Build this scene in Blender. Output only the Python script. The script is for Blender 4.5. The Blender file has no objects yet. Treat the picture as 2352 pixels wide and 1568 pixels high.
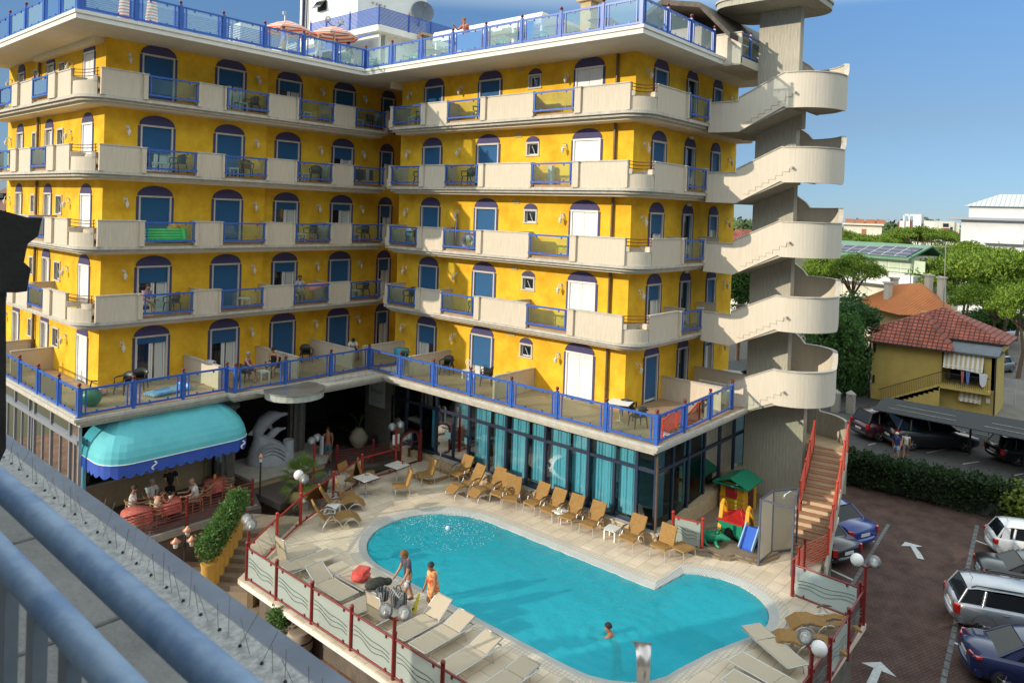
import bpy, bmesh, math, random
from mathutils import Vector, Matrix
import numpy as np
R = math.radians
random.seed(7)
S = bpy.context.scene
COL = S.collection

# ---------------------------------------------------------------- camera
cam_d = bpy.data.cameras.new('camera')
cam = bpy.data.objects.new('camera', cam_d); COL.objects.link(cam)
CP = Vector((-24.978, -15.416, 14.312)); YAW, PIT, ROL, FD = -.8581, -.01466, .03339, 1691.2
_fh = Vector((-math.sin(YAW), math.cos(YAW), 0)); _r = Vector((math.cos(YAW), math.sin(YAW), 0)); _u = Vector((0, 0, 1))
FW = _fh*math.cos(PIT)+_u*math.sin(PIT); _u2 = _u*math.cos(PIT)-_fh*math.sin(PIT)
RT = _r*math.cos(ROL)+_u2*math.sin(ROL); UP = _u2*math.cos(ROL)-_r*math.sin(ROL)
cam.matrix_world = Matrix(((RT.x, UP.x, -FW.x, CP.x), (RT.y, UP.y, -FW.y, CP.y), (RT.z, UP.z, -FW.z, CP.z), (0, 0, 0, 1)))
cam_d.sensor_width = 36; cam_d.lens = 36*FD/2352; cam_d.shift_y = -271.1/2352
cam_d.clip_start = .05; cam_d.clip_end = 5000
cam_d.dof.use_dof = True; cam_d.dof.focus_distance = 30; cam_d.dof.aperture_fstop = 9
S.camera = cam

def at(px, py, depth):          # point seen at photo pixel (2352 wide) at a given distance; used to survey the far background
    return CP+(FW+RT*((px-1176)/FD)-UP*((py-512.9)/FD))*depth
def atz(px, py, z):
    v = FW+RT*((px-1176)/FD)-UP*((py-512.9)/FD)
    return CP+v*((z-CP.z)/v.z)

# ---------------------------------------------------------------- sky, sun, exposure
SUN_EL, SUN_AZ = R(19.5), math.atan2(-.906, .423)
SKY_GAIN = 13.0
SKY_FILL = ((0, (0.0190, 0.0246, 0.0377)), (0.03, (0.0203, 0.0253, 0.0355)), (0.125, (0.0312, 0.0289, 0.0296)), (0.26, (0.0387, 0.0400, 0.0411)), (.42, (.60, .31, .145)), (1, (.98, .50, .23)))
w = bpy.data.worlds.new('World'); S.world = w; w.use_nodes = True
nt = w.node_tree; nt.nodes.clear()
sky = nt.nodes.new('ShaderNodeTexSky'); sky.sky_type = 'NISHITA'; sky.sun_disc = False
sky.sun_elevation = SUN_EL; sky.sun_rotation = SUN_AZ; sky.altitude = 0; sky.air_density = 1.0; sky.dust_density = 0.0; sky.ozone_density = 5.0
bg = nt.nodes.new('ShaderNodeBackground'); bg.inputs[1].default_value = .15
wo = nt.nodes.new('ShaderNodeOutputWorld')
# added fill: sky dimmed near the horizon, boosted and warmed overhead (same for every ray)
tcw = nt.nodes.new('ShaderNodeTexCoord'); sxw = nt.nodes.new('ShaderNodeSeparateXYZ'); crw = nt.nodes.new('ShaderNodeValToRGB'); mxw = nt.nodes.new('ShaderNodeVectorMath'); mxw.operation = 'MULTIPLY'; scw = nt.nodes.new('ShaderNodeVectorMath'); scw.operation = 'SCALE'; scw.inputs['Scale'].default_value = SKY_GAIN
for i_, (p_, c_) in enumerate(SKY_FILL):
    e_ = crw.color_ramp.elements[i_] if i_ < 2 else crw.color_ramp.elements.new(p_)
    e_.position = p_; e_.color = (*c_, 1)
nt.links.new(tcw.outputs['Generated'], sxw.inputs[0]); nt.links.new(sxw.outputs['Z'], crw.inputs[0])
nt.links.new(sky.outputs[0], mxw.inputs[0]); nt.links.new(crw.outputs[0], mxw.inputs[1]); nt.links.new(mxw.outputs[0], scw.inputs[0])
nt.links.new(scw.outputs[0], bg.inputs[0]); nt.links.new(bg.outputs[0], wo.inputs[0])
sl = bpy.data.lights.new('sun', 'SUN'); sl.energy = 2.3; sl.angle = R(.53); sl.color = (1, .88, .70)
sun = bpy.data.objects.new('sun', sl); COL.objects.link(sun)
ts = Vector((math.sin(SUN_AZ)*math.cos(SUN_EL), math.cos(SUN_AZ)*math.cos(SUN_EL), math.sin(SUN_EL)))
sun.rotation_euler = ts.to_track_quat('Z', 'Y').to_euler()
sun.location = ts*60
S.view_settings.view_transform = 'Standard'; S.view_settings.look = 'None'
S.view_settings.exposure = 0.75; S.view_settings.gamma = 1
S.cycles.max_bounces = 8; S.cycles.transparent_max_bounces = 16
S.cycles.caustics_reflective = False; S.cycles.caustics_refractive = False

# ---------------------------------------------------------------- materials
MATS = {}
def pm(name, c, c2=None, scale=3., rough=.7, bump=0., metal=0., stretch=(1, 1, 1), detail=4., lo=.35, hi=.65, spec=.5, coat=0., emis=None, bscale=None, gen=False):
    if name in MATS: return MATS[name]
    m = bpy.data.materials.new(name); m.use_nodes = True; MATS[name] = m
    n = m.node_tree.nodes; l = m.node_tree.links; b = n['Principled BSDF']
    b.inputs['Base Color'].default_value = (*c, 1); b.inputs['Roughness'].default_value = rough
    b.inputs['Metallic'].default_value = metal; b.inputs['Specular IOR Level'].default_value = spec
    b.inputs['Coat Weight'].default_value = coat; b.inputs['Coat Roughness'].default_value = .05
    if emis: b.inputs['Emission Color'].default_value = (*emis[0], 1); b.inputs['Emission Strength'].default_value = emis[1]
    if c2 is not None or bump:
        tc = n.new('ShaderNodeTexCoord'); mp = n.new('ShaderNodeMapping'); mp.inputs['Scale'].default_value = stretch
        l.new(tc.outputs['Generated' if gen else 'Object'], mp.inputs[0])
        nz = n.new('ShaderNodeTexNoise'); nz.inputs['Scale'].default_value = scale; nz.inputs['Detail'].default_value = detail
        nz.inputs['Roughness'].default_value = .65
        l.new(mp.outputs[0], nz.inputs['Vector'])
        if c2 is not None:
            cr = n.new('ShaderNodeValToRGB'); cr.color_ramp.elements[0].position = lo; cr.color_ramp.elements[1].position = hi
            cr.color_ramp.elements[0].color = (*c, 1); cr.color_ramp.elements[1].color = (*c2, 1)
            l.new(nz.outputs['Fac'], cr.inputs[0]); l.new(cr.outputs[0], b.inputs['Base Color'])
        if bump:
            nb = n.new('ShaderNodeTexNoise'); nb.inputs['Scale'].default_value = bscale or scale*4; nb.inputs['Detail'].default_value = 3
            l.new(mp.outputs[0], nb.inputs['Vector'])
            bp = n.new('ShaderNodeBump'); bp.inputs['Strength'].default_value = bump; bp.inputs['Distance'].default_value = .02
            l.new(nb.outputs['Fac'], bp.inputs['Height']); l.new(bp.outputs[0], b.inputs['Normal'])
    return m
def wave(m, scale, axis='Z', strength=.5, dist=.02, profile='SIN', dark=None, lo=.0, hi=.3, distort=0.):
    """ribs (slats, boards, folds) as bump, with optional darker joints that are part of the thing"""
    n = m.node_tree.nodes; l = m.node_tree.links; b = n['Principled BSDF']
    tc = n.new('ShaderNodeTexCoord'); wv = n.new('ShaderNodeTexWave'); wv.wave_type = 'BANDS'; wv.bands_direction = axis
    wv.wave_profile = profile; wv.inputs['Scale'].default_value = scale; wv.inputs['Distortion'].default_value = distort; wv.inputs['Detail'].default_value = 1
    l.new(tc.outputs['Object'], wv.inputs['Vector'])
    bp = n.new('ShaderNodeBump'); bp.inputs['Strength'].default_value = strength; bp.inputs['Distance'].default_value = dist
    l.new(wv.outputs['Fac'], bp.inputs['Height'])
    old = b.inputs['Normal'].links
    if old: l.new(old[0].from_socket, bp.inputs['Normal'])
    l.new(bp.outputs[0], b.inputs['Normal'])
    if dark:
        cr = n.new('ShaderNodeValToRGB'); cr.color_ramp.elements[0].position = lo; cr.color_ramp.elements[1].position = hi
        mx = n.new('ShaderNodeMix'); mx.data_type = 'RGBA'
        l.new(wv.outputs['Fac'], cr.inputs[0]); l.new(cr.outputs[0], mx.inputs[0])
        mx.inputs[6].default_value = (*dark, 1)
        oc = b.inputs['Base Color'].links
        if oc: l.new(oc[0].from_socket, mx.inputs[7])
        else: mx.inputs[7].default_value = b.inputs['Base Color'].default_value
        l.new(mx.outputs[2], b.inputs['Base Color'])
    return m
def brick(name, c1, c2, mortar, bw, bh, ms=.01, rough=.7, bump=.3, rot=0., offset=.5, nz=.0, spec=.4, plane='XY', bias=0.):
    if name in MATS: return MATS[name]
    m = bpy.data.materials.new(name); m.use_nodes = True; MATS[name] = m
    n = m.node_tree.nodes; l = m.node_tree.links; b = n['Principled BSDF']; b.inputs['Roughness'].default_value = rough
    b.inputs['Specular IOR Level'].default_value = spec
    tc = n.new('ShaderNodeTexCoord'); mp = n.new('ShaderNodeMapping')
    mp.inputs['Rotation'].default_value = (0, 0, rot) if plane == 'XY' else ((R(90), 0, 0) if plane == 'XZ' else (R(90), 0, R(90)))
    l.new(tc.outputs['Object'], mp.inputs[0])
    br = n.new('ShaderNodeTexBrick'); br.offset = offset; br.inputs['Scale'].default_value = 1
    br.inputs['Color1'].default_value = (*c1, 1); br.inputs['Color2'].default_value = (*c2, 1); br.inputs['Mortar'].default_value = (*mortar, 1)
    br.inputs['Brick Width'].default_value = bw; br.inputs['Row Height'].default_value = bh; br.inputs['Mortar Size'].default_value = ms; br.inputs['Bias'].default_value = bias
    l.new(mp.outputs[0], br.inputs['Vector'])
    out = br.outputs['Color']
    nn = n.new('ShaderNodeTexNoise'); nn.inputs['Scale'].default_value = 1.3; nn.inputs['Detail'].default_value = 6; l.new(tc.outputs['Object'], nn.inputs['Vector'])
    if nz:
        mr = n.new('ShaderNodeMapRange'); mr.inputs[1].default_value = .3; mr.inputs[2].default_value = .7; mr.inputs[3].default_value = 1-nz; mr.inputs[4].default_value = 1+nz
        l.new(nn.outputs['Fac'], mr.inputs[0])
        mx = n.new('ShaderNodeVectorMath'); mx.operation = 'SCALE'
        l.new(out, mx.inputs[0]); l.new(mr.outputs[0], mx.inputs['Scale']); out = mx.outputs[0]
    l.new(out, b.inputs['Base Color'])
    bp = n.new('ShaderNodeBump'); bp.inputs['Strength'].default_value = bump; bp.inputs['Distance'].default_value = .01; bp.invert = True
    l.new(br.outputs['Fac'], bp.inputs['Height']); l.new(bp.outputs[0], b.inputs['Normal'])
    return m
def glassy(name, tint, refl_ior=1.5, rough=.02, opac=None, opc=.0, bump=0.):
    """thin pane: fresnel mirror over a tinted see-through sheet, optionally partly opaque (frosting)"""
    if name in MATS: return MATS[name]
    m = bpy.data.materials.new(name); m.use_nodes = True; MATS[name] = m
    n = m.node_tree.nodes; l = m.node_tree.links; n.remove(n['Principled BSDF']); o = n['Material Output']
    tr = n.new('ShaderNodeBsdfTransparent'); tr.inputs[0].default_value = (*tint, 1)
    gl = n.new('ShaderNodeBsdfGlossy'); gl.inputs['Roughness'].default_value = rough
    fr = n.new('ShaderNodeFresnel'); fr.inputs[0].default_value = refl_ior
    mx = n.new('ShaderNodeMixShader'); src = tr.outputs[0]
    if opac:
        df = n.new('ShaderNodeBsdfDiffuse'); df.inputs[0].default_value = (*opac, 1)
        tl = n.new('ShaderNodeBsdfTranslucent'); tl.inputs[0].default_value = (*opac, 1)
        m2 = n.new('ShaderNodeMixShader'); m2.inputs[0].default_value = .35; l.new(df.outputs[0], m2.inputs[1]); l.new(tl.outputs[0], m2.inputs[2])
        m1 = n.new('ShaderNodeMixShader'); m1.inputs[0].default_value = opc; l.new(tr.outputs[0], m1.inputs[1]); l.new(m2.outputs[0], m1.inputs[2]); src = m1.outputs[0]
    l.new(fr.outputs[0], mx.inputs[0]); l.new(src, mx.inputs[1]); l.new(gl.outputs[0], mx.inputs[2]); l.new(mx.outputs[0], o.inputs[0])
    return m

M_yellow = pm('stucco_yellow', (.68, .36, .022), (.88, .54, .045), 1.1, .9, .35, bscale=26, detail=9, lo=.32, hi=.62, spec=.15)
M_beige = pm('parapet_beige', (.56, .48, .38), (.64, .56, .45), 3, .85, .15, stretch=(6, 6, .4), bscale=6, spec=.2)
M_white = pm('white_plaster', (.80, .79, .75), (.74, .72, .67), 1.5, .8, spec=.2)
M_soffit = pm('soffit_cream', (.82, .72, .55), (.76, .66, .50), 1.0, .9, spec=.2)
M_trim = pm('slab_trim', (.58, .53, .45), (.44, .41, .36), 4, .85, stretch=(1, 1, .3), spec=.2)
M_blue = pm('blue_paint', (.028, .095, .40), (.04, .13, .46), 6, .35)
M_blue2 = pm('blue_louvre', (.022, .075, .34), (.03, .10, .40), 5, .45)
M_red = pm('red_paint', (.42, .035, .025), (.34, .03, .022), 4, .35)
M_dred = pm('dark_red_paint', (.17, .018, .018), (.22, .025, .022), 4, .35)
M_rust = pm('rust_rail', (.14, .035, .02), (.09, .03, .02), 9, .6)
M_ball = pm('ball_dark_red', (.16, .012, .012), None, rough=.25)
M_purple = pm('purple_band', (.055, .05, .14), (.08, .07, .18), 14, .8, .3)
M_frame = pm('frame_grey', (.60, .56, .50), (.54, .50, .45), 3, .7)
M_wframe = pm('window_white', (.80, .80, .78), None, rough=.4)
M_shut = wave(pm('shutter_blue', (.035, .155, .36), None, rough=.5), 11., 'Z', .8, .02)
M_wshut = wave(pm('shutter_white', (.86, .85, .82), (.82, .81, .79), 2, .5), 2.1, 'Z', .05, .01)
M_pane = pm('window_glass', (.012, .018, .024), None, rough=.04, spec=.9)
M_dark = pm('dark_interior', (.012, .012, .012), None, rough=.9)
M_bglass = glassy('balcony_glass', (.66, .84, .80), 1.5, .02, (.40, .58, .58), .10)
M_tglass = glassy('terrace_glass', (.74, .86, .78), 1.45, .02, (.45, .55, .48), .08)
M_rglass = glassy('roof_glass', (.75, .88, .90), 1.5, .02, (.55, .74, .78), .30)
M_fglass = glassy('fence_glass_frosted', (.80, .90, .86), 1.5, .08, (.62, .72, .68), .72)
M_cglass = glassy('shower_glass', (.88, .88, .84), 1.4, .1, (.80, .74, .62), .55)
M_wallglass = glassy('facade_glass', (.42, .66, .74), 1.38, .01)
M_concrete = wave(pm('board_concrete', (.50, .46, .38), (.36, .34, .28), 5, .9, .5, stretch=(5, 5, .35), bscale=9, spec=.2), 2.2, 'Y', .35, .02, distort=1.5)
M_tower = wave(pm('tower_parapet', (.66, .59, .49), (.60, .53, .44), 3, .88, .12, stretch=(6, 6, .3), bscale=9, spec=.2), 2.6, 'Y', .12, .01, distort=.5)
M_tile = brick('terrace_tile', (.42, .28, .17), (.38, .25, .15), (.22, .17, .12), .3, .3, .006, .6, .1, offset=0, nz=.12)
M_curt = wave(pm('curtain_teal', (.42, .74, .78), (.55, .84, .86), 2, .8, stretch=(5, 5, .2)), 2.2, 'Y', 1., .05, distort=1.2)
M_bframe = pm('facade_frame_blue', (.035, .045, .085), None, rough=.35, metal=.3)
M_metal = pm('metal_grey', (.42, .42, .40), None, rough=.35, metal=.8)
M_chrome = pm('chrome', (.75, .75, .75), None, rough=.15, metal=1)
M_tan = pm('tan_stone', (.50, .38, .24), (.42, .31, .19), 5, .85, .3, spec=.2)
M_black = pm('black_plastic', (.016, .016, .015), (.03, .028, .026), 5, .45)
M_copper = pm('downpipe_copper', (.20, .13, .09), (.15, .10, .07), 4, .45, metal=.5)
M_lampw = pm('white_iron', (.75, .73, .68), None, rough=.4)
M_wicker = wave(wave(pm('wicker_tan', (.52, .30, .105), (.44, .24, .08), 9, .6, spec=.3), 13, 'X', .7, .02), 13, 'Y', .7, .02)
M_sling = pm('sling_beige', (.50, .42, .31), (.45, .38, .28), 30, .8, .2)
M_alu = pm('aluminium', (.62, .62, .60), None, rough=.35, metal=.7)
M_wplas = pm('white_plastic', (.80, .79, .76), None, rough=.45)

# ---------------------------------------------------------------- mesh helper
class MB:
    def __init__(s): s.v = []; s.f = []; s.m = []; s.sm = []; s.x = None
    def add(s, vs, fs, mi=0, sm=False):
        o = len(s.v)
        if s.x is not None: vs = [s.x@Vector(q) for q in vs]
        s.v += [tuple(q) for q in vs]
        for f in fs: s.f.append([i+o for i in f]); s.m.append(mi); s.sm.append(sm)
        return s
    def box(s, x0, x1, y0, y1, z0, z1, mi=0):
        return s.add([(x0, y0, z0), (x1, y0, z0), (x1, y1, z0), (x0, y1, z0), (x0, y0, z1), (x1, y0, z1), (x1, y1, z1), (x0, y1, z1)],
              [(3, 2, 1, 0), (4, 5, 6, 7), (0, 1, 5, 4), (1, 2, 6, 5), (2, 3, 7, 6), (3, 0, 4, 7)], mi)
    def obox(s, c, d, rz=0, mi=0, rx=0, ry=0):
        M = Matrix.Translation(c)@Matrix.Rotation(rz, 4, 'Z')@Matrix.Rotation(ry, 4, 'Y')@Matrix.Rotation(rx, 4, 'X')
        x, y, z = d[0]/2, d[1]/2, d[2]/2
        vs = [M@Vector(q) for q in ((-x, -y, -z), (x, -y, -z), (x, y, -z), (-x, y, -z), (-x, -y, z), (x, -y, z), (x, y, z), (-x, y, z))]
        return s.add(vs, [(3, 2, 1, 0), (4, 5, 6, 7), (0, 1, 5, 4), (1, 2, 6, 5), (2, 3, 7, 6), (3, 0, 4, 7)], mi)
    def bar(s, p, q, wd, ht, mi=0):           # beam from p to q, wd across, ht up
        p, q = Vector(p), Vector(q); d = (q-p).normalized()
        side = d.cross(Vector((0, 0, 1)))
        side = Vector((1, 0, 0)) if side.length < 1e-4 else side.normalized()
        up = side.cross(d).normalized(); a, b = side*wd/2, up*ht/2
        return s.add([p-a-b, p+a-b, p+a+b, p-a+b, q-a-b, q+a-b, q+a+b, q-a+b],
              [(0, 1, 2, 3), (7, 6, 5, 4), (0, 4, 5, 1), (1, 5, 6, 2), (2, 6, 7, 3), (3, 7, 4, 0)], mi)
    def prism(s, poly, z0, z1, mi=0, cap=True):
        n = len(poly)
        vs = [(x, y, z0) for x, y in poly]+[(x, y, z1) for x, y in poly]
        fs = [(i, (i+1) % n, n+(i+1) % n, n+i) for i in range(n)]
        if cap: fs += [tuple(range(n))[::-1], tuple(range(n, 2*n))]
        return s.add(vs, fs, mi)
    def extr(s, poly, vec, mi=0, sm=False):
        n = len(poly); vec = Vector(vec)
        vs = [Vector(p) for p in poly]; vs += [p+vec for p in vs]
        return s.add(vs, [(i, (i+1) % n, n+(i+1) % n, n+i) for i in range(n)]+[tuple(range(n))[::-1], tuple(range(n, 2*n))], mi, sm)
    def loft(s, rings, mi=0, sm=True, closed=True, caps=True):
        n = len(rings[0]); vs = [p for r in rings for p in r]; fs = []
        for k in range(len(rings)-1):
            for i in range(n if closed else n-1):
                j = (i+1) % n; fs.append((k*n+i, k*n+j, (k+1)*n+j, (k+1)*n+i))
        s.add(vs, fs, mi, sm)
        if caps and closed:
            s.add(rings[0], [tuple(range(n))[::-1]], mi); s.add(rings[-1], [tuple(range(n))], mi)
        return s
    def tube(s, pts, r, n=8, mi=0, closed=False, caps=True):
        pts = [Vector(p) for p in pts]; rr = r if isinstance(r, (list, tuple)) else [r]*len(pts); rings = []; a = None
        for i, p in enumerate(pts):
            if closed: t = pts[(i+1) % len(pts)]-pts[i-1]
            else: t = pts[min(i+1, len(pts)-1)]-pts[max(i-1, 0)]
            t.normalize()
            if a is None: a = t.orthogonal().normalized()
            else: a = (a-t*a.dot(t)).normalized()
            b = t.cross(a)
            rings.append([p+(a*math.cos(2*math.pi*k/n)+b*math.sin(2*math.pi*k/n))*rr[i] for k in range(n)])
        if closed: rings.append(rings[0])
        return s.loft(rings, mi, True, True, caps and not closed)
    def lathe(s, prof, c=(0, 0, 0), n=16, mi=0, sm=True):
        c = Vector(c)
        rings = [[c+Vector((r*math.cos(2*math.pi*k/n), r*math.sin(2*math.pi*k/n), z)) for k in range(n)] for r, z in prof]
        return s.loft(rings, mi, sm)
    def ball(s, c, r, nu=12, nv=8, mi=0, sc=(1, 1, 1)):
        c = Vector(c); rings = []
        for j in range(nv+1):
            t = math.pi*(j/nv); q = max(math.sin(t), .01)
            rings.append([c+Vector((r*sc[0]*q*math.cos(2*math.pi*k/nu), r*sc[1]*q*math.sin(2*math.pi*k/nu), -r*sc[2]*math.cos(t))) for k in range(nu)])
        return s.loft(rings, mi, True)
    def build(s, name, mats, parent=None, norm=True, bevel=0):
        me = bpy.data.meshes.new(name); me.from_pydata(s.v, [], s.f)
        if not isinstance(mats, (list, tuple)): mats = [mats]
        for q in mats: me.materials.append(q)
        me.polygons.foreach_set('material_index', s.m); me.polygons.foreach_set('use_smooth', s.sm); me.update()
        if norm:
            bm = bmesh.new(); bm.from_mesh(me); bmesh.ops.recalc_face_normals(bm, faces=bm.faces); bm.to_mesh(me); bm.free()
        o = bpy.data.objects.new(name, me); COL.objects.link(o)
        if parent: o.parent = parent
        if bevel:
            bv = o.modifiers.new('bevel', 'BEVEL'); bv.width = bevel; bv.segments = 2; bv.limit_method = 'ANGLE'
        return o
def tag(o, label=None, cat=None, group=None, kind=None):
    if label: o['label'] = label
    if cat: o['category'] = cat
    if group: o['group'] = group
    if kind: o['kind'] = kind
    return o
def thing(name, label, cat, loc=(0, 0, 0), rz=0, group=None):
    o = bpy.data.objects.new(name, None); COL.objects.link(o); o.location = loc; o.rotation_euler.z = rz
    return tag(o, label, cat, group)
def dup(o, loc=None, rz=None, label=None, group=None, scale=None, parent=None):
    c = o.copy(); COL.objects.link(c)
    if parent is not None: c.parent = parent
    for ch in list(o.children): dup(ch, parent=c)
    if loc is not None: c.location = loc
    if rz is not None: c.rotation_euler.z = rz
    if scale: c.scale = (scale,)*3 if not isinstance(scale, tuple) else scale
    if label: c['label'] = label
    if group: c['group'] = group
    return c
ORD = ['first', 'second', 'third', 'fourth', 'fifth', 'sixth', 'seventh', 'eighth', 'ninth', 'tenth', 'eleventh', 'twelfth', 'thirteenth', 'fourteenth']
T, H, DK = 6.65, 2.95, 2.5        # terrace floor, storey height, pool deck level (parking = 0)
YA, YA2, XL, XE = 16.384, 16.66, -13.375, .82
SOF, RTOP = T+14.13, T+14.44
# ================================================================ HOTEL
hotel = thing('hotel_building', 'yellow five storey corner hotel with beige balconies, blue shutters and blue glass railings', 'hotel', (0, 0, 0))

def facade(mb, p0, ud, L, z0, z1, holes, inward, depth=.16):
    """wall sheet in the vertical plane through p0 along ud with rectangular openings and their reveals"""
    p0 = Vector((p0[0], p0[1], 0)); ud = Vector((ud[0], ud[1], 0)); inn = Vector((inward[0], inward[1], 0))*depth
    us = sorted({0, L, *[h[0] for h in holes], *[h[1] for h in holes]}); zs = sorted({z0, z1, *[h[2] for h in holes], *[h[3] for h in holes]})
    P = lambda u, z: p0+ud*u+Vector((0, 0, z))
    for a, b in zip(us, us[1:]):
        for c, d in zip(zs, zs[1:]):
            if any(h[0] <= a and b <= h[1] and h[2] <= c and d <= h[3] for h in holes): continue
            mb.add([P(a, c), P(b, c), P(b, d), P(a, d)], [(0, 1, 2, 3)])
    for u0, u1, c, d in holes:
        q = [P(u0, c), P(u1, c), P(u1, d), P(u0, d)]
        mb.add(q+[x+inn for x in q], [(0, 1, 5, 4), (1, 2, 6, 5), (2, 3, 7, 6), (3, 0, 4, 7)], 1)

LIN = 1.93
def window(p0, ud, out, u0, u1, z, kind, shut=1., parent=hotel, wh=LIN, z0=0., arch=True):
    """window part: purple arch and jamb bands; sub-parts frame, shutter, pane"""
    p0 = Vector((p0[0], p0[1], 0)); ud = Vector((ud[0], ud[1], 0)); on = Vector((out[0], out[1], 0))
    P = lambda u, d, h: p0+ud*u+on*d+Vector((0, 0, z+h))
    def slab(mb, a, b, c, d, d0, d1, mi=0):
        mb.add([P(a, d0, c), P(b, d0, c), P(b, d0, d), P(a, d0, d), P(a, d1, c), P(b, d1, c), P(b, d1, d), P(a, d1, d)],
               [(0, 1, 2, 3), (4, 5, 6, 7), (0, 1, 5, 4), (1, 2, 6, 5), (2, 3, 7, 6), (3, 0, 4, 7)], mi)
    jb = .1 if kind != 'small' else 0
    mb = MB(); i0, i1 = u0+jb+.02, u1-jb-.02
    if arch:
        c, hw, hh = (u0+u1)/2, (u1-u0)/2-(.04 if jb else 0), .42 if kind != 'small' else .25
        pl = [P(c+hw*math.cos(math.pi*k/20), .0, wh+.03+hh*math.sin(math.pi*k/20)) for k in range(21)]
        mb.extr(pl, on*.03)
    if jb:
        slab(mb, u0, u0+jb, z0, wh-.02, 0, .028); slab(mb, u1-jb, u1, z0, wh-.02, 0, .028)
    wn = mb.build('window', M_purple, parent)
    fr = MB(); t = .06
    slab(fr, i0-.02, i1+.02, wh-.05, wh+.03, 0, .04)
    slab(fr, i0-.02, i0+.05, z0, wh-.05, -.15, .034); slab(fr, i1-.05, i1+.02, z0, wh-.05, -.15, .034)
    if kind == 'small': slab(fr, i0-.05, i1+.05, z0-.06, z0, -.1, .05)
    fr.build('frame', M_frame if kind != 'white' else M_wframe, wn)
    a, b = i0+.05, i1-.05
    if kind == 'white':
        m = MB(); c = (a+b)/2
        for q0, q1 in ((a, c-.01), (c+.01, b)):
            slab(m, q0, q1, z0+.02, wh-.05, -.06, -.02); slab(m, q0+.07, q1-.07, z0+.1, wh-.14, -.02, -.012)
        m.build('shutter', M_wshut, wn)
        return wn
    ztop = wh-.05; zs = ztop-shut*(ztop-z0)
    m = MB(); slab(m, a, b, z0, ztop, -.14, -.13); m.build('pane', M_pane, wn)
    if shut < .97 and kind not in ('small', 'door'):
        s2 = MB(); c = (a+b)/2
        for q0, q1 in ((a, c), (c+.02, b)):
            slab(s2, q0, q0+.07, z0, ztop, -.125, -.085); slab(s2, q1-.07, q1, z0, ztop, -.125, -.085)
            slab(s2, q0, q1, z0, z0+.1, -.12, -.09); slab(s2, q0, q1, ztop-.1, ztop-.02, -.12, -.09)
        s2.build('sash', M_wframe, wn)
        cu = MB(); slab(cu, b-.42, b-.08, z0+.1, ztop-.1, -.128, -.122); cu.build('curtain', M_curtw, wn)
    if kind == 'small':
        s2 = MB()
        for q in ((a, a+.05), (b-.05, b)): slab(s2, *q, z0, ztop, -.125, -.085)
        slab(s2, a, b, z0, z0+.05, -.12, -.09); slab(s2, a, b, ztop-.05, ztop, -.12, -.09)
        s2.bar(P((a+b)/2-.05, -.12, z0+.02), P((a+b)/2+.02, .02, ztop-.1), .03, .03)
        s2.build('sash', M_wframe, wn)
    if kind == 'door':
        s2 = MB()
        for q in ((a, a+.08), (b-.08, b)): slab(s2, *q, z0, ztop, -.125, -.085)
        slab(s2, a, b, z0, z0+.25, -.12, -.09); s2.build('sash', pm('door_blue', (.03, .10, .22), None, rough=.35), wn)
    elif shut > .03:
        s3 = MB(); slab(s3, a, b, zs, ztop, -.075, -.035); slab(s3, a, b, zs-.04, zs, -.08, -.03)
        s3.build('shutter', M_shut, wn)
    return wn
M_curtw = pm('net_curtain', (.58, .58, .55), None, rough=.9)
def wall_lamp(p, out, parent=hotel):
    mb = MB(); p = Vector(p); o = Vector((out[0], out[1], 0)); sd = Vector((-o.y, o.x, 0))
    mb.ball(p+Vector((0, 0, .18)), .07, 10, 6, 0, (1, 1, 1.1))
    mb.tube([p+Vector((0, 0, .18)), p+o*.1+Vector((0, 0, .26)), p+o*.2+Vector((0, 0, .2)), p+o*.22+Vector((0, 0, .08))], .018, 6)
    mb.tube([p+Vector((0, 0, .05))-sd*.06, p+o*.1+Vector((0, 0, .02)), p+sd*.06+Vector((0, 0, .12))], .014, 6)
    mb.lathe([(.015, .08), (.10, .0), (.07, -.02)], p+o*.22, 10)
    g = mb.lathe([(.065, -.02), (.075, -.06), (.04, -.15), (.012, -.19)], p+o*.22, 10, 1)
    return mb.build('wall_lamp', [M_lampw, pm('lamp_glass', (.75, .72, .62), None, rough=.2)], parent)

# ---- window schedule: (left, right) along the wall and shutter drop per floor 0..4 (terrace..top)
WA = [(-12.07, -10.52), (-8.82, -7.30), (-5.6, -4.13), (-2.33, -.87)]
WAs = [[.12, .32, .8, .55, 1.], [.3, 1., 1., 1., .34], [1., .22, .16, 1., .22], [1., 1., .14, .28, 1.]]
WB = [(12.27, 10.80), (8.54, 7.01), (5.48, 4.74), (3.01, 1.44)]
WBs = [[.42, .78, 1., 1., 1.], [.72, 1., 1., 1., .33]]
WC = [(1.34, 2.62), (4.15, 5.24), (6.71, 7.76)]
WCs = [[.9, .3, .4, 1., 1.], None, [0.05, .62, .3, 1., 1.]]
WL = [(17.46, 18.79), (22.18, 23.34), (26.34, 27.48)]
hA1, hA2, hB, hC, hL = [], [], [], [], []
sm_z = (1.36, 1.9)
for k in range(5):
    z = T+H*k
    for i, (a, b) in enumerate(WA):
        if i < 2: hA1.append((a+.1-XL, b-.1-XL, z, z+LIN))
        else: hA2.append((a+.1+6.2, b-.1+6.2, z, z+LIN))
    for i, (a, b) in enumerate(WB):
        if i == 2: hB.append((b, a, z+sm_z[0], z+sm_z[1]))
        else: hB.append((b+.1, a-.1, z, z+LIN))
    for a, b in WC: hC.append((a+.1, b-.1, z, z+LIN))
    for a, b in WL: hL.append((a+.1-YA, b-.1-YA, z, z+LIN))
    for a, b in ((20.9, 21.7), (24.5, 25.1)): hL.append((a-YA, b-YA, z+1.05, z+1.85))
mb = MB()
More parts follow.
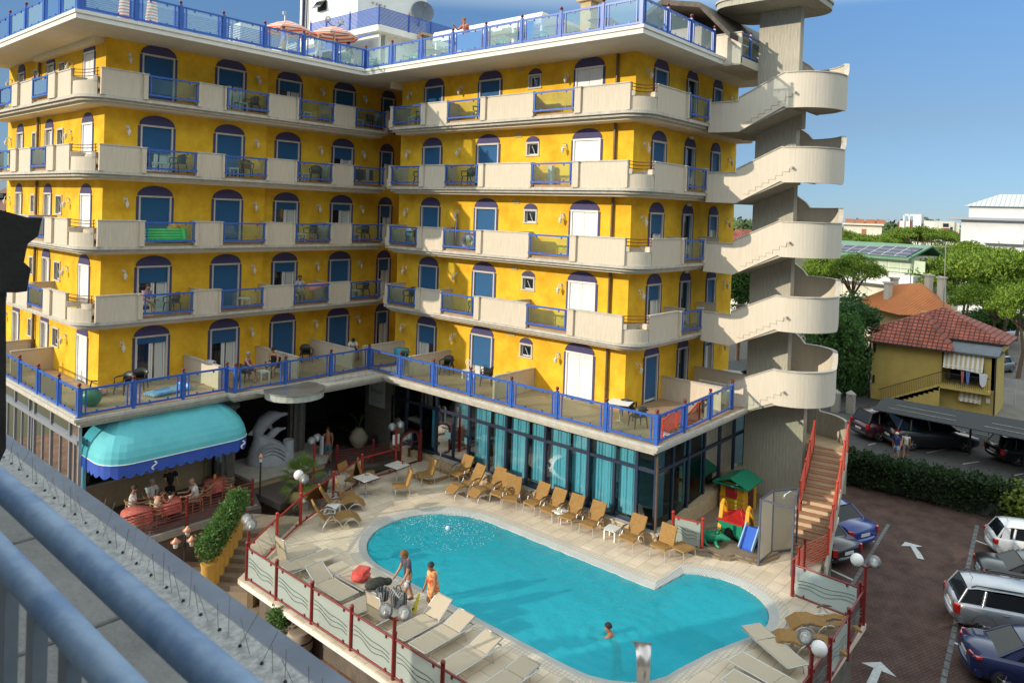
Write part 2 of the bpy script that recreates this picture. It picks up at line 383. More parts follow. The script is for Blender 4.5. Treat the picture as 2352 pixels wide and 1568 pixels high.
facade(mb, (XL, YA), (1, 0), -6.2-XL, T, SOF, hA1, (0, 1))
facade(mb, (-6.2, YA2), (1, 0), 9.4, T, SOF, hA2+[(.9+6.2, 1.75+6.2, T+H*k, T+H*k+LIN) for k in range(5)], (0, 1))
mb.add([(-6.2, YA, T), (-6.2, YA2, T), (-6.2, YA2, SOF), (-6.2, YA, SOF)], [(0, 1, 2, 3)])
facade(mb, (0, 0), (0, 1), 13.93, T, SOF, hB, (1, 0))
facade(mb, (0, 0), (1, 0), 9.49, T, SOF, hC, (0, 1))
facade(mb, (XL, YA), (0, 1), 28.9-YA, T, SOF, hL, (1, 0))
mb.add([(0, 13.93, T), (3.2, 13.93, T), (3.2, 13.93, SOF), (0, 13.93, SOF)], [(0, 1, 2, 3)])
mb.add([(3.2, 13.93, T), (3.2, YA2, T), (3.2, YA2, SOF), (3.2, 13.93, SOF)], [(0, 1, 2, 3)])
mb.add([(9.49, 0, 0), (9.49, 28.9, 0), (9.49, 28.9, SOF), (9.49, 0, SOF)], [(0, 1, 2, 3)])
mb.add([(XL, 28.9, 0), (9.49, 28.9, 0), (9.49, 28.9, SOF), (XL, 28.9, SOF)], [(0, 1, 2, 3)])
mb.build('wall', [M_yellow, M_frame], hotel, norm=False)
for k in range(5):
    z = T+H*k
    for i, (a, b) in enumerate(WA):
        window((0, YA if i < 2 else YA2), (1, 0), (0, -1), a, b, z, 'std', WAs[i][k])
    window((0, YA2), (1, 0), (0, -1), .82, 1.85, z, 'std', .3)
    for i, (a, b) in enumerate(WB):
        if i == 2: window((0, 0), (0, 1), (-1, 0), b, a, z, 'small', 0, wh=sm_z[1], z0=sm_z[0])
        elif i == 3: window((0, 0), (0, 1), (-1, 0), b, a, z, 'white')
        else: window((0, 0), (0, 1), (-1, 0), b, a, z, 'std', WBs[i][k])
    for i, (a, b) in enumerate(WC):
        if i == 1: window((0, 0), (1, 0), (0, -1), a, b, z, 'door')
        else: window((0, 0), (1, 0), (0, -1), a, b, z, 'std', WCs[i][k])
    for i, (a, b) in enumerate(WL):
        window((XL, 0), (0, 1), (-1, 0), a, b, z, 'white' if i == 0 else 'std', .0)
    for a, b in ((20.9, 21.7), (24.5, 25.1)): window((XL, 0), (0, 1), (-1, 0), a, b, z, 'small', 0, wh=1.85, z0=1.05, arch=False)
    for x, y in ((-12.5, YA), (-6.75, YA), (-3.05, YA2), (-.35, YA2)): wall_lamp((x, y, z+1.6), (0, -1))
    for y in (13.24, 9.6, 3.3): wall_lamp((0, y, z+1.55), (-1, 0))
    wall_lamp((.8, 0, z+1.55), (0, -1)); wall_lamp((8.6, 0, z+1.55), (0, -1)); wall_lamp((XL, 20.0, z+1.5), (-1, 0)); wall_lamp((XL, 28.4, z+1.5), (-1, 0))
    m = MB(); m.box(-.03, 0, 5.75, 6.15, z+2.15, z+2.36); m.box(-.035, 0, 5.93, 5.96, z+2.15, z+2.36); m.build('vent_grille', pm('vent', (.62, .50, .22), (.45, .35, .15), 60, .8), hotel)
    m = MB(); m.box(4.55, 4.85, -.08, 0, z+2.3, z+2.42); m.build('door_light', M_lampw, hotel)
m = MB(); m.tube([(-.09, .82, T), (-.09, .82, SOF)], .055, 10)
for k in range(5): m.tube([(-.09, .82, T+H*k+.7), (-.09, .82, T+H*k+.76)], .07, 10)
m.build('downpipe', M_copper, hotel)
m = MB(); m.tube([(XL-.09, 24.05, T), (XL-.09, 24.05, SOF)], .06, 10); m.build('downpipe', M_copper, hotel)

# ---- balconies
def arc(cx, cy, r, a0, a1, n=8): return [(cx+r*math.cos(R(a0+(a1-a0)*i/n)), cy+r*math.sin(R(a0+(a1-a0)*i/n))) for i in range(n+1)]
def parapet(p, q, z, parent, t=.11, h0=-.1, h1=.90, cap=.05):
    """solid panel from p to q (outer face line, thickness towards the wall on the left of p->q)"""
    p, q = Vector((*p, 0)), Vector((*q, 0)); d = (q-p).normalized(); n = Vector((d.y, -d.x, 0))*-1
    mb = MB(); a = [p, q, q+n*t, p+n*t]
    mb.prism([(v.x, v.y) for v in a], z+h0, z+h1)
    e = [p-d*.015-n*.025, q+d*.015-n*.025, q+d*.015+n*(t+.025), p-d*.015+n*(t+.025)]
    mb.prism([(v.x, v.y) for v in e], z+h1, z+h1+cap, 1)
    return mb.build('parapet', [M_beige, M_trim], parent)
def glass_bay(p, q, z, parent, out=.08, h0=.02, h1=.86, fat=.075):
    p, q = Vector((*p, 0)), Vector((*q, 0)); d = (q-p).normalized(); n = Vector((d.y, -d.x, 0))*-1
    p, q = p-n*out, q-n*out
    mb = MB(); zz = lambda v, h: (v.x, v.y, z+h)
    mb.bar(zz(p, h1), zz(q, h1), .06, fat); mb.bar(zz(p, h0+.09), zz(q, h0+.09), .06, fat)
    for s in (p+d*.09, q-d*.09): mb.bar(zz(s, h0+.12), zz(s, h1-.03), .055, .06)
    for s in (.2, .8):
        c = p.lerp(q, s)
        for h in (h0+.15, h1-.07): mb.obox(zz(c, h), (.05, .05, .06), math.atan2(d.y, d.x))
    fr = mb.build('glass_bay', M_blue, parent)
    g = MB(); a, b = p+d*.14, q-d*.14
    g.add([zz(a, h0+.17), zz(b, h0+.17), zz(b, h1-.08), zz(a, h1-.08)], [(0, 1, 2, 3)]); g.build('pane', M_bglass, fr)
    return fr
def pillar(p, z, parent, d, n, h0=-.1, h1=.94):
    """short return wall at the side of a glass bay, projecting a little"""
    p = Vector((*p, 0)); a = [p, p+d, p+d+n, p+n]
    mb = MB(); mb.prism([(v.x, v.y) for v in a], z+h0, z+h1-.04); 
    e = .025; lo = [min(v.x for v in a)-e, max(v.x for v in a)+e, min(v.y for v in a)-e, max(v.y for v in a)+e]
    mb.box(*lo, z+h1-.04, z+h1, 1); return mb.build('pillar', [M_beige, M_trim], parent)
def divider(p, q, z, parent, h=.95):
    p, q = Vector((*p, 0)), Vector((*q, 0)); d = (q-p).normalized(); s = Vector((-d.y, d.x, 0))*.05
    mb = MB(); mb.prism([(v.x, v.y) for v in (p-s, q-s, q+s, p+s)], z, z+h); s = s*1.5
    mb.prism([(v.x, v.y) for v in (p-s, q-s+d*.03, q+s+d*.03, p+s)], z+h, z+h+.04, 1)
    return mb.build('divider_wall', [M_beige, M_trim], parent)
def corner_planter(cx, cy, a0, a1, z, parent, side, r=1.12):
    mb = MB(); o = arc(cx, cy, r, a0, a1, 14); i = arc(cx, cy, r-.1, a1, a0, 14)
    mb.prism(o+i, z-.1, z+.42)
    i2 = arc(cx, cy, r-.45, a1, a0, 10); mb.prism(arc(cx, cy, r-.1, a0, a1, 10)+i2, z+.12, z+.16)
    ins = arc(cx, cy, r-.45, a0, a1, 10)+arc(cx, cy, r-.53, a1, a0, 10); mb.prism(ins, z-.1, z+.55)
    # raised ends of the box
    for (aa, bb) in ((a0, a0+7), (a1-7, a1)): mb.prism(arc(cx, cy, r+.03, aa, bb, 3)+arc(cx, cy, r-.5, bb, aa, 3), z+.42, z+.62, 0)
    pl = mb.build('planter', [M_beige, M_trim], parent)
    rl = MB()
    for h in (.66, .8, .92):
        A0, A1 = arc(cx, cy, r-.02, a0-2, a1+2, 1); mid = arc(cx, cy, r-.3, (a0+a1)/2-10, (a0+a1)/2+14, 1)
        rl.tube([(*A0, z+h), (*mid[0], z+h-.03), (*mid[1], z+h-.03), (*A1, z+h)], .016, 6)
    for aa in (a0+1, a1-1):
        q = arc(cx, cy, r-.03, aa, aa, 1)[0]; rl.bar((*q, z+.6), (*q, z+.94), .02, .03)
    rl.build('planter_rail', M_rust, pl)
def slab_poly(pts, z, parent):
    pass
BO, BI = 1.06, .90
for k in range(1, 5):
    z = T+H*k
    # wing A: left side + front
    y0 = YA-BO+.0
    def outl(o, ex): return [(XL-o, 28.6)]+arc(XL, YA, o, 170, 262, 14)+[(ex, YA-o), (ex, YA2), (-6.2, YA2), (-6.2, YA), (XL, YA), (XL, 28.6)]
    mb = MB(); mb.prism(outl(BO+.10, .2), z-.22, z-.1, 0); mb.prism(outl(BO-.02, .12), z-.33, z-.22, 0); mb.prism(outl(BO-.22, .05), z-.43, z-.33, 1); mb.prism(outl(BO-.0, .15), z-.1, z, 2)
    bA = mb.build('balcony', [M_trim, M_soffit, M_tile], hotel)
    yf = YA-BO-.05
    P = lambda x: (x, yf)
    parapet(P(-13.92), P(-12.35), z, bA); parapet(P(-10.0), P(-8.92), z, bA); parapet(P(-6.72), P(-5.32), z, bA); parapet(P(-3.15), P(-2.04), z, bA)
    for a, b in ((-12.18, -10.1), (-8.89, -6.81), (-5.28, -3.24), (-2.0, .0)): glass_bay(P(a), P(b), z, bA)
    for a, wd in ((-12.36, .17), (-10.12, .14), (-8.95, .08), (-6.84, .14), (-5.34, .08), (-3.27, .14), (-2.06, .08), (.0, .16)): pillar((a, yf-.10), z, bA, Vector((wd, 0, 0)), Vector((0, .24, 0)))
    xf = XL-BO-.05
    P2 = lambda y: (xf, y)
    parapet(P2(18.33), P2(16.8), z, bA); parapet(P2(23.0), P2(21.3), z, bA); parapet(P2(28.4), P2(26.0), z, bA)
    for a, b in ((21.1, 19.15), (25.8, 23.95)): glass_bay(P2(a), P2(b), z, bA)
    for a in (18.3, 20.95+.15, 23.1, 25.75): pillar((xf-.1, a), z, bA, Vector((.24, 0, 0)), Vector((0, .8 if a in (18.3, 23.1) else .15, 0)))
    corner_planter(XL, YA, 161, 236, z, bA, 1)
    for x in (-9.7, -6.35, -3.3): divider((x, YA2-.3), (x, yf+.15), z, bA, .92)
    divider((XL, 21.6), (xf+.2, 21.6), z, bA, .92)
    # wing B: front + right side
    def outb(o, ey): return [(0, ey), (-o, ey)]+arc(0, 0, o, 190, 262, 12)+[(4.1, -o), (9.4, -o), (9.4, 0), (0, 0)]
    mb = MB(); mb.prism(outb(BO+.10, 13.5), z-.22, z-.1, 0); mb.prism(outb(BO-.02, 13.42), z-.33, z-.22, 0); mb.prism(outb(BO-.22, 13.35), z-.43, z-.33, 1); mb.prism(outb(BO, 13.45), z-.1, z, 2)
    bB = mb.build('balcony', [M_trim, M_soffit, M_tile], hotel)
    xf = -BO-.05; Q = lambda y: (xf, y)
    parapet(Q(10.9), Q(9.42), z, bB); parapet(Q(6.95), Q(4.26), z, bB); parapet(Q(1.8), Q(-.46), z, bB)
    for a, b in ((13.2, 11.1), (9.36, 7.24), (4.2, 2.06)): glass_bay(Q(a), Q(b), z, bB)
    for a, wd in ((13.2, .2), (10.82, .32), (9.34, .1), (6.92, .3), (4.18, .1), (1.76, .3)): pillar((xf-.1, a), z, bB, Vector((.24, 0, 0)), Vector((0, wd, 0)))
    mb = MB()
    for i in range(3): mb.box(-1.0+.02*i, -.5, 13.45+.12*i, 13.57+.12*i, z-.1, z+.75-.22*i)
    mb.build('stepped_end', M_beige, bB)
    yf = -BO-.05
    parapet((-.18, yf), (2.1, yf), z, bB); glass_bay((2.2, yf), (4.0, yf), z, bB)
    for a, wd in ((2.1, .12), (3.98, .12)): pillar((a, yf-.1), z, bB, Vector((wd, 0, 0)), Vector((0, .24, 0)))
    corner_planter(0, 0, 204, 259, z, bB, -1)
    for y in (13.3, 9.85, 5.0): divider((0, y), (-.95, y), z, bB, .92)
    divider((2.95, 0), (2.95, -.9), z, bB, .92); divider((5.95, 0), (5.95, -.9), z, bB, .92)

# ---- blue glass railing with posts, used for the terrace and the roof
def railing(pts, z, parent, posts, ball=True, hh=1.0, glass=None, name='rail_panel'):
    for a, b in zip(posts, posts[1:]):
        a, b = Vector((*a, z)), Vector((*b, z)); d = (b-a); L = d.length; d.normalize(); u = Vector((0, 0, 1))
        mb = MB(); s, e = a+d*.07, b-d*.07
        mb.bar(s+u*(hh-.04), e+u*(hh-.04), .06, .075); mb.bar(s+u*.1, e+u*.1, .06, .075)
        for q in (.09, .22):
            if L > .9: mb.bar(a+d*q+u*.13, a+d*q+u*(hh-.06), .045, .05); mb.bar(b-d*q+u*.13, b-d*q+u*(hh-.06), .045, .05)
        for q in (.3, .7):
            c = s.lerp(e, q)
            for h in (.17, hh-.11): mb.obox(c+u*h, (.05, .05, .06), math.atan2(d.y, d.x))
        fr = mb.build(name, M_blue, parent)
        if L > .9:
            g = MB(); g.add([s+d*.2+u*.17, e-d*.2+u*.17, e-d*.2+u*(hh-.1), s+d*.2+u*(hh-.1)], [(0, 1, 2, 3)]); g.build('pane', glass or M_tglass, fr)
    for p in posts:
        mb = MB(); mb.obox((p[0], p[1], z+(hh+.05)/2), (.11, .11, hh+.05)); mb.lathe([(.03, hh+.05), (.045, hh+.07), (.03, hh+.09)], (p[0], p[1], z), 10, 1)
        mb.ball((p[0], p[1], z+hh+.15), .068, 12, 8, 1); mb.build('post', [M_blue, M_ball], parent)

# terrace slab over the ground floor
ter = [(-15.55, 28.9), (-15.55, 12.42), (-9.98, 12.42), (-9.98, 12.08), (-8.9, 12.08), (-8.3, 11.2), (-7.2, 11.2), (-6.9, 11.0), (-3.15, 11.0), (-3.15, -3.3), (4.1, -3.3), (9.4, -3.3), (9.4, 28.9)]
mb = MB(); mb.prism(ter, T-.12, T-.012, 0)
ins = lambda o: [(-15.55+o, 28.9), (-15.55+o, 12.42+o), (-9.98+o, 12.42+o), (-9.98+o, 12.08+o), (-6.9, 12.08+o), (-6.9, 11.0+o), (-3.15+o, 11.0+o), (-3.15+o, -3.3+o), (9.4, -3.3+o), (9.4, 28.9)]
mb.prism(ins(.1), T-.25, T-.12, 0); mb.prism(ins(.3), T-.4, T-.25, 0)
tslab = mb.build('terrace_slab', M_trim, hotel)
mb = MB(); e = .2
mb.prism([(-15.4, 28.9), (-15.4, 12.6), (-9.8, 12.6), (-9.8, 12.25), (-3.0, 12.3), (-3.0, -3.15), (4.1, -3.15), (9.4, -3.15), (9.4, 28.9)], T-.012, T, 0); mb.build('terrace_floor', M_tile, hotel)
tr = MB(); tr.bar((-15.4, 28.8, T+.02), (-15.4, 12.6, T+.02), .12, .04); tr = tr.build('terrace_railing', M_trim, hotel)
railing(None, T, tr, [(-15.35, y) for y in (27.9, 25.7, 23.5, 21.25, 19.1, 16.85, 14.6, 12.6)]+[(-13.5, 12.65), (-11.65, 12.68), (-9.85, 12.7), (-9.7, 12.3), (-7.4, 12.3), (-5.05, 12.35), (-2.85, 12.4)]+[(-2.95, y) for y in (10.02, 7.83, 5.6, 3.36, 1.1, -1.1, -3.13)]+[(-.95, -3.1), (1.3, -3.0), (3.5, -2.9)])
for x in (-9.85, -6.4, -3.4): divider((x, YA2-.3), (x, 12.9+(.4 if x < -9 else 0)), T, hotel, .92)
divider((.0, 13.2), (-.0-2.6, 13.2), T, hotel, .92)
for y in (9.85, 4.62): divider((0, y), (-2.6, y), T, hotel, .92)
divider((2.95, 0), (2.95, -2.7), T, hotel, .92); divider((5.95, 0), (5.95, -2.7), T, hotel, .92)
for y in (21.6, 24.2): divider((XL, y), (-15.0, y), T, hotel, .92)
# half round canopy over the entrance column, gutter rack
mb = MB(); mb.prism(arc(-7.55, 11.35, 1.2, 150, 390, 20), T-.3, T-.02, 0); mb.prism(arc(-7.55, 11.35, 1.25, 150, 390, 20), T-.02, T+.03, 1); mb.build('entrance_canopy', [pm('canopy_glaze', (.50, .50, .42), (.35, .38, .36), 5, .4), M_metal], hotel)
mb = MB(); mb.tube([(-6.3, 11.35, T+.06), (-3.4, 11.3, T+.06)], .015, 6)
for i in range(8): mb.tube([(-6.3+i*.41, 11.35, T+.02), (-6.3+i*.41, 11.4, T+.22)], .012, 5)
mb.build('spike_rack', M_metal, hotel)

# ---- ground floor: glass hall, columns, dark entrance
GX, GY = -1.2, -2.2
mb = MB()
mb.box(GX-.3, GX+.3, GY-.3, 9.3, DK-.0, DK+.42); mb.box(GX-.34, GX+.3, GY-.34, 9.3, DK+.42, DK+.46, 1)
mb.add([(GX-.3, GY-.3, DK), (6.2, GY-.3, DK), (6.2, GY-.3, DK+1.15), (.2, GY-.3, DK+.5), (GX-.3, GY-.3, DK+.42), (GX-.3, GY+.02, DK), (6.2, GY+.02, DK), (6.2, GY+.02, DK+1.15), (.2, GY+.02, DK+.5), (GX-.3, GY+.02, DK+.42)],
       [(0, 1, 2, 3, 4), (5, 6, 7, 8, 9), (1, 6, 7, 2), (2, 7, 8, 3), (3, 8, 9, 4)])
mb.box(GX-.1, GX+.2, 9.3, 13.0, DK, DK+.3)
mb.build('plinth_wall', [M_tan, M_trim], hotel)
fr = MB(); ys = [-2.2, -1.4, .77, 2.92, 5.04, 7.24, 9.37, 11.48, 13.9]; zt, zb, ztop = DK+2.54, DK+.46, T-.4
for y in ys: fr.box(GX-.07, GX+.07, y-.06, y+.06, zb, ztop)
for y in (-.41, 1.75, 3.89, 6.05, 8.22, 10.4, 12.6): fr.box(GX-.06, GX+.06, y-.05, y+.05, zb, zt)
fr.box(GX-.05, GX+.05, GY, 13.9, zt-.06, zt+.06); fr.box(GX-.08, GX+.08, GY, 13.9, zb, zb+.08)
xs = [.0, 1.2, 2.6, 4.0, 5.4, 6.6]
for x in xs: fr.box(x-.05, x+.05, GY-.06, GY+.06, DK+.4, ztop)
fr.box(GX, 6.6, GY-.05, GY+.05, zt-.06, zt+.06)
gw = fr.build('glass_hall_frame', M_bframe, hotel)
sg = sorted(ys+[-.41, 1.75, 3.89, 6.05, 8.22, 10.4, 12.6])
for a, b in zip(sg, sg[1:]):
    g = MB(); g.add([(GX, a, zb), (GX, b, zb), (GX, b, zt), (GX, a, zt)], [(0, 1, 2, 3)]); g.build('pane', M_wallglass, gw)
for a, b in zip(ys, ys[1:]):
    g = MB(); g.add([(GX, a, zt), (GX, b, zt), (GX, b, ztop), (GX, a, ztop)], [(0, 1, 2, 3)]); g.build('pane', M_wallglass, gw)
for a, b in zip([GX]+xs, xs):
    g = MB(); g.add([(a, GY, DK+.4), (b, GY, DK+.4), (b, GY, ztop), (a, GY, ztop)], [(0, 1, 2, 3)]); g.build('pane', M_wallglass, gw)
for y0, y1 in ((-1.35, -.5), (-.3, .7), (.9, 1.7), (1.85, 2.8), (3.05, 3.8), (4.0, 4.95), (5.15, 5.95), (6.2, 7.1), (7.4, 8.1), (8.4, 9.2), (9.5, 9.9)):
    c = MB(); n = 26; a = [(GX+.25+.04*math.sin(i*2.1), y0+(y1-y0)*i/n) for i in range(n+1)]
    c.loft([[(x, y, zb+.12) for x, y in a], [(x, y, zt+.5) for x, y in a]], 0, True, False); c.build('curtain', M_curt, gw, norm=False)
for x0, x1 in ((-.7, -.2), (1.4, 1.9), (2.9, 3.5), (4.2, 4.9)):
    c = MB(); n = 18; a = [(x0+(x1-x0)*i/n, GY+.25+.04*math.sin(i*2.1)) for i in range(n+1)]
    c.loft([[(x, y, DK+.6) for x, y in a], [(x, y, zt+.5) for x, y in a]], 0, True, False); c.build('curtain', M_curt, gw, norm=False)
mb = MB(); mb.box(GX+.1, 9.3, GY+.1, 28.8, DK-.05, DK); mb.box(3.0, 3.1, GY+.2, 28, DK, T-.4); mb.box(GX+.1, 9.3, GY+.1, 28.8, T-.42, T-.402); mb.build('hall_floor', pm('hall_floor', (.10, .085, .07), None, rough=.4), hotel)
m = MB(); m.tube([(GX-.2, GY-.15, DK+.45), (GX-.2, GY-.15, T-.4)], .05, 8); m.build('downpipe', M_copper, hotel)
for y in (8.6, 7.35):   # two notices stuck to the panes
    m = MB(); m.box(GX-.012, GX-.006, y-.18, y+.18, DK+1.35, DK+1.65); m.build('window_notice', pm('notice_paper', (.40, .62, .62), None, rough=.6), hotel)
# left side of the ground floor under the terrace
fr = MB(); X0 = -15.05; yl = [13.3, 14.23, 16.2, 18.13, 18.76, 20.6, 22.6, 24.6, 26.6, 28.6]
for y in yl: fr.box(X0-.05, X0+.05, y-.05, y+.05, .5, T-.4)
for a, b in zip(yl, yl[1:]): fr.box(X0-.04, X0+.04, (a+b)/2-.04, (a+b)/2+.04, .5, T-1.1)
fr.box(X0-.1, X0+.06, 13.3, 28.6, T-1.18, T-1.02); fr.box(X0-.06, X0+.06, 13.3, 28.6, .5, 1.4)
sw = fr.build('side_window_wall', pm('side_frame', (.34, .36, .40), None, rough=.4, metal=.4), hotel)
g = MB(); g.add([(X0, 13.3, 1.4), (X0, 28.6, 1.4), (X0, 28.6, T-.4), (X0, 13.3, T-.4)], [(0, 1, 2, 3)]); g.build('pane', M_wallglass, sw)
c = MB(); n = 150; a = [(X0+.3+.04*math.sin(i*2.1), 13.5+15*i/n) for i in range(n+1)]
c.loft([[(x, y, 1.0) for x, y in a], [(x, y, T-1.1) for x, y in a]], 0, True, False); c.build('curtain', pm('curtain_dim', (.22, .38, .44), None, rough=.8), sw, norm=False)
mb = MB(); mb.box(X0, -9.9, 14.3, 14.5, DK-.1, DK+1.0); mb.box(X0, -9.9, 14.25, 14.55, DK+1.0, DK+1.06, 1); mb.box(-9.9, -9.6, 14.2, 15.6, DK-.1, T-.4, 0)
mb.build('bar_wall', [M_tan, M_trim], hotel)
mb = MB()
mb.add([(X0, 14.4, DK+1.06), (-9.9, 14.4, DK+1.06), (-9.9, 14.4, T-.4), (X0, 14.4, T-.4)], [(0, 1, 2, 3)]); mb.build('bar_window', M_wallglass, hotel)
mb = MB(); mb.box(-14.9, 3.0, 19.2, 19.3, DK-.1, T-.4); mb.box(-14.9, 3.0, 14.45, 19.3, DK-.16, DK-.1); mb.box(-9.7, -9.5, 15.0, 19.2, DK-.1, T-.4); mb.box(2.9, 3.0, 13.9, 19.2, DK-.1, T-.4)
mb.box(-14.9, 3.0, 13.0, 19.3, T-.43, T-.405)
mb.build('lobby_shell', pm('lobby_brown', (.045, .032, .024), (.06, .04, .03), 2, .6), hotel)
for cx, cy in ((-5.3, 14.6), (-9.35, 13.6)):
    mb = MB(); n = 24; mb.prism([(cx+(.42 if i % 2 else .36)*math.cos(2*math.pi*i/n), cy+(.42 if i % 2 else .36)*math.sin(2*math.pi*i/n)) for i in range(n)], DK-.3, T-1.0)
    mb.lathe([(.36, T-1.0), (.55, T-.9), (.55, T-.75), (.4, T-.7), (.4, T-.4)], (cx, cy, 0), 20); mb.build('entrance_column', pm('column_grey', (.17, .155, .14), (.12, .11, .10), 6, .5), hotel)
mb = MB(); mb.box(-1.35, -1.2, 12.55, 14.5, DK-.1, T-.4); mb.build('sign_wall', pm('sign_wall', (.17, .15, .125), (.13, .115, .095), 5, .8), hotel)
# ---- roof
ro = [(-15.3, 28.9), (-15.3, 13.95), (-2.42, 13.95), (-2.42, -1.72), (4.0, -1.72), (9.6, -1.72), (9.6, 28.9)]
mb = MB(); mb.prism(ro, SOF, RTOP-.12, 0); off = lambda o: [(-15.3-o, 28.9), (-15.3-o, 13.95-o), (-2.42-o, 13.95-o), (-2.42-o, -1.72-o), (9.6, -1.72-o), (9.6, 28.9)]
mb.prism(off(.05), RTOP-.12, RTOP, 0); mb.build('roof_slab', pm('roof_white', (.78, .75, .68), (.72, .69, .62), 2, .8, spec=.2), hotel)
mb = MB(); mb.box(-.6, 1.2, 13.95, 14.2, SOF-.35, SOF); mb.build('recess_beam', M_soffit, hotel)
mb = MB(); mb.box(XL+.02, XL+.2, YA+1, 22, SOF-.3, SOF); mb.box(XL-.35, XL, YA+.2, 24, SOF-.22, SOF, 0); mb.build('duct', M_soffit, hotel)
mb = MB(); mb.bar((-15.2, 28.8, RTOP+.02), (-15.2, 14.05, RTOP+.02), .12, .04); rr = mb.build('roof_railing', M_blue, hotel)
railing(None, RTOP, rr, [(-15.2, y) for y in (28.5, 26.4, 24.2, 22.0, 19.85, 17.6, 15.8, 14.05)]+[(x, 14.05) for x in (-13.2, -11.5, -9.7, -7.8, -5.85, -4.05)]+[(-2.32, 14.05)]+[(-2.32, y) for y in (12.05, 9.95, 7.95, 5.97, 3.98, 2.0, .05, -1.6)]+[(-.5, -1.6), (1.35, -1.6), (3.4, -1.6)], glass=M_rglass)
# rooftop storey: white block, blue louvred parapets, awnings
px, py, pz = .42, 16.6, 24.28
mb = MB(); mb.box(px, 9.4, py, 28.8, pz-.32, pz); mb.box(px+1.0, 9.4, py+.6, 28.8, RTOP, pz-.32); mb.box(px+1.1, 6.9, py+3.35, 25.9, pz, pz+6); mb.box(px+.3, px+.45, py+.3, py+2.6, RTOP, pz-.32)
mb.build('penthouse', M_white, hotel)
def louvre(p, q, z, h, posts, parent=hotel, n=13):
    mb = MB(); p, q = Vector((*p, 0)), Vector((*q, 0))
    for i in range(n): 
        zz = z+.06+(h-.08)*i/(n-1); mb.bar((p.x, p.y, zz), (q.x, q.y, zz), .02, .05)
    lv = mb.build('louvre_fence', M_blue2, parent)
    for t in posts:
        c = p.lerp(q, t); k = MB(); k.obox((c.x, c.y, z+h/2), (.09, .09, h)); k.lathe([(.05, z+h), (.03, z+h+.06), (.045, z+h+.1), (.01, z+h+.15)], (c.x, c.y, 0), 8, 1); k.build('post', [M_blue2, M_ball], lv)
louvre((px, 23.0), (px, py), pz, .95, (0, .25, .6, 1)); louvre((px, py), (6.6, py), pz, .95, (.35, .62, .95))
louvre((-13.4, 19.6), (-2.6, 19.6), RTOP+.8, 1.35, (.02, .2, .42, .65, .85, 1), n=16)
mb = MB(); mb.box(-13.2, -2.6, 19.7, 24, RTOP, RTOP+.75); mb.build('roof_low_wall', M_white, hotel)
mb = MB(); mb.add([(px-.02, 16.9, pz-.45), (px-.02, 21.5, pz-.4), (px-1.5, 21.4, pz-1.15), (px-1.5, 16.9, pz-1.2)], [(0, 1, 2, 3)]); mb.add([(px-1.5, 21.4, pz-1.15), (px-1.5, 16.9, pz-1.2), (px-1.5, 16.9, pz-1.4), (px-1.5, 21.4, pz-1.35)], [(0, 1, 2, 3)])
mb.build('roof_awning', pm('awning_navy', (.03, .09, .35), None, rough=.7), hotel)
mb = MB(); mb.box(-2.2, -1.4+.3, 21.3, 21.5, RTOP, RTOP+1.9); mb.box(-.3, px+.2, 20.0, 21.6, RTOP, RTOP+2.0); mb.build('roof_cabin', M_dark, hotel)
mb = MB(); mb.box(px+1.02, px+1.06, 23.0, 23.9, pz+2.0, pz+2.6); mb.extr([(px+.98, 23.0, pz+2.62), (px+.98, 23.9, pz+2.62), (px+.6, 23.9, pz+2.1), (px+.6, 23.0, pz+2.1)], (.03, 0, 0), 1)
mb.build('roof_window', [M_dark, M_pane], hotel)
mb = MB(); mb.tube([(px+1.0, 25.0, pz), (px+1.0, 25.0, pz+6)], .05, 8); mb.tube([(px+1.0, 25.4, pz), (px+1.0, 25.4, pz+6)], .09, 8); mb.build('downpipe', M_bframe, hotel)
mb = MB(); mb.box(px+1.4, px+1.5, py+3.2, py+3.35, pz, pz+.01)
for i in range(4): mb.ball((2.6+i*.3, py+3.3, pz+2.2), .07, 8, 6)
mb.build('wall_vents', M_metal, hotel)
dish = MB(); dc = Vector((6.2, py+2.9, pz+2.45)); ax = Vector((-.45, -.85, .28)).normalized(); s1 = ax.orthogonal().normalized(); s2 = ax.cross(s1)
rings = [[dc+(s1*math.cos(2*math.pi*k/24)+s2*math.sin(2*math.pi*k/24))*.72*q+ax*(.2*q*q-.2) for k in range(24)] for q in (.02, .35, .7, 1)]
dish.loft(rings, 0, True, True, False); dish.tube([dc-ax*.2, dc-ax*.5, (6.2, py+3.3, pz+1.6)], .05, 6); dish.tube([rings[3][2], dc+ax*.55], .02, 5); dish.tube([rings[3][14], dc+ax*.55], .02, 5); dish.ball(dc+ax*.55, .07, 8, 6)
tag(dish.build('satellite_dish', pm('dish_grey', (.10, .12, .15), (.13, .15, .18), 3, .5)), 'dark grey satellite dish on the white rooftop block', 'satellite dish')
mb = MB(); mb.box(3.24, 3.98, py-.5, py-.05, RTOP, pz+.1); 
for i in range(6): mb.box(3.28+i*.12, 3.33+i*.12, py-.52, py-.5, pz-.25, pz-.05, 1)
mb.build('roof_chimney', [M_tan, M_dark], hotel)
mb = MB(); mb.box(3.5, 4.1, 4.75, 5.35, RTOP, 24.4); mb.box(3.35, 4.25, 4.6, 5.5, 24.4, 24.55); mb.build('roof_chimney', M_tan, hotel)
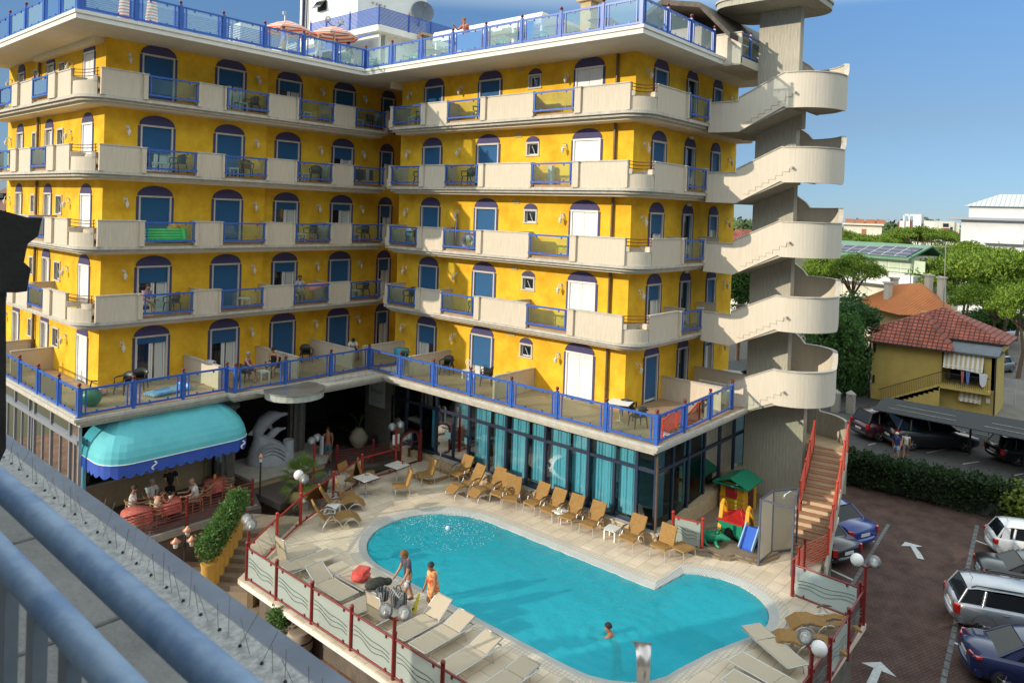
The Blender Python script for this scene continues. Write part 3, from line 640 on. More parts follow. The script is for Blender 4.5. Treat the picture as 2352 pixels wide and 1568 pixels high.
# timber gable roof at the right rear of the roof terrace
mb = MB(); a = [(3.3, 3.9, 22.0), (3.3, .9, 23.75), (3.3, -.9, 23.35), (3.3, -2.3, 21.9)]
a2 = [(x, y, z-.22) for x, y, z in a][::-1]
mb.extr(a+a2, (6.2, 0, 0), 0); mb.build('gable_roof', pm('gable_timber', (.05, .035, .025), (.10, .08, .06), 4, .7), hotel)
mb = MB(); mb.box(4.2, 9.2, -.6, 3.3, RTOP, 22.6); mb.build('gable_wall', pm('gable_wall', (.45, .33, .25), None, rough=.9), hotel)
mb = MB(); mb.box(.2, 9.3, 3.6, 15.5, RTOP, RTOP+.6); mb.build('roof_stand', M_soffit, hotel)
mb = MB(); mb.box(1.2, 9.0, 5.8, 13.0, RTOP+2.25, RTOP+2.4, 0)
for y in (5.9, 7.6, 9.3, 11.1, 12.9): mb.bar((1.3, y, RTOP), (1.3, y, RTOP+2.25), .1, .1)
for i in range(24): mb.prism([(1.15, 5.8+i*.3), (1.17, 5.8+i*.3), (1.17, 6.1+i*.3), (1.15, 6.1+i*.3)], RTOP+1.95-(.07 if i % 4 < 2 else 0), RTOP+2.3)
mb.build('roof_pergola', M_white, hotel)
mb = MB(); mb.box(2.9, 3.0, 5.8, 13.0, RTOP, RTOP+2.2); mb.build('roof_bar_wall', pm('roof_bar', (.62, .62, .58), None, rough=.8), hotel)

# ================================================================ STAIR TOWER
tw = thing('stair_tower', 'raw concrete spiral stair tower with curved beige parapets beside the yellow hotel', 'stair tower', (5.9, -3.4, 0))
TO = Vector((5.9, -3.4, 0))
class TB(MB):
    def build(s, name, mats, parent=tw, norm=True, bevel=0):
        s.v = [(x-TO.x, y-TO.y, z) for x, y, z in s.v]; return MB.build(s, name, mats, parent, norm, bevel)
mb = TB(); mb.box(5.9, 6.3, -4.2, -2.45, T+1.4, 24.0); mb.box(5.9, 6.3, -4.95, -2.45, 0, T+1.4)
mb.extr([(5.9, -4.2, 20.1), (5.9, -4.42, 19.7), (5.9, -4.42, 18.2), (5.9, -4.2, 18.2)], (.4, 0, 0)); mb.build('column', M_concrete)
mb = TB(); L = Vector((0, 0, 0))
def rrect(cx, cy, hx, hy, r, n=6):
    o = []
    for sx, sy, a in ((1, 1, 0), (-1, 1, 90), (-1, -1, 180), (1, -1, 270)):
        o += [(cx+sx*(hx-r)+r*math.cos(R(a+90*i/n)), cy+sy*(hy-r)+r*math.sin(R(a+90*i/n))) for i in range(n+1)]
    return o
mb.prism(rrect(6.0, -3.0, 1.8, 2.08, .9), 23.25, 23.5, 0); mb.prism(rrect(6.0, -3.0, 1.86, 2.14, .95), 23.5, 23.58, 1); mb.build('canopy', [M_concrete, M_trim])
def stair_level(z, top=False, first=False):
    """landing at z, front flight up to the half landing, U turn, back flight to z+H"""
    pts = []   # (x, y, top, bottom)
    x0, cyc = 4.1, -4.42
    if not first:
        for y, t, b in ((-1.12, .76, -.47), (-2.45, .76, -.5), (-2.451, .90, -.5), (-4.3, 1.76, .42)): pts.append((x0, y, t, b))
    n = 40
    cyc, rad = -4.42, 1.66
    for i in range(n+1):
        a = math.pi*i/n; t, b = 1.74, .36
        f = min(max((a-R(96))/R(20), 0), 1); t += .62*f; b += .5*f
        pts.append((5.9-1.8*math.cos(a), cyc-rad*math.sin(a), t, b))
    if not top: pts += [(7.7, -4.3, 2.36, .86), (7.7, -4.1, 2.6, .9), (7.7, -2.4, H+.85, H-.5), (7.7, -1.12, H+.78, H-.47)]
    mb = TB(); th = .12; P = [Vector((x, y, 0)) for x, y, t, b in pts]; rings = []
    for i, (x, y, t, b) in enumerate(pts):
        d = (P[min(i+1, len(P)-1)]-P[max(i-1, 0)]).normalized(); nn = Vector((-d.y, d.x, 0))
        if abs(x-x0) < 1e-6 and y > cyc: nn = Vector((1, 0, 0))
        o, q = P[i], P[i]+nn*th
        rings.append([(o.x, o.y, z+b), (o.x, o.y, z+t), (q.x, q.y, z+t), (q.x, q.y, z+b)])
    mb.loft(rings, 0, False)
    capr = [[(r[1][0]*1.0+(r[1][0]-r[2][0])*.3, r[1][1]+(r[1][1]-r[2][1])*.3, r[1][2]), (r[2][0]+(r[2][0]-r[1][0])*.3, r[2][1]+(r[2][1]-r[1][1])*.3, r[2][2]), (r[2][0]+(r[2][0]-r[1][0])*.3, r[2][1]+(r[2][1]-r[1][1])*.3, r[2][2]+.04), (r[1][0]+(r[1][0]-r[2][0])*.3, r[1][1]+(r[1][1]-r[2][1])*.3, r[1][2]+.04)] for r in rings]
    mb.loft(capr, 1, False)
    # stepped joint line and spout on the outer face
    par = mb.build('parapet', [M_tower, M_trim])
    jt = TB(); 
    if not first:
        yy, zz = -2.75, z-.12
        for i in range(7):
            jt.box(4.088, 4.1, yy-.27, yy, zz, zz+.014); jt.box(4.088, 4.1, yy-.27, yy-.256, zz, zz+.15); yy -= .27; zz += .15
        jt.build('joint', pm('joint_line', (.42, .36, .28), None, rough=.9), par)
        sp = TB(); sp.tube([(4.12, -4.75, z+.95), (3.95, -4.75, z+.93)], .05, 8); sp.build('spout', M_trim, par)
    fl = TB()
    fl.prism([(5.9+1.75*math.cos(R(a)), cyc+1.6*math.sin(R(a))) for a in range(180, 361, 12)], z+.5, z+.66)
    if not first:
        fl.extr([(4.15, -2.45, z-.3), (4.15, -4.45, z+.5), (4.15, -4.45, z+.36), (4.15, -2.45, z-.48)], (1.75, 0, 0))
        for i in range(6): fl.box(4.2, 5.9, -2.5-.3*(i+1), -2.5-.3*i, z-.3+.14*i, z-.02+.15*(i+1))
    if not top: fl.extr([(6.3, -4.45, z+.66), (6.3, -2.3, z+H), (6.3, -2.3, z+H-.2), (6.3, -4.45, z+.46)], (1.4, 0, 0))
    fl.build('flight', M_soffitc)
    if not first:
        ld = TB(); ld.box(4.12, 7.7, -2.45, -1.12, z-.45, z-.02); ld.build('landing', M_soffitc)
M_soffitc = pm('stair_concrete', (.42, .38, .32), (.34, .31, .26), 3, .9, spec=.2)
for k in range(1, 5): stair_level(T+H*k)
stair_level(T)
# roof level landing box with blue glass
mb = TB(); mb.box(4.1, 4.22, -2.45, -1.15, RTOP-.3, RTOP+.95); mb.box(4.07, 4.25, -2.48, -1.15, RTOP+.95, RTOP+1.0, 1); mb.box(4.12, 7.7, -2.45, -1.15, RTOP-.35, RTOP-.02); mb.build('roof_landing', [M_tower, M_trim])
mb = TB(); mb.bar((4.2, -2.42, RTOP+.95), (5.9, -2.42, RTOP+.95), .06, .07); mb.bar((4.2, -2.42, RTOP+.08), (5.9, -2.42, RTOP+.08), .06, .07); mb.bar((5.1, -2.42, RTOP), (5.1, -2.42, RTOP+1.05), .1, .1); mb.ball((5.1, -2.42, RTOP+1.1), .06, 8, 6, 1)
gb = mb.build('roof_landing_rail', [M_blue, M_ball]); g = TB(); g.add([(4.25, -2.42, RTOP+.12), (5.85, -2.42, RTOP+.12), (5.85, -2.42, RTOP+.9), (4.25, -2.42, RTOP+.9)], [(0, 1, 2, 3)]); g.build('pane', M_tglass, gb)
# lowest landing (half way between deck and terrace) with curved wall, and straight tiled steps down to the pool deck
LZ = T-1.5
mb = TB(); mb.prism([(6.3, -6.45), (6.3, -4.4)]+[(7.9, -4.4)]+arc(6.3, -4.85, 1.6, 0, -90, 10), LZ-.35, LZ, 0); mb.build('lower_landing', [M_tan])
mb = TB(); o = [(8.0, -2.5)]+arc(6.35, -4.75, 1.65, 0, -62, 12); rings = []
for i, (x, y) in enumerate(o):
    dx, dy = x-6.35, y+4.75; l = math.hypot(dx, dy) if i else 1.; nx, ny = (dx/l, dy/l) if i else (1, 0)
    tz = LZ+1.0+(1.3 if i == 0 else (.45 if i < 2 else 0)); rings.append([(x, y, LZ-2), (x, y, tz), (x+nx*.14, y+ny*.14, tz), (x+nx*.14, y+ny*.14, LZ-2)])
mb.loft(rings, 0, False); mb.build('landing_wall', M_concrete)
# ================================================================ GROUND
M_pave = brick('parking_paver', (.105, .058, .046), (.08, .052, .046), (.03, .024, .022), .22, .11, .008, .9, .25, R(20), nz=.3, spec=.2)
M_yard = brick('yard_brick', (.20, .085, .045), (.27, .15, .09), (.16, .12, .09), .24, .12, .012, .9, .3, R(35), nz=.25, spec=.2)
M_asph = pm('asphalt', (.062, .062, .064), (.09, .088, .085), 2.5, .95, .3, bscale=60, detail=8, spec=.2)
M_conc = pm('concrete_path', (.34, .26, .17), (.27, .20, .13), 1.2, .9, .2, detail=8, spec=.2)
M_deck = brick('deck_slab', (.74, .62, .47), (.64, .53, .40), (.34, .28, .21), .92, .46, .008, .55, .15, R(0), nz=.14, offset=.5, spec=.4)
M_mos = brick('mosaic_white', (.60, .60, .56), (.50, .53, .52), (.34, .34, .33), .06, .06, .008, .35, .1, offset=0, nz=.08)
def struct(name, mb, mats, **k): return tag(mb.build(name, mats, **k), kind='structure')
mb = MB(); mb.add([(-1500, -1500, -.3), (2500, -1500, -.3), (2500, 2500, -.3), (-1500, 2500, -.3)], [(0, 1, 2, 3)])
struct('ground', mb, pm('far_ground', (.10, .11, .06), (.14, .12, .08), .05, 1., spec=.1))
mb = MB(); mb.box(-24, 19.5, -40, 16, -.3, 0.); struct('parking_paving', mb, M_pave)
mb = MB(); mb.prism([(19.0, -60), (36, -60), (36, 6), (60, 10), (60, 60), (9.6, 60), (9.6, -.5), (18.4, -1.6)], -.3, 1.0); struct('upper_parking', mb, M_asph)
mb = MB(); mb.prism([(36, -60), (120, -60), (120, 30), (60, 30), (60, 10), (36, 6)], -.3, .98); struct('street', mb, pm('street_grey', (.16, .15, .14), (.22, .20, .17), .6, .95, spec=.2))
mb = MB(); mb.prism([(-23.7, -14), (-12.0, -14), (-11.2, 9.0), (-15.2, 14.2), (-15.2, 30), (-23.7, 30)], -.0, 1.3, 0)
struct('courtyard', mb, M_yard)
mb = MB(); mb.prism([(-14.5, 2.6), (-12.4, 3.2), (-11.0, 5.5), (-11.0, 8.8), (-12.4, 9.9), (-17, 9.4), (-15.4, 5)], 1.3, 1.306); struct('yard_path', mb, M_conc)
# painted arrows, bay lines, kerb strip
M_paint = pm('road_paint', (.50, .52, .52), (.36, .37, .38), 7, .8, lo=.4, hi=.7)
def paint(name, polys, z, label):
    mb = MB()
    for p in polys: mb.add([(x, y, z) for x, y in p], [tuple(range(len(p)))])
    return struct(name, mb, M_paint)
paint('direction_arrow', [[(.86, -8.81), (1.36, -9.27), (.84, -9.86), (.85, -9.45)][:3]+[(.85, -9.42), (-.75, -9.55), (-.75, -9.27), (.85, -9.19)]], .004, '')
paint('curved_arrow', [[(11.51, -7.54), (12.1, -7.56), (12.15, -8.25), (11.85, -8.04), (11.3, -8.36), (10.74, -8.62), (10.67, -8.36), (11.2, -8.12), (11.77, -7.85)]], .004, '')
mb = MB()
for i in range(34):
    t = i/34; a = Vector((16.5, -9.68, 0)).lerp(Vector((-1.5, -11.3, 0)), t); mb.obox((a.x, a.y, .003), (.46, .16, .006), R(5))
for i in range(22):
    t = i/22; a = Vector((13.5, -6.5, 0)).lerp(Vector((5.5, -7.05, 0)), t); mb.obox((a.x, a.y, .003), (.33, .14, .006), R(4))
struct('bay_strip', mb, pm('strip_grey', (.16, .17, .18), (.10, .10, .11), 5, .9))
d = Vector((-.28, -.96)).normalized()
paint('bay_lines', [[(x, y), (x+d.x*L, y+d.y*L), (x+d.x*L+.12, y+d.y*L), (x+.12, y)] for x, y, L in ((14.6, -9.9, 4.5), (9.7, -10.25, 4.5), (4.35, -10.8, 4.5), (.4, -11.1, 4.5))]+[[(7.0, -5.2), (6.5, -6.95), (6.62, -7.0), (7.12, -5.2)], [(11.3, -4.8), (11.0, -6.5), (11.12, -6.55), (11.42, -4.8)]], .004, '')
paint('upper_bay_lines', [[(a.x, a.y), (b.x, b.y), (b.x+.1, b.y+.05), (a.x+.1, a.y+.05)] for a, b in ((atz(2130, 1040, 1.0), atz(2212, 1023, 1.0)), (atz(2212, 1066, 1.0), atz(2250, 1060, 1.0)), (atz(1995, 1022, 1.0), atz(2012, 1018, 1.0)), (atz(2330, 1092, 1.0), atz(2352, 1088, 1.0)))], 1.004, '')

# ================================================================ POOL
def pool_outline(o=0.):
    """outer coping line grown inward by o: round west end, straight sides, notch and round bay at the east end"""
    r, cx = 3.2, -6.62
    p = [(cx+(r-o)*math.cos(R(a)), 3.35+(r-o)*math.sin(R(a))) for a in range(0, 181, 9)]
    p += [(cx-r+o, -4.3)]
    p += [(cx-r+o+1.95*(1-math.cos(R(a))), -4.3-(2.5-o*.6)*math.sin(R(a))) for a in range(15, 91, 15)]
    p += [(-5.8, -7.25+o*.8)]
    bx, by, br = -3.75, -5.4, 2.55
    p += [(bx+(br-o)*math.cos(R(a)), by+(br-o)*math.sin(R(a))) for a in range(-108, 54, 9)]
    p += [(cx+r-o, -3.62-o*.4)]
    return p
def annulus(mb, A, B, z0, z1, mi=0):
    n = len(A); mb.add([(x, y, z0) for x, y in A]+[(x, y, z1) for x, y in B], [(i, (i+1) % n, n+(i+1) % n, n+i) for i in range(n)], mi)
po = pool_outline(0); WZ = DK-.10
deck = [(-12.95, -9.68), (-1.48, -9.5), (-1.38, -7.2), (1.0, -7.35), (6.2, -6.4), (6.2, -2.0), (-1.2, -2.0), (-1.2, 10.3), (-5.0, 10.2), (-9.4, 8.2), (-12.95, 5.9)]
bm = bmesh.new()
def loopv(pts, z): return [bm.verts.new((x, y, z)) for x, y in pts]
A, B = loopv(deck, DK), loopv(po, DK)
for Lp in (A, B):
    for i in range(len(Lp)): bm.edges.new((Lp[i], Lp[(i+1) % len(Lp)]))
bmesh.ops.triangle_fill(bm, use_beauty=True, edges=bm.edges[:])
loopv(deck, DK-.16)
bm.verts.ensure_lookup_table(); n = len(deck); C = bm.verts[-n:]
for i in range(n): bm.faces.new((A[i], A[(i+1) % n], C[(i+1) % n], C[i]))
me = bpy.data.meshes.new('pool_deck'); bmesh.ops.recalc_face_normals(bm, faces=bm.faces); bm.to_mesh(me); bm.free(); me.materials.append(M_deck)
o = bpy.data.objects.new('pool_deck', me); COL.objects.link(o); tag(o, kind='structure')
mb = MB()
base = [(-12.35, -9.2), (-1.7, -9.2), (-1.7, -6.9), (1.2, -6.9), (6.1, -6.2), (6.1, 10.0), (-5, 10.0), (-9.3, 7.9), (-12.35, 5.6)]
mb.prism(base, -.1, DK-.16, 0, False); struct('deck_base', mb, pm('base_dark', (.16, .13, .10), (.10, .085, .07), 2, .9))
mb = MB(); mb.box(-12.98, -12.86, -9.75, 5.7, DK-.14, DK-.04); struct('deck_edge', mb, M_white)
mb = MB(); p1, p2, p3 = pool_outline(.30), pool_outline(.62), pool_outline(.66)
annulus(mb, po, p1, DK+.004, DK+.004, 1); annulus(mb, p1, pool_outline(.34), DK+.005, DK+.005, 2); annulus(mb, pool_outline(.34), p2, DK+.004, WZ+.03, 0); annulus(mb, p2, p3, WZ+.03, WZ-.25, 0)
struct('pool_coping', mb, [M_mos, brick('coping_tile', (.66, .58, .48), (.60, .53, .44), (.40, .35, .28), .12, .12, .01, .6, .15, offset=0, nz=.08), pm('gutter_grate', (.60, .56, .50), (.42, .40, .36), 40, .7)], norm=False)
M_basin = brick('basin_tile', (.02, .50, .64), (.03, .55, .68), (.04, .52, .62), .1, .1, .006, .4, .05, offset=0, nz=.10)
mb = MB(); annulus(mb, p3, p3, WZ-.25, DK-1.45); mb.add([(x, y, DK-1.45) for x, y in p3], [tuple(range(len(p3)))])
for i in range(4):     # bathing steps in the round bay
    mb.prism([(-3.75+(2.4-i*.5)*math.cos(R(a)), -5.4+(2.4-i*.5)*math.sin(R(a))) for a in range(-100, 51, 10)]+[(-4.4+i*.05, -4.2), (-4.6, -6.8)], DK-1.44+.0*i, DK-.5-.24*i)
struct('pool_basin', mb, M_basin, norm=False)
mb = MB()
x0, x1, y0, y1, st = -9.3, -1.6, -7.3, 6.1, .06
nx, ny = int((x1-x0)/st), int((y1-y0)/st)
rng = np.random.RandomState(3)
gx, gy = np.meshgrid(np.linspace(x0, x1, nx), np.linspace(y0, y1, ny))
zz = np.zeros_like(gx)
for i in range(40):
    a = rng.uniform(0, 2*math.pi); lam = rng.uniform(.22, 1.0); amp = .0026*lam*rng.uniform(.5, 1.2); zz += amp*np.sin(2*math.pi/lam*(gx*math.cos(a)+gy*math.sin(a))+rng.uniform(0, 6.3))
for cx, cy, lam, amp in ((-7.0, -4.45, .42, .012), (-5.6, 4.0, .35, .010)):
    d_ = np.hypot(gx-cx, gy-cy); zz += amp*np.exp(-d_/1.6)*np.sin(2*math.pi*d_/lam)
def inside(px, py, poly):
    c = np.zeros(px.shape, bool); n = len(poly)
    for i in range(n):
        (ax, ay), (bx, by) = poly[i], poly[i-1]
        c ^= ((ay > py) != (by > py)) & (px < (bx-ax)*(py-ay)/((by-ay) or 1e-9)+ax)
    return c
keep = inside(gx, gy, pool_outline(.60)); idx = -np.ones(gx.shape, int); vs = []
for j in range(ny):
    for i in range(nx):
        if keep[j, i]: idx[j, i] = len(vs); vs.append((gx[j, i], gy[j, i], WZ+zz[j, i]))
fs = [(idx[j, i], idx[j, i+1], idx[j+1, i+1], idx[j+1, i]) for j in range(ny-1) for i in range(nx-1) if min(idx[j, i], idx[j, i+1], idx[j+1, i+1], idx[j+1, i]) >= 0]
mb.add(vs, fs, 0, True)
M_water = glassy('pool_water', (.60, .90, .94), 1.33, .03)
n_ = M_water.node_tree.nodes; l_ = M_water.node_tree.links
tc = n_.new('ShaderNodeTexCoord'); nz_ = n_.new('ShaderNodeTexNoise'); nz_.inputs['Scale'].default_value = 9; nz_.inputs['Detail'].default_value = 3
bp = n_.new('ShaderNodeBump'); bp.inputs['Strength'].default_value = .7; bp.inputs['Distance'].default_value = .04
l_.new(tc.outputs['Object'], nz_.inputs['Vector']); l_.new(nz_.outputs['Fac'], bp.inputs['Height'])
for q in n_:
    if q.type in ('BSDF_GLOSSY', 'FRESNEL'): l_.new(bp.outputs[0], q.inputs['Normal'])
df_ = n_.new('ShaderNodeBsdfDiffuse'); df_.inputs[0].default_value = (.05, .68, .82, 1)
mxw = n_.new('ShaderNodeMixShader'); mxw.inputs[0].default_value = .42
trn = [q for q in n_ if q.type == 'BSDF_TRANSPARENT'][0]; mm = [q for q in n_ if q.type == 'MIX_SHADER' and q != mxw][0]
l_.new(trn.outputs[0], mxw.inputs[1]); l_.new(df_.outputs[0], mxw.inputs[2]); l_.new(mxw.outputs[0], mm.inputs[1])
l_.new(bp.outputs[0], df_.inputs['Normal'])
struct('pool_water', mb, M_water, norm=False)
# jet in the round end: foam dome and thin falling streams
mb = MB(); mb.ball((-5.6, 4.0, WZ+.05), .09, 14, 10, 0); rng = random.Random(5)
jet = thing('water_jet', 'white bubbling fountain jet throwing thin streams in the round end of the pool', 'fountain', (-5.6, 4.0, WZ))
mb.v = [(x+5.6, y-4.0, z-WZ) for x, y, z in mb.v]; mb.build('foam', pm('foam', (.72, .80, .82), (.55, .68, .72), 20, .3), jet)
mb = MB()
for i in range(520):
    a = rng.uniform(0, 6.283); d_ = 1.9*rng.random()**.75; mb.ball((d_*math.cos(a), d_*math.sin(a), .03+max(0, .45*math.sin(math.pi*min(d_/1.6, 1)))*rng.random()), rng.uniform(.006, .013), 5, 4)
mb.build('droplets', pm('drops', (.85, .90, .92), None, rough=.1), jet)
# curved steel water spout at the near rim
mb = MB(); pr = [(0, 0), (.02, .5), (.12, .8), (.38, .95), (.62, .92), (.86, .78)]; cx, cy = -8.6, -6.15
dv = Vector((.8, .55, 0)).normalized(); sd = Vector((-dv.y, dv.x, 0)); rings = []
for i, (u, h) in enumerate(pr):
    wd = .16+.10*(i/5)**1.5; c = Vector((cx, cy, DK))+dv*u*.9+Vector((0, 0, h*.8)); q = Vector((0, 0, .02))
    rings.append([c-sd*wd-q, c+sd*wd-q, c+sd*wd+q, c-sd*wd+q])
mb.loft(rings, 0, True); tag(mb.build('water_spout', pm('spout_steel', (.55, .50, .48), None, rough=.3, metal=.85)), 'wide curved steel waterfall spout rising from the pool rim', 'spout')

# ================================================================ POOL FENCE (red posts, frosted wavy panels)
def fence_panel(parent, org, a, b, mat, h=1.05, waves=True, post=(True, True), gm=None, tall=None, redm=None):
    a, b = Vector((*a, 0))-org, Vector((*b, 0))-org; d = (b-a).normalized(); z = DK; mb = MB(); u = Vector((0, 0, 1))
    mb.tube([a+u*(z+h-.03), b+u*(z+h-.03)], .03, 8); mb.tube([a+u*(z+.06), b+u*(z+.06)], .03, 8)
    L = (b-a).length
    for q in (.18, .82):
        c = a.lerp(b, q); mb.obox(c+u*(z+h-.09), (.05, .06, .07), math.atan2(d.y, d.x)); mb.obox(c+u*(z+.12), (.05, .06, .07), math.atan2(d.y, d.x))
    fr = mb.build('fence_panel', mat, parent)
    g = MB(); g.add([a+d*.08+u*(z+.1), b-d*.08+u*(z+.1), b-d*.08+u*(z+h-.07), a+d*.08+u*(z+h-.07)], [(0, 1, 2, 3)]); g.build('pane', gm or M_fglass, fr)
    if waves:
        wv = MB(); nn = Vector((-d.y, d.x, 0))*.012
        for s in (-1, 1):
            for k in range(3):
                pts = [a+d*(.12+(L-.3)*t)+nn*s+u*(z+.32+.12*k+.16*(1-t)+.06*math.sin(t*9+k*.3)*(1-.3*k)) for t in [i/24 for i in range(25)]]
                wv.tube(pts, .008, 5)
        wv.build('wave_etching', pm('etch_dark', (.10, .12, .10), None, rough=.3), fr)
def fence_post(parent, org, p, mat, h=1.12, top=True):
    mb = MB(); c = Vector((*p, 0))-org; mb.tube([c+Vector((0, 0, DK-.25)), c+Vector((0, 0, DK+h))], .055, 12)
    if top: mb.ball(c+Vector((0, 0, DK+h+.05)), .065, 12, 8)
    return mb.build('post', mat, parent)
def pool_fence(name, label, pts, mat, gm=None, waves=True, skip=()):
    org = Vector((pts[0][0], pts[0][1], 0)); th = thing(name, label, 'fence', org)
    for i, (a, b) in enumerate(zip(pts, pts[1:])):
        if i in skip: continue
        fence_panel(th, org, a, b, mat, gm=gm, waves=waves)
    for p in pts: fence_post(th, org, p, mat)
    return th
M_clear = glassy('fence_glass_clear', (.80, .86, .80), 1.5)
pool_fence('glass_fence', 'long dark red fence of frosted wavy glass along the yard side of the pool deck', [(-12.8, y) for y in (5.65, 3.95, 2.12, .3, -1.46, -3.2, -4.95, -6.7, -8.45, -9.6)], M_dred)
pool_fence('glass_fence', 'red fence of clear glass slanting behind the two wicker chaises and the palm', [(-12.7, 5.75), (-10.95, 6.95), (-9.35, 7.95), (-7.2, 8.95), (-5.07, 9.87), (-3.25, 9.8)], M_red, M_clear, False)
pool_fence('glass_fence', 'dark red fence of frosted glass along the car park side of the deck', [(-12.6, -9.65), (-10.4, -9.65), (-8.6, -9.68), (-6.86, -9.66), (-5.19, -9.6), (-3.36, -9.52), (-1.62, -9.42)], M_dred)
pool_fence('glass_fence', 'dark red frosted glass panel closing the deck end beside the stair foot', [(-1.55, -9.3), (-1.45, -7.3)], M_dred)
fg = pool_fence('glass_screen', 'small red framed frosted screen beside the green crocodile toy', [(-.85, -2.75), (-.62, -3.8)], M_red)
fg['category'] = 'screen'
# arched red gate by the hall
g0 = Vector((-1.5, 10.05, 0)); gt = thing('arched_gate', 'arched dark red glass gate leaf standing open between deck and entrance ramp', 'gate', g0)
mb = MB(); e0, e1 = Vector((-.1, .05, DK)), Vector((-1.25, .0, DK)); 
arc_pts = [Vector((e0.x, e0.y, DK+.05)), Vector((e0.x, e0.y, DK+1.1))]+[e0.lerp(e1, .5-.5*math.cos(R(a)))+Vector((0, 0, 1.1+.42*math.sin(R(a)))) for a in range(15, 166, 15)]+[Vector((e1.x, e1.y, DK+1.1)), Vector((e1.x, e1.y, DK+.05))]
mb.tube(arc_pts, .05, 8, closed=True); mb.tube([e0+Vector((0, 0, 1.0)), e1+Vector((0, 0, 1.0))], .035, 6)
mb.build('gate_leaf', M_dred, gt); g = MB(); g.add(arc_pts, [tuple(range(len(arc_pts)))]); g.build('pane', M_clear, gt)
mb = MB(); mb.tube([(0, .05, DK-.1), (0, .05, DK+1.35)], .09, 12); mb.ball((0, .05, DK+1.42), .09, 10, 8); mb.build('post', M_dred, gt)

# ================================================================ GLOBE LAMPS
M_globe = glassy('lamp_globe', (.93, .94, .95), 1.5, .02, (.85, .86, .86), .30)
M_globew = pm('globe_white', (.80, .78, .76), None, rough=.15)
def globe_lamp(p, h, ang, label, mat, ow=0, box=False):
    t = thing('globe_lamp', label, 'lamp', (p[0], p[1], DK), 0, 'globe lamps round the pool')
    mb = MB(); mb.tube([(0, 0, -.2), (0, 0, h)], .05, 12); d = Vector((math.cos(ang), math.sin(ang), 0))
    mb.tube([-d*.16+Vector((0, 0, h+.02)), Vector((0, 0, h-.04)), d*.16+Vector((0, 0, h+.02))], .04, 8); mb.build('pole', mat, t)
    for s in (-1, 1):
        c = d*.24*s+Vector((0, 0, h+.16)); g = MB(); g.ball(c, .185, 20, 14); gl = g.build('globe', M_globew if (ow and s == ow) else M_globe, t)
        b = MB(); b.lathe([(.07, -.16), (.08, -.05), (.05, -.02), (.04, .06)], c, 10); b.build('bulb', M_lampw if s > 0 else M_metal, gl)
    if box:
        for s in (-.13, .13):
            b = MB(); b.obox((s, 0, h-.45), (.1, .05, .45)); b.build('speaker', M_wplas, t)
    return t
va = YAW  # globes pair across the line of the fences
globe_lamp((-12.72, 5.72), 1.62, R(75), 'double globe lamp on the dark red corner post beside the yellow pots', M_dred)
globe_lamp((-12.82, -1.46), 1.55, R(-60), 'double globe lamp on the fence by the pile of red towels', M_dred)
globe_lamp((-12.8, -6.7), 1.55, R(-50), 'double globe lamp at the bottom edge beside an empty sunbed', M_black)
globe_lamp((-9.35, 7.98), 1.62, R(80), 'red double globe lamp in front of the palm', M_red, 1)
globe_lamp((-6.6, 11.2), 1.7, R(30), 'red double globe lamp rising behind the palm', M_red)
globe_lamp((-3.22, 9.85), 1.9, R(0), 'tall red double globe lamp with two speakers beside the arched gate', M_red, 0, True)
globe_lamp((-1.62, -9.45), 1.75, R(-60), 'double globe lamp on the fence corner nearest the cars', M_dred, -1)
globe_lamp((-6.86, -9.68), 1.62, R(60), 'double globe lamp over the white sunbeds near the car park', M_dred, -1)

# ================================================================ STAIRS FROM DECK TO TOWER
st = thing('pool_stairs', 'tiled outdoor staircase with bright red railings climbing from the pool deck', 'stairs', (1.4, -6.8, DK)); so = Vector((1.4, -6.8, 0))
d = Vector((5.2, .95, 0)); d.normalize(); sdv = Vector((-d.y, d.x, 0)); mb = MB(); N = 16; run, rise = .325, 2.64/16
for i in range(N):
    a = d*(run*i); b = d*(run*(i+1)); z = rise*(i+1)
    q = [a-sdv*.58, a+sdv*.58, d*(run*N)+sdv*.58, d*(run*N)-sdv*.58]
    q = [a-sdv*.58, a+sdv*.58, b+sdv*.58, b-sdv*.58]; mb.prism([(v.x, v.y) for v in q], z-rise-.22, z-.03, 0); q2 = [a-sdv*.58-d*.02, a+sdv*.58-d*.02, b+sdv*.58, b-sdv*.58]; mb.prism([(v.x, v.y) for v in q2], z-.03, z, 1)
mb.build('steps', [pm('riser_tile', (.58, .46, .32), (.50, .39, .26), 8, .7), pm('tread_tile', (.34, .17, .085), (.29, .14, .07), 6, .6)], st)
mb = MB(); q = [-sdv*.66-d*.3, -sdv*.58-d*.3, -sdv*.58+d*(run*N), -sdv*.66+d*(run*N)]; mb.extr([q[0]+Vector((0, 0, -.5)), q[3]+Vector((0, 0, 2.2)), q[3]+Vector((0, 0, 2.55)), q[0]+Vector((0, 0, .08))], sdv*.08); mb.build('stringer', M_concrete, st)
def stair_rail(s0, s1, side, n, m):
    rl = MB(); u = Vector((0, 0, 1)); P = lambda s: d*s+sdv*side+u*(rise/run*max(s, 0)+.05)
    for i in range(9): rl.tube([P(s0)+u*(.12+.1*i), P(s1)+u*(.12+.1*i)], .017, 6)
    rl.tube([P(s0)+u*.98, P(s1)+u*.98], .032, 8)
    par = rl.build('railing', m, st)
    for i in range(n+1):
        p = P(s0+(s1-s0)*i/n); k = MB(); k.tube([p-u*.12, p+u*1.03], .045, 8); k.ball(p+u*1.07, .055, 8, 6)
        for j in range(9): k.ball(p+u*(.12+.1*j), .056, 8, 5, 0, (1, 1, .5))
        k.build('post', m, par)
M_orail = pm('stair_red', (.62, .075, .03), (.54, .06, .025), 5, .35)
stair_rail(.2, 5.25, -.62, 5, M_orail); stair_rail(1.9, 5.0, .62, 3, M_orail)
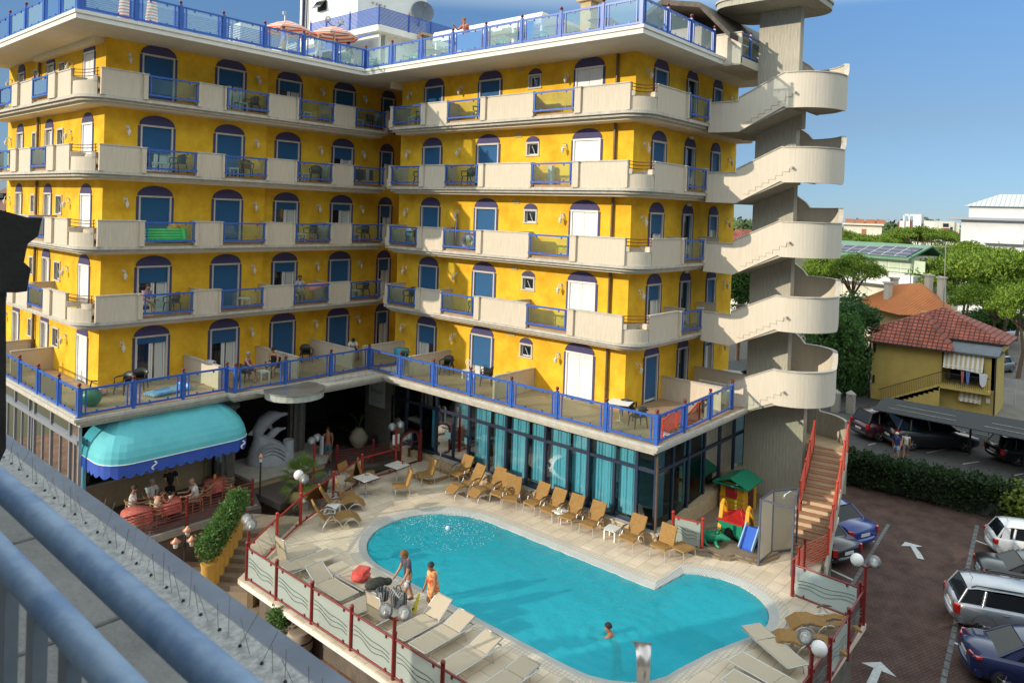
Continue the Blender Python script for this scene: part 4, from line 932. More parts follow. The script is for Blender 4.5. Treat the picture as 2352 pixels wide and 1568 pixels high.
rl = MB(); u = Vector((0, 0, 1)); c0, c1 = Vector((.2, -.35, 0))+Vector((0, -.05, 0)), Vector((-2.5, -.25, 0))
A_ = d*.2-sdv*.62; B_ = Vector((-.95, -.2, 0)); C_ = Vector((-2.5, -.35, 0))
for i in range(10): rl.tube([A_+u*(.2+.09*i), B_+u*(.12+.09*i), C_+u*(.12+.09*i)], .017, 6)
par = rl.build('railing', M_orail, st)
for p in (B_, B_.lerp(C_, .5)): k = MB(); k.tube([p-u*.1, p+u*1.08], .045, 8); k.ball(p+u*1.12, .055, 8, 6); k.build('post', M_dred, par)
mb = MB(); mb.lathe([(.02, .0), (.55, .0), (.62, .28), (.55, .30), (.5, .08), (.02, .06)], (5.75, -4.55, DK), 24); tag(mb.build('round_tub', M_dred), 'round dark red tub at the foot of the concrete tower', 'tub')

# ---- play corner: raised wooden floor with wave edge
mb = MB(); pts = [(-1.15, -2.6), (-1.05, -3.9)]+[(-1.05+.9*i/6+.05*math.sin(i*2), -3.95-1.7*i/6+.12*math.sin(i*1.9)) for i in range(1, 7)]+[(.8, -6.0), (6.1, -5.2), (6.1, -2.6)]
for i, (z0, z1) in enumerate(((.0, .07), (.07, .12))): mb.prism([(x+.15*i, y+.1*i) for x, y in pts], DK+z0, DK+z1+.0)
struct('play_floor', mb, wave(pm('play_boards', (.30, .225, .15), (.24, .18, .12), 3, .8), 3.2, 'X', .5, .01, dark=(.12, .09, .06), lo=.02, hi=.12))
PZ = DK+.12
# ================================================================ TOYS
def rbox(mb, x0, x1, y0, y1, z0, z1, mi=0): return mb.box(x0, x1, y0, y1, z0, z1, mi)
M_ty, M_tg, M_tr, M_tb = pm('toy_yellow', (.70, .36, .02), None, rough=.35), pm('toy_green', (.01, .22, .12), None, rough=.35), pm('toy_red', (.45, .02, .02), None, rough=.35), pm('toy_blue', (.03, .12, .55), None, rough=.3)
ph = thing('play_house', 'yellow plastic playhouse with green roof and red shutter', 'playhouse', (3.85, -3.15, PZ))
mb = MB(); mb.box(-.6, .6, -.5, .5, 0, 1.15)
for i in range(4): mb.box(-.625, .62, -.515, .515, .04+.16*i, .18+.16*i)
mb.build('house_body', M_ty, ph, bevel=.02)
mb = MB(); mb.extr([(-.8, -.72, 1.12), (-.8, .0, 1.42), (-.8, .72, 1.12), (-.8, .72, 1.06), (-.8, 0, 1.34), (-.8, -.72, 1.06)], (1.6, 0, 0)); mb.box(-.82, -.3, -.75, .75, 1.05, 1.12)
mb.build('house_roof', M_tg, ph, bevel=.02)
mb = MB(); mb.box(-.645, -.60, -.22, .25, .55, 1.0); mb.build('shutter', M_tr, ph, bevel=.01)
mb = MB(); mb.box(-.2, .25, -.54, -.5, .05, .95); mb.build('doorway', pm('toy_inside', (.10, .015, .015), None), ph)
mb = MB(); mb.box(.25, .5, -.56, -.5, .0, 1.0); mb.build('door', M_ty, ph)
sl_ = thing('toy_slide', 'small climbing frame with yellow legs, green tunnel, red bridge and blue slide', 'slide', (1.15, -4.3, PZ))
mb = MB()
for y, s in ((.55, 1), (-.45, 1)):
    for dx in (-.62, .55): mb.bar((dx*(1 if y > 0 else 1), y-(.12 if dx < 0 else 0), 0), (dx*.16, y, 1.15), .14, .1)
    mb.tube([(-.12, y, 1.1), (0, y, 1.22), (.12, y, 1.1)], .08, 8)
mb.build('frame_leg', M_ty, sl_, bevel=.02)
mb = MB(); ar = [(.34*math.cos(R(a)), .34*math.sin(R(a))) for a in range(0, 181, 20)]
poly = [(.5, 0), (.5, .62), (-.42, .62), (-.5, .0)]; mb.add([(-.45, -y+.1, z) for y, z in poly]+[(-.45, .1-y*.62, .06+z*1.2) for y, z in ar], [(0, 1, 4), (0, 4, 5), (1, 8, 7), (1, 7, 6), (1, 6, 5), (1, 5, 4), (1, 2, 8), (2, 9, 8), (2, 10, 9), (2, 11, 10), (2, 12, 11), (2, 3, 13), (2, 13, 12)])
mb.build('tunnel_front', M_tg, sl_, norm=False)
mb = MB(); mb.extr([(-.44, .55, .0), (-.44, .55, .62), (-.30, -.35, .62), (-.30, -.35, 0)], (.04, 0, 0)); mb.build('tunnel_inside', M_dark, sl_)
mb = MB(); mb.extr([(-.44, .6, .62), (-.44, -.4, .62), (.2, -.4, .85), (.45, .1, .8), (.4, .6, .7)], (0, 0, .06)); mb.tube([(-.1, -.3, .7), (-.15, -.2, 1.05), (.1, -.1, 1.1), (.25, -.25, .75)], .03, 8); mb.build('bridge', M_tr, sl_)
mb = MB(); mb.extr([(-.35, -.5, .62), (-.35, -.95, .62), (-.85, -.95, .02), (-.85, -.5, .02)], (.0, 0, .07)); mb.box(-.3, .1, -1.0, -.45, 0, .55)
for y in (-.5, -.98): mb.bar((-.3, y, .78), (-.95, y, .08), .04, .16, 1)
mb.build('chute', [M_tb, pm('toy_light_blue', (.35, .55, .85), None, rough=.35)], sl_)
cr = thing('crocodile_toy', 'green plastic crocodile seesaw lying beside the red framed screen', 'toy', (-.05, -3.75, PZ))
mb = MB(); rings = []
for x, w_, h_, zc in ((-.75, .03, .03, .35), (-.5, .12, .1, .3), (-.2, .22, .2, .28), (.1, .26, .26, .3), (.35, .24, .24, .36), (.55, .2, .17, .42), (.85, .14, .08, .36), (1.0, .05, .04, .34)):
    rings.append([(x, w_*math.cos(R(a)), zc+h_*math.sin(R(a))) for a in range(0, 360, 30)])
mb.loft(rings, 0, True); mb.ball((.42, .14, .6), .08, 8, 6); mb.ball((.42, -.14, .6), .08, 8, 6)
for y in (-1, 1):
    for x in (-.15, .35): mb.tube([(x, .15*y, .2), (x+.1, .38*y, .12), (x+.22, .42*y, .05)], [.09, .07, .06], 8)
for i in range(5): mb.extr([(-.4+.16*i, -.02, .42), (-.34+.16*i, 0, .62), (-.28+.16*i, -.02, .45)], (0, .04, 0))
o = mb.build('body', M_tg, cr); cr.rotation_euler.z = R(-75); cr.scale = (.8, .8, .8)
mb = MB(); mb.ball((.5, .16, .62), .035, 8, 6); mb.ball((.5, -.16, .62), .035, 8, 6); mb.build('eyes', M_dark, cr)
# shower cabin
sc_ = thing('shower_cabin', 'open topped glass shower cabin with blue grey frame at the stair foot', 'shower', (-.2, -6.2, DK))
c = [(-.05, .5), (1.05, .52), (2.0, -.05), (.9, -.62), (.0, -.55)]
mb = MB(); c = [(-.03, .5), (1.1, .5), (2.0, -.05), (.05, -.6)]; SHH = 2.3
mb = MB()
for x, y in c: mb.obox((x, y, 1.15), (.06, .06, 2.3))
for a, b in ((0, 1), (1, 2), (2, 3), (3, 0)): mb.bar((*c[a], 2.28), (*c[b], 2.28), .05, .05)
for a, b in ((0, 1), (1, 2), (2, 3)): mb.bar((*c[a], .1), (*c[b], .1), .05, .08)
mb.build('frame', pm('shower_frame', (.10, .12, .16), None, rough=.4, metal=.3), sc_)
for a, b in ((0, 1), (1, 2), (2, 3)):
    g = MB(); g.add([(*c[a], .12), (*c[b], .12), (*c[b], 2.25), (*c[a], 2.25)], [(0, 1, 2, 3)]); g.build('pane', M_cglass, sc_)
mb = MB(); mb.tube([(1.9, -.1, 1.6), (1.7, -.05, 2.2), (1.3, .0, 2.35), (1.0, .05, 2.3)], .022, 6); mb.tube([(1.0, .05, 2.32), (.85, .06, 2.25)], [.03, .06], 8); mb.build('shower_head', M_chrome, sc_)

# ================================================================ WICKER LOUNGERS
def wicker(kind, wd=.62):
    t = thing('wicker_lounger', 'x', 'lounger')
    def strip(pts, name, th=.035):
        mb = MB(); n = len(pts); up = []
        rings = []
        for i, (u, h) in enumerate(pts):
            a = Vector(pts[max(i-1, 0)]); b = Vector(pts[min(i+1, n-1)]); q = (b-a).normalized(); nx, nz = -q.y*th, q.x*th
            rings.append([(u-nx, -wd/2, h-nz), (u+nx, -wd/2, h+nz), (u+nx, wd/2, h+nz), (u-nx, wd/2, h-nz)])
        mb.loft(rings, 0, False); return mb.build(name, M_wicker, t, bevel=.012)
    # local +x is away from the foot (towards the backrest)
    if kind == 'chair':
        strip([(0, .40), (.15, .41), (.55, .36)], 'seat'); strip([(.55, .40), (.62, .65), (.74, 1.02)], 'backrest')
        legs = ((.05, 1), (.05, -1), (.6, 1), (.6, -1))
    elif kind == 'flat':
        strip([(0, .20), (.3, .40), (.6, .42), (.85, .34), (1.1, .33)], 'seat'); strip([(1.1, .34), (1.4, .42), (1.75, .36), (1.95, .26)], 'backrest'); legs = ()
    elif kind == 'long':
        strip([(0, .22), (.3, .42), (.6, .42), (.85, .33), (1.15, .34), (1.3, .36)], 'seat'); strip([(1.3, .38), (1.5, .62), (1.72, 1.02)], 'backrest'); legs = ()
    else:
        strip([(0, .36), (.3, .39), (.62, .36)], 'seat'); strip([(.62, .38), (.78, .66), (.96, 1.0)], 'backrest'); legs = ((.03, 1), (.03, -1), (.72, 1), (.72, -1))
    for x, s in legs:
        mb = MB(); mb.tube([(x+.02, s*(wd/2-.03), .38), (x-.04 if x < .3 else x+.06, s*(wd/2), 0)], .017, 7); mb.build('leg', M_alu, t)
    if kind in ('long', 'flat'):
        for x, r in ((.35, .3), (1.05, .36)):
            for s in (-1, 1):
                mb = MB(); mb.tube([(x+r*math.cos(R(a)), s*(wd/2+.01), .36*math.sin(R(a))*(1.15 if x > .5 else .9)) for a in range(0, 181, 20)], .018, 7); mb.build('leg', M_alu, t)
    if kind != 'chair':
        x0 = .25 if kind not in ('long', 'flat') else .92
        for s in (-1, 1):
            mb = MB(); mb.tube([(x0, s*(wd/2+.05), .56), (x0+.2, s*(wd/2+.06), .64), (x0+.42, s*(wd/2+.05), .62)], [.022, .034, .022], 8, 0)
            mb.tube([(x0+.12, s*(wd/2+.04), .6), (x0+.0, s*(wd/2+.02), .3)], .016, 6, 1); mb.tube([(x0+.15, s*(wd/2+.04), .6), (x0+.38, s*(wd/2+.03), .36)], .016, 6, 1)
            mb.build('armrest', [pm('arm_brown', (.12, .085, .06), None, rough=.5), M_alu], t)
    return t
G1 = 'wicker loungers round the pool'
ws, wl, wc, wf = wicker('short'), wicker('long'), wicker('chair'), wicker('flat')
row = [(-2.35, 7.0, 2, 'low wicker lounger nearest the arched gate in the row along the glass hall'), (-3.1, 6.0, 1, 'stretched out wicker chaise with its foot towards the pool, near the poolside tap'), (-2.75, 5.05, 1, 'wicker chaise second from the tap, its leg rest hanging low'),
       (-2.75, 4.2, 0, 'wicker lounger directly behind the one turned askew'), (-2.75, 3.45, 0, 'wicker lounger turned askew, overlapping its right neighbour'), (-2.5, 2.65, 0, 'wicker lounger just right of the askew one'), (-2.55, 1.75, 0, 'wicker lounger left of the first white side table'),
       (-2.55, .85, 0, 'wicker lounger right of the first white side table'), (-2.52, -.1, 0, 'wicker lounger left of the second white side table'), (-2.5, -1.8, 0, 'wicker lounger right of the second white side table, before the downpipe')]
used = set()
for i, (x, y, k, lb) in enumerate(row):
    src = (ws, wl, ws)[k]; rz = (0, R(-8), R(-4), 0, R(28), R(-4), 0, R(3), R(2), 0)[i]; xx = x if k != 1 else x-.5
    if src.name in used: o = dup(src, (xx, y, DK), rz, lb)
    else: o = src; o.location = (xx, y, DK); o.rotation_euler.z = rz; o['label'] = lb; used.add(src.name)
    o['group'] = G1
for x, y, rz, lb in ((-7.75, 6.55, 155, 'wicker chaise nearer the globe lamp corner of the slanting fence'), (-6.75, 7.55, 150, 'wicker chaise beside it, close to the palm and cafe tables'), (-3.55, -7.95, -52, 'wicker chaise lying flat in the shade by the car park fence'), (-4.75, -7.85, -62, 'wicker chaise with one end bent down, in the shade by white sunbeds')):
    o = dup(wl if y > 0 else wf, (x, y, DK), R(rz), lb, G1) if 'lying flat' not in lb else wf
    o.location = (x, y, DK); o.rotation_euler.z = R(rz); o['label'] = lb; o['group'] = G1
wc.location = (-2.3, -2.95, DK); wc.rotation_euler.z = R(-5); wc['label'] = 'upright wicker armless chair before the corner downpipe of the hall'; wc['group'] = 'wicker chairs'; wc['category'] = 'chair'; wc.name = 'wicker_chair'
mb = MB(); stl = thing('wicker_stool', 'backless wicker stool on the deck in front of the red framed screen', 'stool', (-1.6, -3.55, DK)); mb.box(-.33, .33, -.33, .33, .36, .42); mb.build('seat', M_wicker, stl, bevel=.015); stl.rotation_euler.z = R(-12)
for x in (-.3, .3):
    for y in (-.3, .3): mb = MB(); mb.tube([(x, y, .36), (x*1.05, y*1.05, 0)], .016, 6); mb.build('leg', M_alu, stl)
# white slatted side tables
def side_table(p, lb, rz=0, h=.42, s=.24):
    t = thing('side_table', lb, 'table', p, rz, 'small white plastic tables'); mb = MB()
    for i in range(5): mb.box(-s, s, -s+i*s*.41, -s+i*s*.41+s*.35, h-.03, h)
    mb.box(-s, s, -s, -s+.03, h-.06, h-.01); mb.box(-s, s, s-.03, s, h-.06, h-.01); mb.box(-s, -s+.03, -s, s, h-.06, h-.01); mb.box(s-.03, s, -s, s, h-.06, h-.01); mb.build('table_top', M_wplas, t)
    for x in (-1, 1):
        for y in (-1, 1): mb = MB(); mb.box(x*(s-.03)-.025, x*(s-.03)+.025, y*(s-.03)-.025, y*(s-.03)+.025, 0, h-.03); mb.build('leg', M_wplas, t)
    return t
tb0 = side_table((-2.2, 1.32, DK), 'white slatted side table with ashtray between wicker loungers, nearer the gate')
dup(tb0, (-2.05, -.95, DK), R(5), 'white slatted side table between wicker loungers, nearer the stairs')
dup(tb0, (-8.1, 7.75, DK), R(30), 'white slatted side table between the two chaises at the slanting fence')
# ================================================================ WHITE SUNBEDS
def sunbed():
    t = thing('sunbed', 'x', 'sunbed'); W, L = .66, 1.25
    mb = MB(); z = .33
    for a, b in (((0, -W/2, z), (L+.6, -W/2, z)), ((0, W/2, z), (L+.6, W/2, z)), ((0, -W/2, z), (0, W/2, z)), ((L+.6, -W/2, z), (L+.6, W/2, z))): mb.tube([a, b], .02, 6)
    mb.build('frame', M_alu, t)
    mb = MB(); mb.box(.02, L, -W/2+.02, W/2-.02, z-.0, z+.012); mb.build('sling', M_sling, t)
    bk = MB(); bk.tube([(0, -W/2+.02, 0), (.68, -W/2+.02, 0), (.68, W/2-.02, 0), (0, W/2-.02, 0)], .018, 6, 1); bk.box(.02, .66, -W/2+.03, W/2-.03, -.005, .008, 0)
    b = bk.build('backrest', [M_sling, M_alu], t); b.location = (L, 0, z+.01); b.rotation_euler.y = R(-12)
    for x in (.25, 1.45):
        for s in (-1, 1): mb = MB(); mb.tube([(x, s*W/2, z), (x+(.1 if x > 1 else -.1), s*W/2, 0)], .016, 6); mb.build('leg', M_alu, t)
    return t
sb0 = sunbed(); G2 = 'beige sling sunbeds on the pool deck'
beds = [(-10.35, 5.55, 180, -80, 'beige sunbed with upright headrest at the globe lamp corner of the fence'), (-10.2, 4.75, 180, -12, 'flat beige sunbed second from the fence corner, half in shade'),
        (-11.55, 2.05, 90, -30, 'beige sunbed folded beside the fence next to the red towels'), (-10.75, 2.0, 90, -4, 'beige sunbed carrying the red towels and dark bag'),
        (-10.5, .62, 180, -82, 'beige sunbed with upright headrest behind the chequered bags'), (-10.9, 1.45, 180, -20, 'beige sunbed under the round chequered basket'),
        (-11.9, -.5, 0, -38, 'beige sunbed with raised back just right of the chequered bags'), (-11.9, -1.3, 0, -18, 'beige sunbed catching sun at its pool end, below the strolling woman'),
        (-12.1, -2.5, 0, -14, 'beige sunbed in the shade, next after the half sunlit one'), (-12.2, -3.85, 0, -5, 'beige sunbed beside the bottom globe lamp'), (-12.2, -5.2, 0, -5, 'beige sunbed at the very bottom edge of the photo'),
        (-5.6, -8.95, 60, -3, 'beige sunbed tucked along the car park fence behind the wicker chaise'), (-6.3, -7.55, -100, -4, 'beige sunbed by the pool rim near the car park fence'), (-7.2, -7.75, -96, -4, 'outer beige sunbed of the pair cut off at the lower right')]
for i, (x, y, rz, br, lb) in enumerate(beds):
    o = sb0 if i == 0 else dup(sb0)
    o.location = (x, y, DK); o.rotation_euler.z = R(rz); o['label'] = lb; o['group'] = G2
    for ch in o.children:
        if ch.name.startswith('backrest'): ch.rotation_euler.y = R(br)
# ================================================================ CAFE
def square_table(p, lb, rz=0, s=.4, h=.74, top=None):
    t = thing('square_table', lb, 'table', p, rz, 'square cafe tables'); mb = MB(); mb.box(-s, s, -s, s, h-.02, h); mb.box(-s-.012, s+.012, -s-.012, s+.012, h-.045, h-.012, 1); mb.build('table_top', [top or pm('table_print', (.62, .58, .52), (.54, .50, .45), 6, .5, lo=.45, hi=.6), M_black], t)
    mb = MB(); mb.tube([(0, 0, .02), (0, 0, h-.04)], .035, 8); mb.obox((0, 0, .02), (.5, .06, .04), R(45)); mb.obox((0, 0, .02), (.5, .06, .04), R(-45)); mb.build('pedestal', M_alu, t)
    return t
ct = square_table((-5.87, 8.55, DK), 'square printed cafe table with a small ashtray, nearer the palm')
ct2 = dup(ct, (-4.0, 8.8, DK), R(4), 'square printed cafe table with a red cup, nearer the gate')
mb = MB(); mb.lathe([(.03, 0), (.035, .1), (.06, .11), (.06, .13)], (-3.75, 8.75, DK+.74), 10); tag(mb.build('red_cup', M_tr), 'small red cup on the cafe table nearer the gate', 'cup')
mb = MB(); mb.lathe([(.07, 0), (.09, .03), (.07, .035), (.05, .01)], (-5.7, 8.75, DK+.74), 14); tag(mb.build('ashtray', M_metal), 'round ashtray on the cafe table nearer the palm', 'ashtray')
for x, y, rz, lb in ((-6.75, 8.15, 150, 'wicker chair left of the cafe table near the palm'), (-5.1, 7.75, -30, 'wicker chair on the pool side of the cafe table near the palm'), (-3.55, 7.95, -20, 'wicker chair on the pool side of the cafe table near the gate'), (-4.75, 9.4, 140, 'wicker chair behind the cafe table near the gate'), (-5.75, 9.35, 110, 'wicker chair behind the cafe table near the palm')):
    dup(wc, (x, y, DK), R(rz), lb, 'wicker chairs')
# poolside tap with tray
mb = MB(); mb.tube([(0, 0, 0), (0, 0, .95)], .03, 8); mb.ball((0, 0, .97), .04, 8, 6); mb.tube([(0, 0, .88), (-.12, 0, .86)], .018, 6); tp = thing('poolside_tap', 'chrome shower tap post over a wooden foot tray by the plinth', 'tap', (-2.05, 8.15, DK)); mb.build('post', M_chrome, tp)
mb = MB(); 
for a, b in (((-1.1, -.5), (.3, -.5)), ((.3, -.5), (.3, .6)), ((.3, .6), (-1.1, .6)), ((-1.1, .6), (-1.1, -.5))): mb.bar((*a, .05), (*b, .05), .14, .1)
mb.build('tray', pm('tray_wood', (.42, .27, .13), (.32, .2, .1), 5, .7), tp)
# dolphin fountain
df = thing('dolphin_fountain', 'white statue of two leaping dolphins on a wave with a small basin', 'statue', (-7.15, 13.7, DK+.35), R(-35))
M_stat = pm('statue_white', (.52, .54, .58), (.42, .45, .50), 3, .6, .15)
def spindle(pts, name):
    mb = MB(); mb.tube([p[:3] for p in pts], [p[3] for p in pts], 14); return mb
mb = spindle([(-.55, 0, .9, .04), (-.6, 0, 1.1, .16), (-.52, 0, 1.5, .27), (-.3, 0, 1.85, .32), (.0, 0, 2.08, .28), (.25, 0, 2.12, .19), (.38, 0, 2.14, .11), (.56, 0, 2.17, .085), (.68, 0, 2.18, .04)], 'd')
mb.extr([(-.78, -.02, 1.25), (-1.0, -.02, 1.3), (-.75, -.02, 1.55)], (0, .05, 0)); mb.extr([(-.2, .2, 1.55), (.05, .42, 1.3), (-.05, .22, 1.7)], (.03, 0, 0)); mb.build('large_dolphin', M_stat, df)
mb = spindle([(-.2, .1, .9, .08), (-.05, .1, 1.15, .17), (.12, .1, 1.35, .18), (.3, .1, 1.45, .13), (.42, .1, 1.47, .07), (.56, .1, 1.5, .05), (.62, .1, 1.51, .02)], 'd'); mb.build('small_dolphin', M_stat, df)
mb = MB(); rings = []
for z, rx, ry, ox in ((0, .95, .55, .0), (.3, .98, .58, 0), (.6, .85, .5, -.05), (.9, .62, .4, -.2), (1.1, .4, .3, -.35), (1.25, .22, .2, -.45)):
    rings.append([(ox+rx*math.cos(R(a))*(1+.06*math.sin(a*.2+z*6)), ry*math.sin(R(a))*(1+.05*math.cos(a*.15+z*5)), z) for a in range(0, 360, 12)])
mb.loft(rings, 0, True); mb.tube([(.75+.2*math.cos(R(a)), .2*math.sin(R(a)), 1.0) for a in range(0, 360, 24)], .035, 8, closed=True); mb.lathe([(.25, .3), (.24, .7), (.23, 1.0)], (.75, 0, 0), 14); 
for k in range(4): mb.tube([(-.5+1.2*t, -.5-.06*math.sin(3*t), .25+.16*k+.35*math.sin(t*3.1)) for t in [i/12 for i in range(13)]], .035, 6)
mb.build('wave_base', M_stat, df)
mb = MB(); mb.prism([(-8.7, 12.4), (-5.2, 12.4), (-4.2, 13.4), (-4.4, 15.0), (-8.9, 15.0)], DK-1.6, DK+.22, 0); mb.prism([(-8.78, 12.32), (-5.15, 12.32), (-4.1, 13.36), (-4.3, 15.1), (-8.98, 15.1)], DK+.22, DK+.34, 1)
tag(mb.build('statue_plinth', [M_tan, M_trim]), 'wide low stone wall and ledge carrying the dolphin statue', 'wall')
mb = MB(); mb.prism([(-12.5, 6.1), (-12.35, 6.0), (-4.2, 11.3), (-4.4, 11.6)], 0, DK-.15); struct('ramp_wall', mb, M_tan)
mb = MB(); mb.prism([(-9.5, 10.4), (-8.7, 12.4), (-9.8, 14.4), (-14.9, 14.4), (-14.9, 10.75), (-11, 10.75)], 1.0, DK-.02); mb.prism([(-8.8, 10.2), (-4.2, 11.4), (-1.2, 10.3), (-1.2, 14.5), (-9, 14.5)], DK-.3, DK-.03)
struct('bar_terrace', mb, pm('bar_floor', (.13, .10, .085), (.10, .08, .07), 3, .6))
mb = MB(); mb.box(-15.0, -9.5, 10.68, 10.8, DK-.25, DK+.0); struct('bar_kerb', mb, pm('kerb_grey', (.33, .30, .27), (.26, .24, .22), 4, .85))
# steps with yellow pots
mb = MB(); dd = Vector((.8, .6, 0)); ss = Vector((-.6, .8, 0)); c0 = Vector((-12.45, 7.6, 0))
for i in range(7):
    a = c0+dd*(.30*i); z = 1.3+.171*(i+1); q = [a-ss*1.9, a+ss*.6, c0+dd*3.4+ss*.6, c0+dd*3.4-ss*1.9]; mb.prism([(v.x, v.y) for v in q], z-.17, z)
struct('yard_steps', mb, pm('step_stone', (.26, .20, .14), (.20, .155, .11), 3, .85, .2))
# ================================================================ PLANTS
def leaf_mesh(name, pts, rng, size, mats, asp=.45, up=.3, cl=1):
    """many small leaf faces scattered at given points"""
    n = len(pts)*cl; P = np.repeat(np.array(pts), cl, 0)+rng.normal(0, size*.6, (n, 3))
    a = rng.normal(size=(n, 3)); a[:, 2] += up; a /= np.linalg.norm(a, axis=1)[:, None]
    b = np.cross(a, rng.normal(size=(n, 3))); b /= np.linalg.norm(b, axis=1)[:, None]
    s = size*rng.uniform(.6, 1.3, (n, 1)); v = np.stack([P-b*s*asp*.2, P+a*s*.5-b*s*asp, P+a*s, P+a*s*.5+b*s*asp], 1).reshape(-1, 3)
    me = bpy.data.meshes.new(name); me.from_pydata(v.tolist(), [], np.arange(4*n).reshape(-1, 4).tolist())
    for m in mats: me.materials.append(m)
    me.polygons.foreach_set('material_index', rng.randint(0, len(mats), n)); me.update(); return me
def leafmat(name, c, c2, tr=.35):
    m = pm(name, c, c2, 1.2, .6, spec=.25); n = m.node_tree.nodes; l = m.node_tree.links; b = n['Principled BSDF']
    t = n.new('ShaderNodeBsdfTranslucent'); x = n.new('ShaderNodeMixShader'); x.inputs[0].default_value = tr
    oc = b.inputs['Base Color'].links[0].from_socket; l.new(oc, t.inputs[0]); l.new(b.outputs[0], x.inputs[1]); l.new(t.outputs[0], x.inputs[2]); l.new(x.outputs[0], n['Material Output'].inputs[0]); return m
L_ol = [leafmat('oleander_leaf', (.06, .14, .03), (.09, .20, .045)), leafmat('oleander_pale', (.14, .24, .07), (.18, .28, .09))]
L_pn = [leafmat('pine_leaf', (.13, .20, .022), (.19, .28, .03)), leafmat('pine_pale', (.20, .30, .035), (.27, .37, .045)), leafmat('pine_deep', (.06, .12, .018), (.10, .17, .025))]
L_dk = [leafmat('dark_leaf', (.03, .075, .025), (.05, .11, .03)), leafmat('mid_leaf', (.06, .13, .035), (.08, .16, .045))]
M_bark = pm('bark', (.16, .10, .065), (.10, .065, .045), 6, .9, .4)
rng = np.random.RandomState(11)
def oleander(h, r, seed):
    g = np.random.RandomState(seed); p = g.normal(size=(260, 3)); p /= np.linalg.norm(p, axis=1)[:, None]; p *= g.uniform(.3, 1, (260, 1))**.5
    p = p*[r*.7, r*.7, h*.36]+[0, 0, h*.62]; return leaf_mesh('foliage', p, g, .13, L_ol, .16, .5, 9)
pots = [(-12.87+.25*i, 7.95+.16*i, 1.3+.145*i) for i in range(7)]
fm = [oleander(1.0, .5, 3), oleander(.9, .52, 4)]
M_pot = pm('pot_yellow', (.62, .36, .07), (.54, .31, .07), 4, .7)
for i, (x, y, z) in enumerate(pots):
    t = thing('oleander_pot', f'oleander shrub in a tall yellow pot, {ORD[i]} of the row up from the bottom step', 'potted plant', (x, y, z), i*.9, 'yellow oleander pots on the steps')
    mb = MB(); mb.lathe([(.22, 0), (.23, .9), (.26, .96), (.26, 1.0)], (0, 0, 0), 18); mb.lathe([(.22, .97), (.01, .97)], (0, 0, 0), 18, 1); mb.build('pot', [M_pot, M_dark], t)
    o = bpy.data.objects.new('foliage', fm[i % 2]); COL.objects.link(o); o.parent = t; o.location.z = .9
    mb = MB()
    for k in range(7): a = k*.9; mb.tube([(0, 0, .75), (.14*math.cos(a), .14*math.sin(a), 1.1), (.36*math.cos(a), .36*math.sin(a), 1.45)], [.018, .012, .006], 5)
    for k in range(5): a = k*1.7+i; mb.ball((.42*math.cos(a), .42*math.sin(a), 1.2+.08*k), .035, 6, 4, 1)
    mb.build('stem', [M_bark, M_tr], t)
# palm
pl = thing('fan_palm', 'young fan palm with spiky green fronds beside the red globe lamp', 'palm', (-7.95, 10.05, DK-.2)); M_palm = leafmat('palm_leaf', (.10, .17, .03), (.17, .24, .05)); M_pald = pm('palm_dry', (.38, .28, .10), (.30, .22, .08), 5, .8)
mb = MB(); mb.lathe([(.16, 0), (.19, .4), (.14, .95), (.08, 1.1)], (0, 0, 0), 12); mb.build('trunk', M_bark, pl)
g = np.random.RandomState(2); lf = MB()
for i in range(26):
    a = i*2.4; el = R(80-150*(i/25)**1.0); L = g.uniform(.45, .75); d_ = Vector((math.cos(a)*math.cos(el), math.sin(a)*math.cos(el), math.sin(el))); c = Vector((0, 0, 1.05)); tip = c+d_*L; sd = d_.cross(Vector((0, 0, 1))).normalized(); up = sd.cross(d_)
    mi = 1 if el < R(-35) else 0; lf.tube([c, tip], .012, 4, mi)
    for k in range(15):
        th = R(-75+150*k/14); q = d_*math.cos(th)+sd*math.sin(th); ln = .55*(.75+.25*math.cos(th)); w_ = up.cross(q).normalized()*.022
        mid = tip+q*ln*.5+up*.03; e = tip+q*ln-Vector((0, 0, .08)); lf.add([tip, mid-w_, e, mid+w_], [(0, 1, 2, 3)], mi)
lf.build('frond', [M_palm, M_pald], pl, norm=False)
ag = thing('agave_plant', 'pale arching spiky plant behind the fence at the wicker chaises', 'plant', (-8.2, 9.15, DK-.4)); lf = MB()
for i in range(26):
    a = i*2.4; r_ = .3+.35*((i*7) % 10)/10; lf.tube([(0, 0, .1), (r_*.6*math.cos(a), r_*.6*math.sin(a), .8), (r_*1.5*math.cos(a), r_*1.5*math.sin(a), .55)], [.02, .014, .003], 4)
lf.build('leaf', pm('agave_leaf', (.24, .27, .20), (.30, .32, .25), 3, .6), ag)
for x, y, lb in ((-5.8, 10.9, 'pale spiky plant behind the cafe tables'),): dup(ag, (x, y, DK-.5), 1.2, lb)
tag(ag, group='spiky plants behind the fence')
# planter pillar with bush and barrel under the deck edge
pp = thing('stone_planter', 'small green bush on a stone pillar planter below the deck edge', 'planter', (-13.0, 3.45, 1.3)); mb = MB(); mb.lathe([(.38, 0), (.40, .05), (.24, .08), (.2, .6), (.26, .66), (.22, .7)], (0, 0, 0), 8, 0, False); mb.build('pillar', pm('planter_stone', (.52, .43, .33), (.44, .36, .27), 4, .8), pp)
g = np.random.RandomState(6); p = g.normal(size=(200, 3)); p = p/np.linalg.norm(p, axis=1)[:, None]*g.uniform(.4, 1, (200, 1))*[.34, .34, .36]+[0, 0, .85]; o = bpy.data.objects.new('foliage', leaf_mesh('foliage', p, g, .09, [L_ol[1], L_dk[1]], .4, .3, 6)); COL.objects.link(o); o.parent = pp
mb = MB(); mb.lathe([(.28, 0), (.36, .1), (.40, .45), (.36, .8), (.3, .9)], (0, 0, 0), 18)
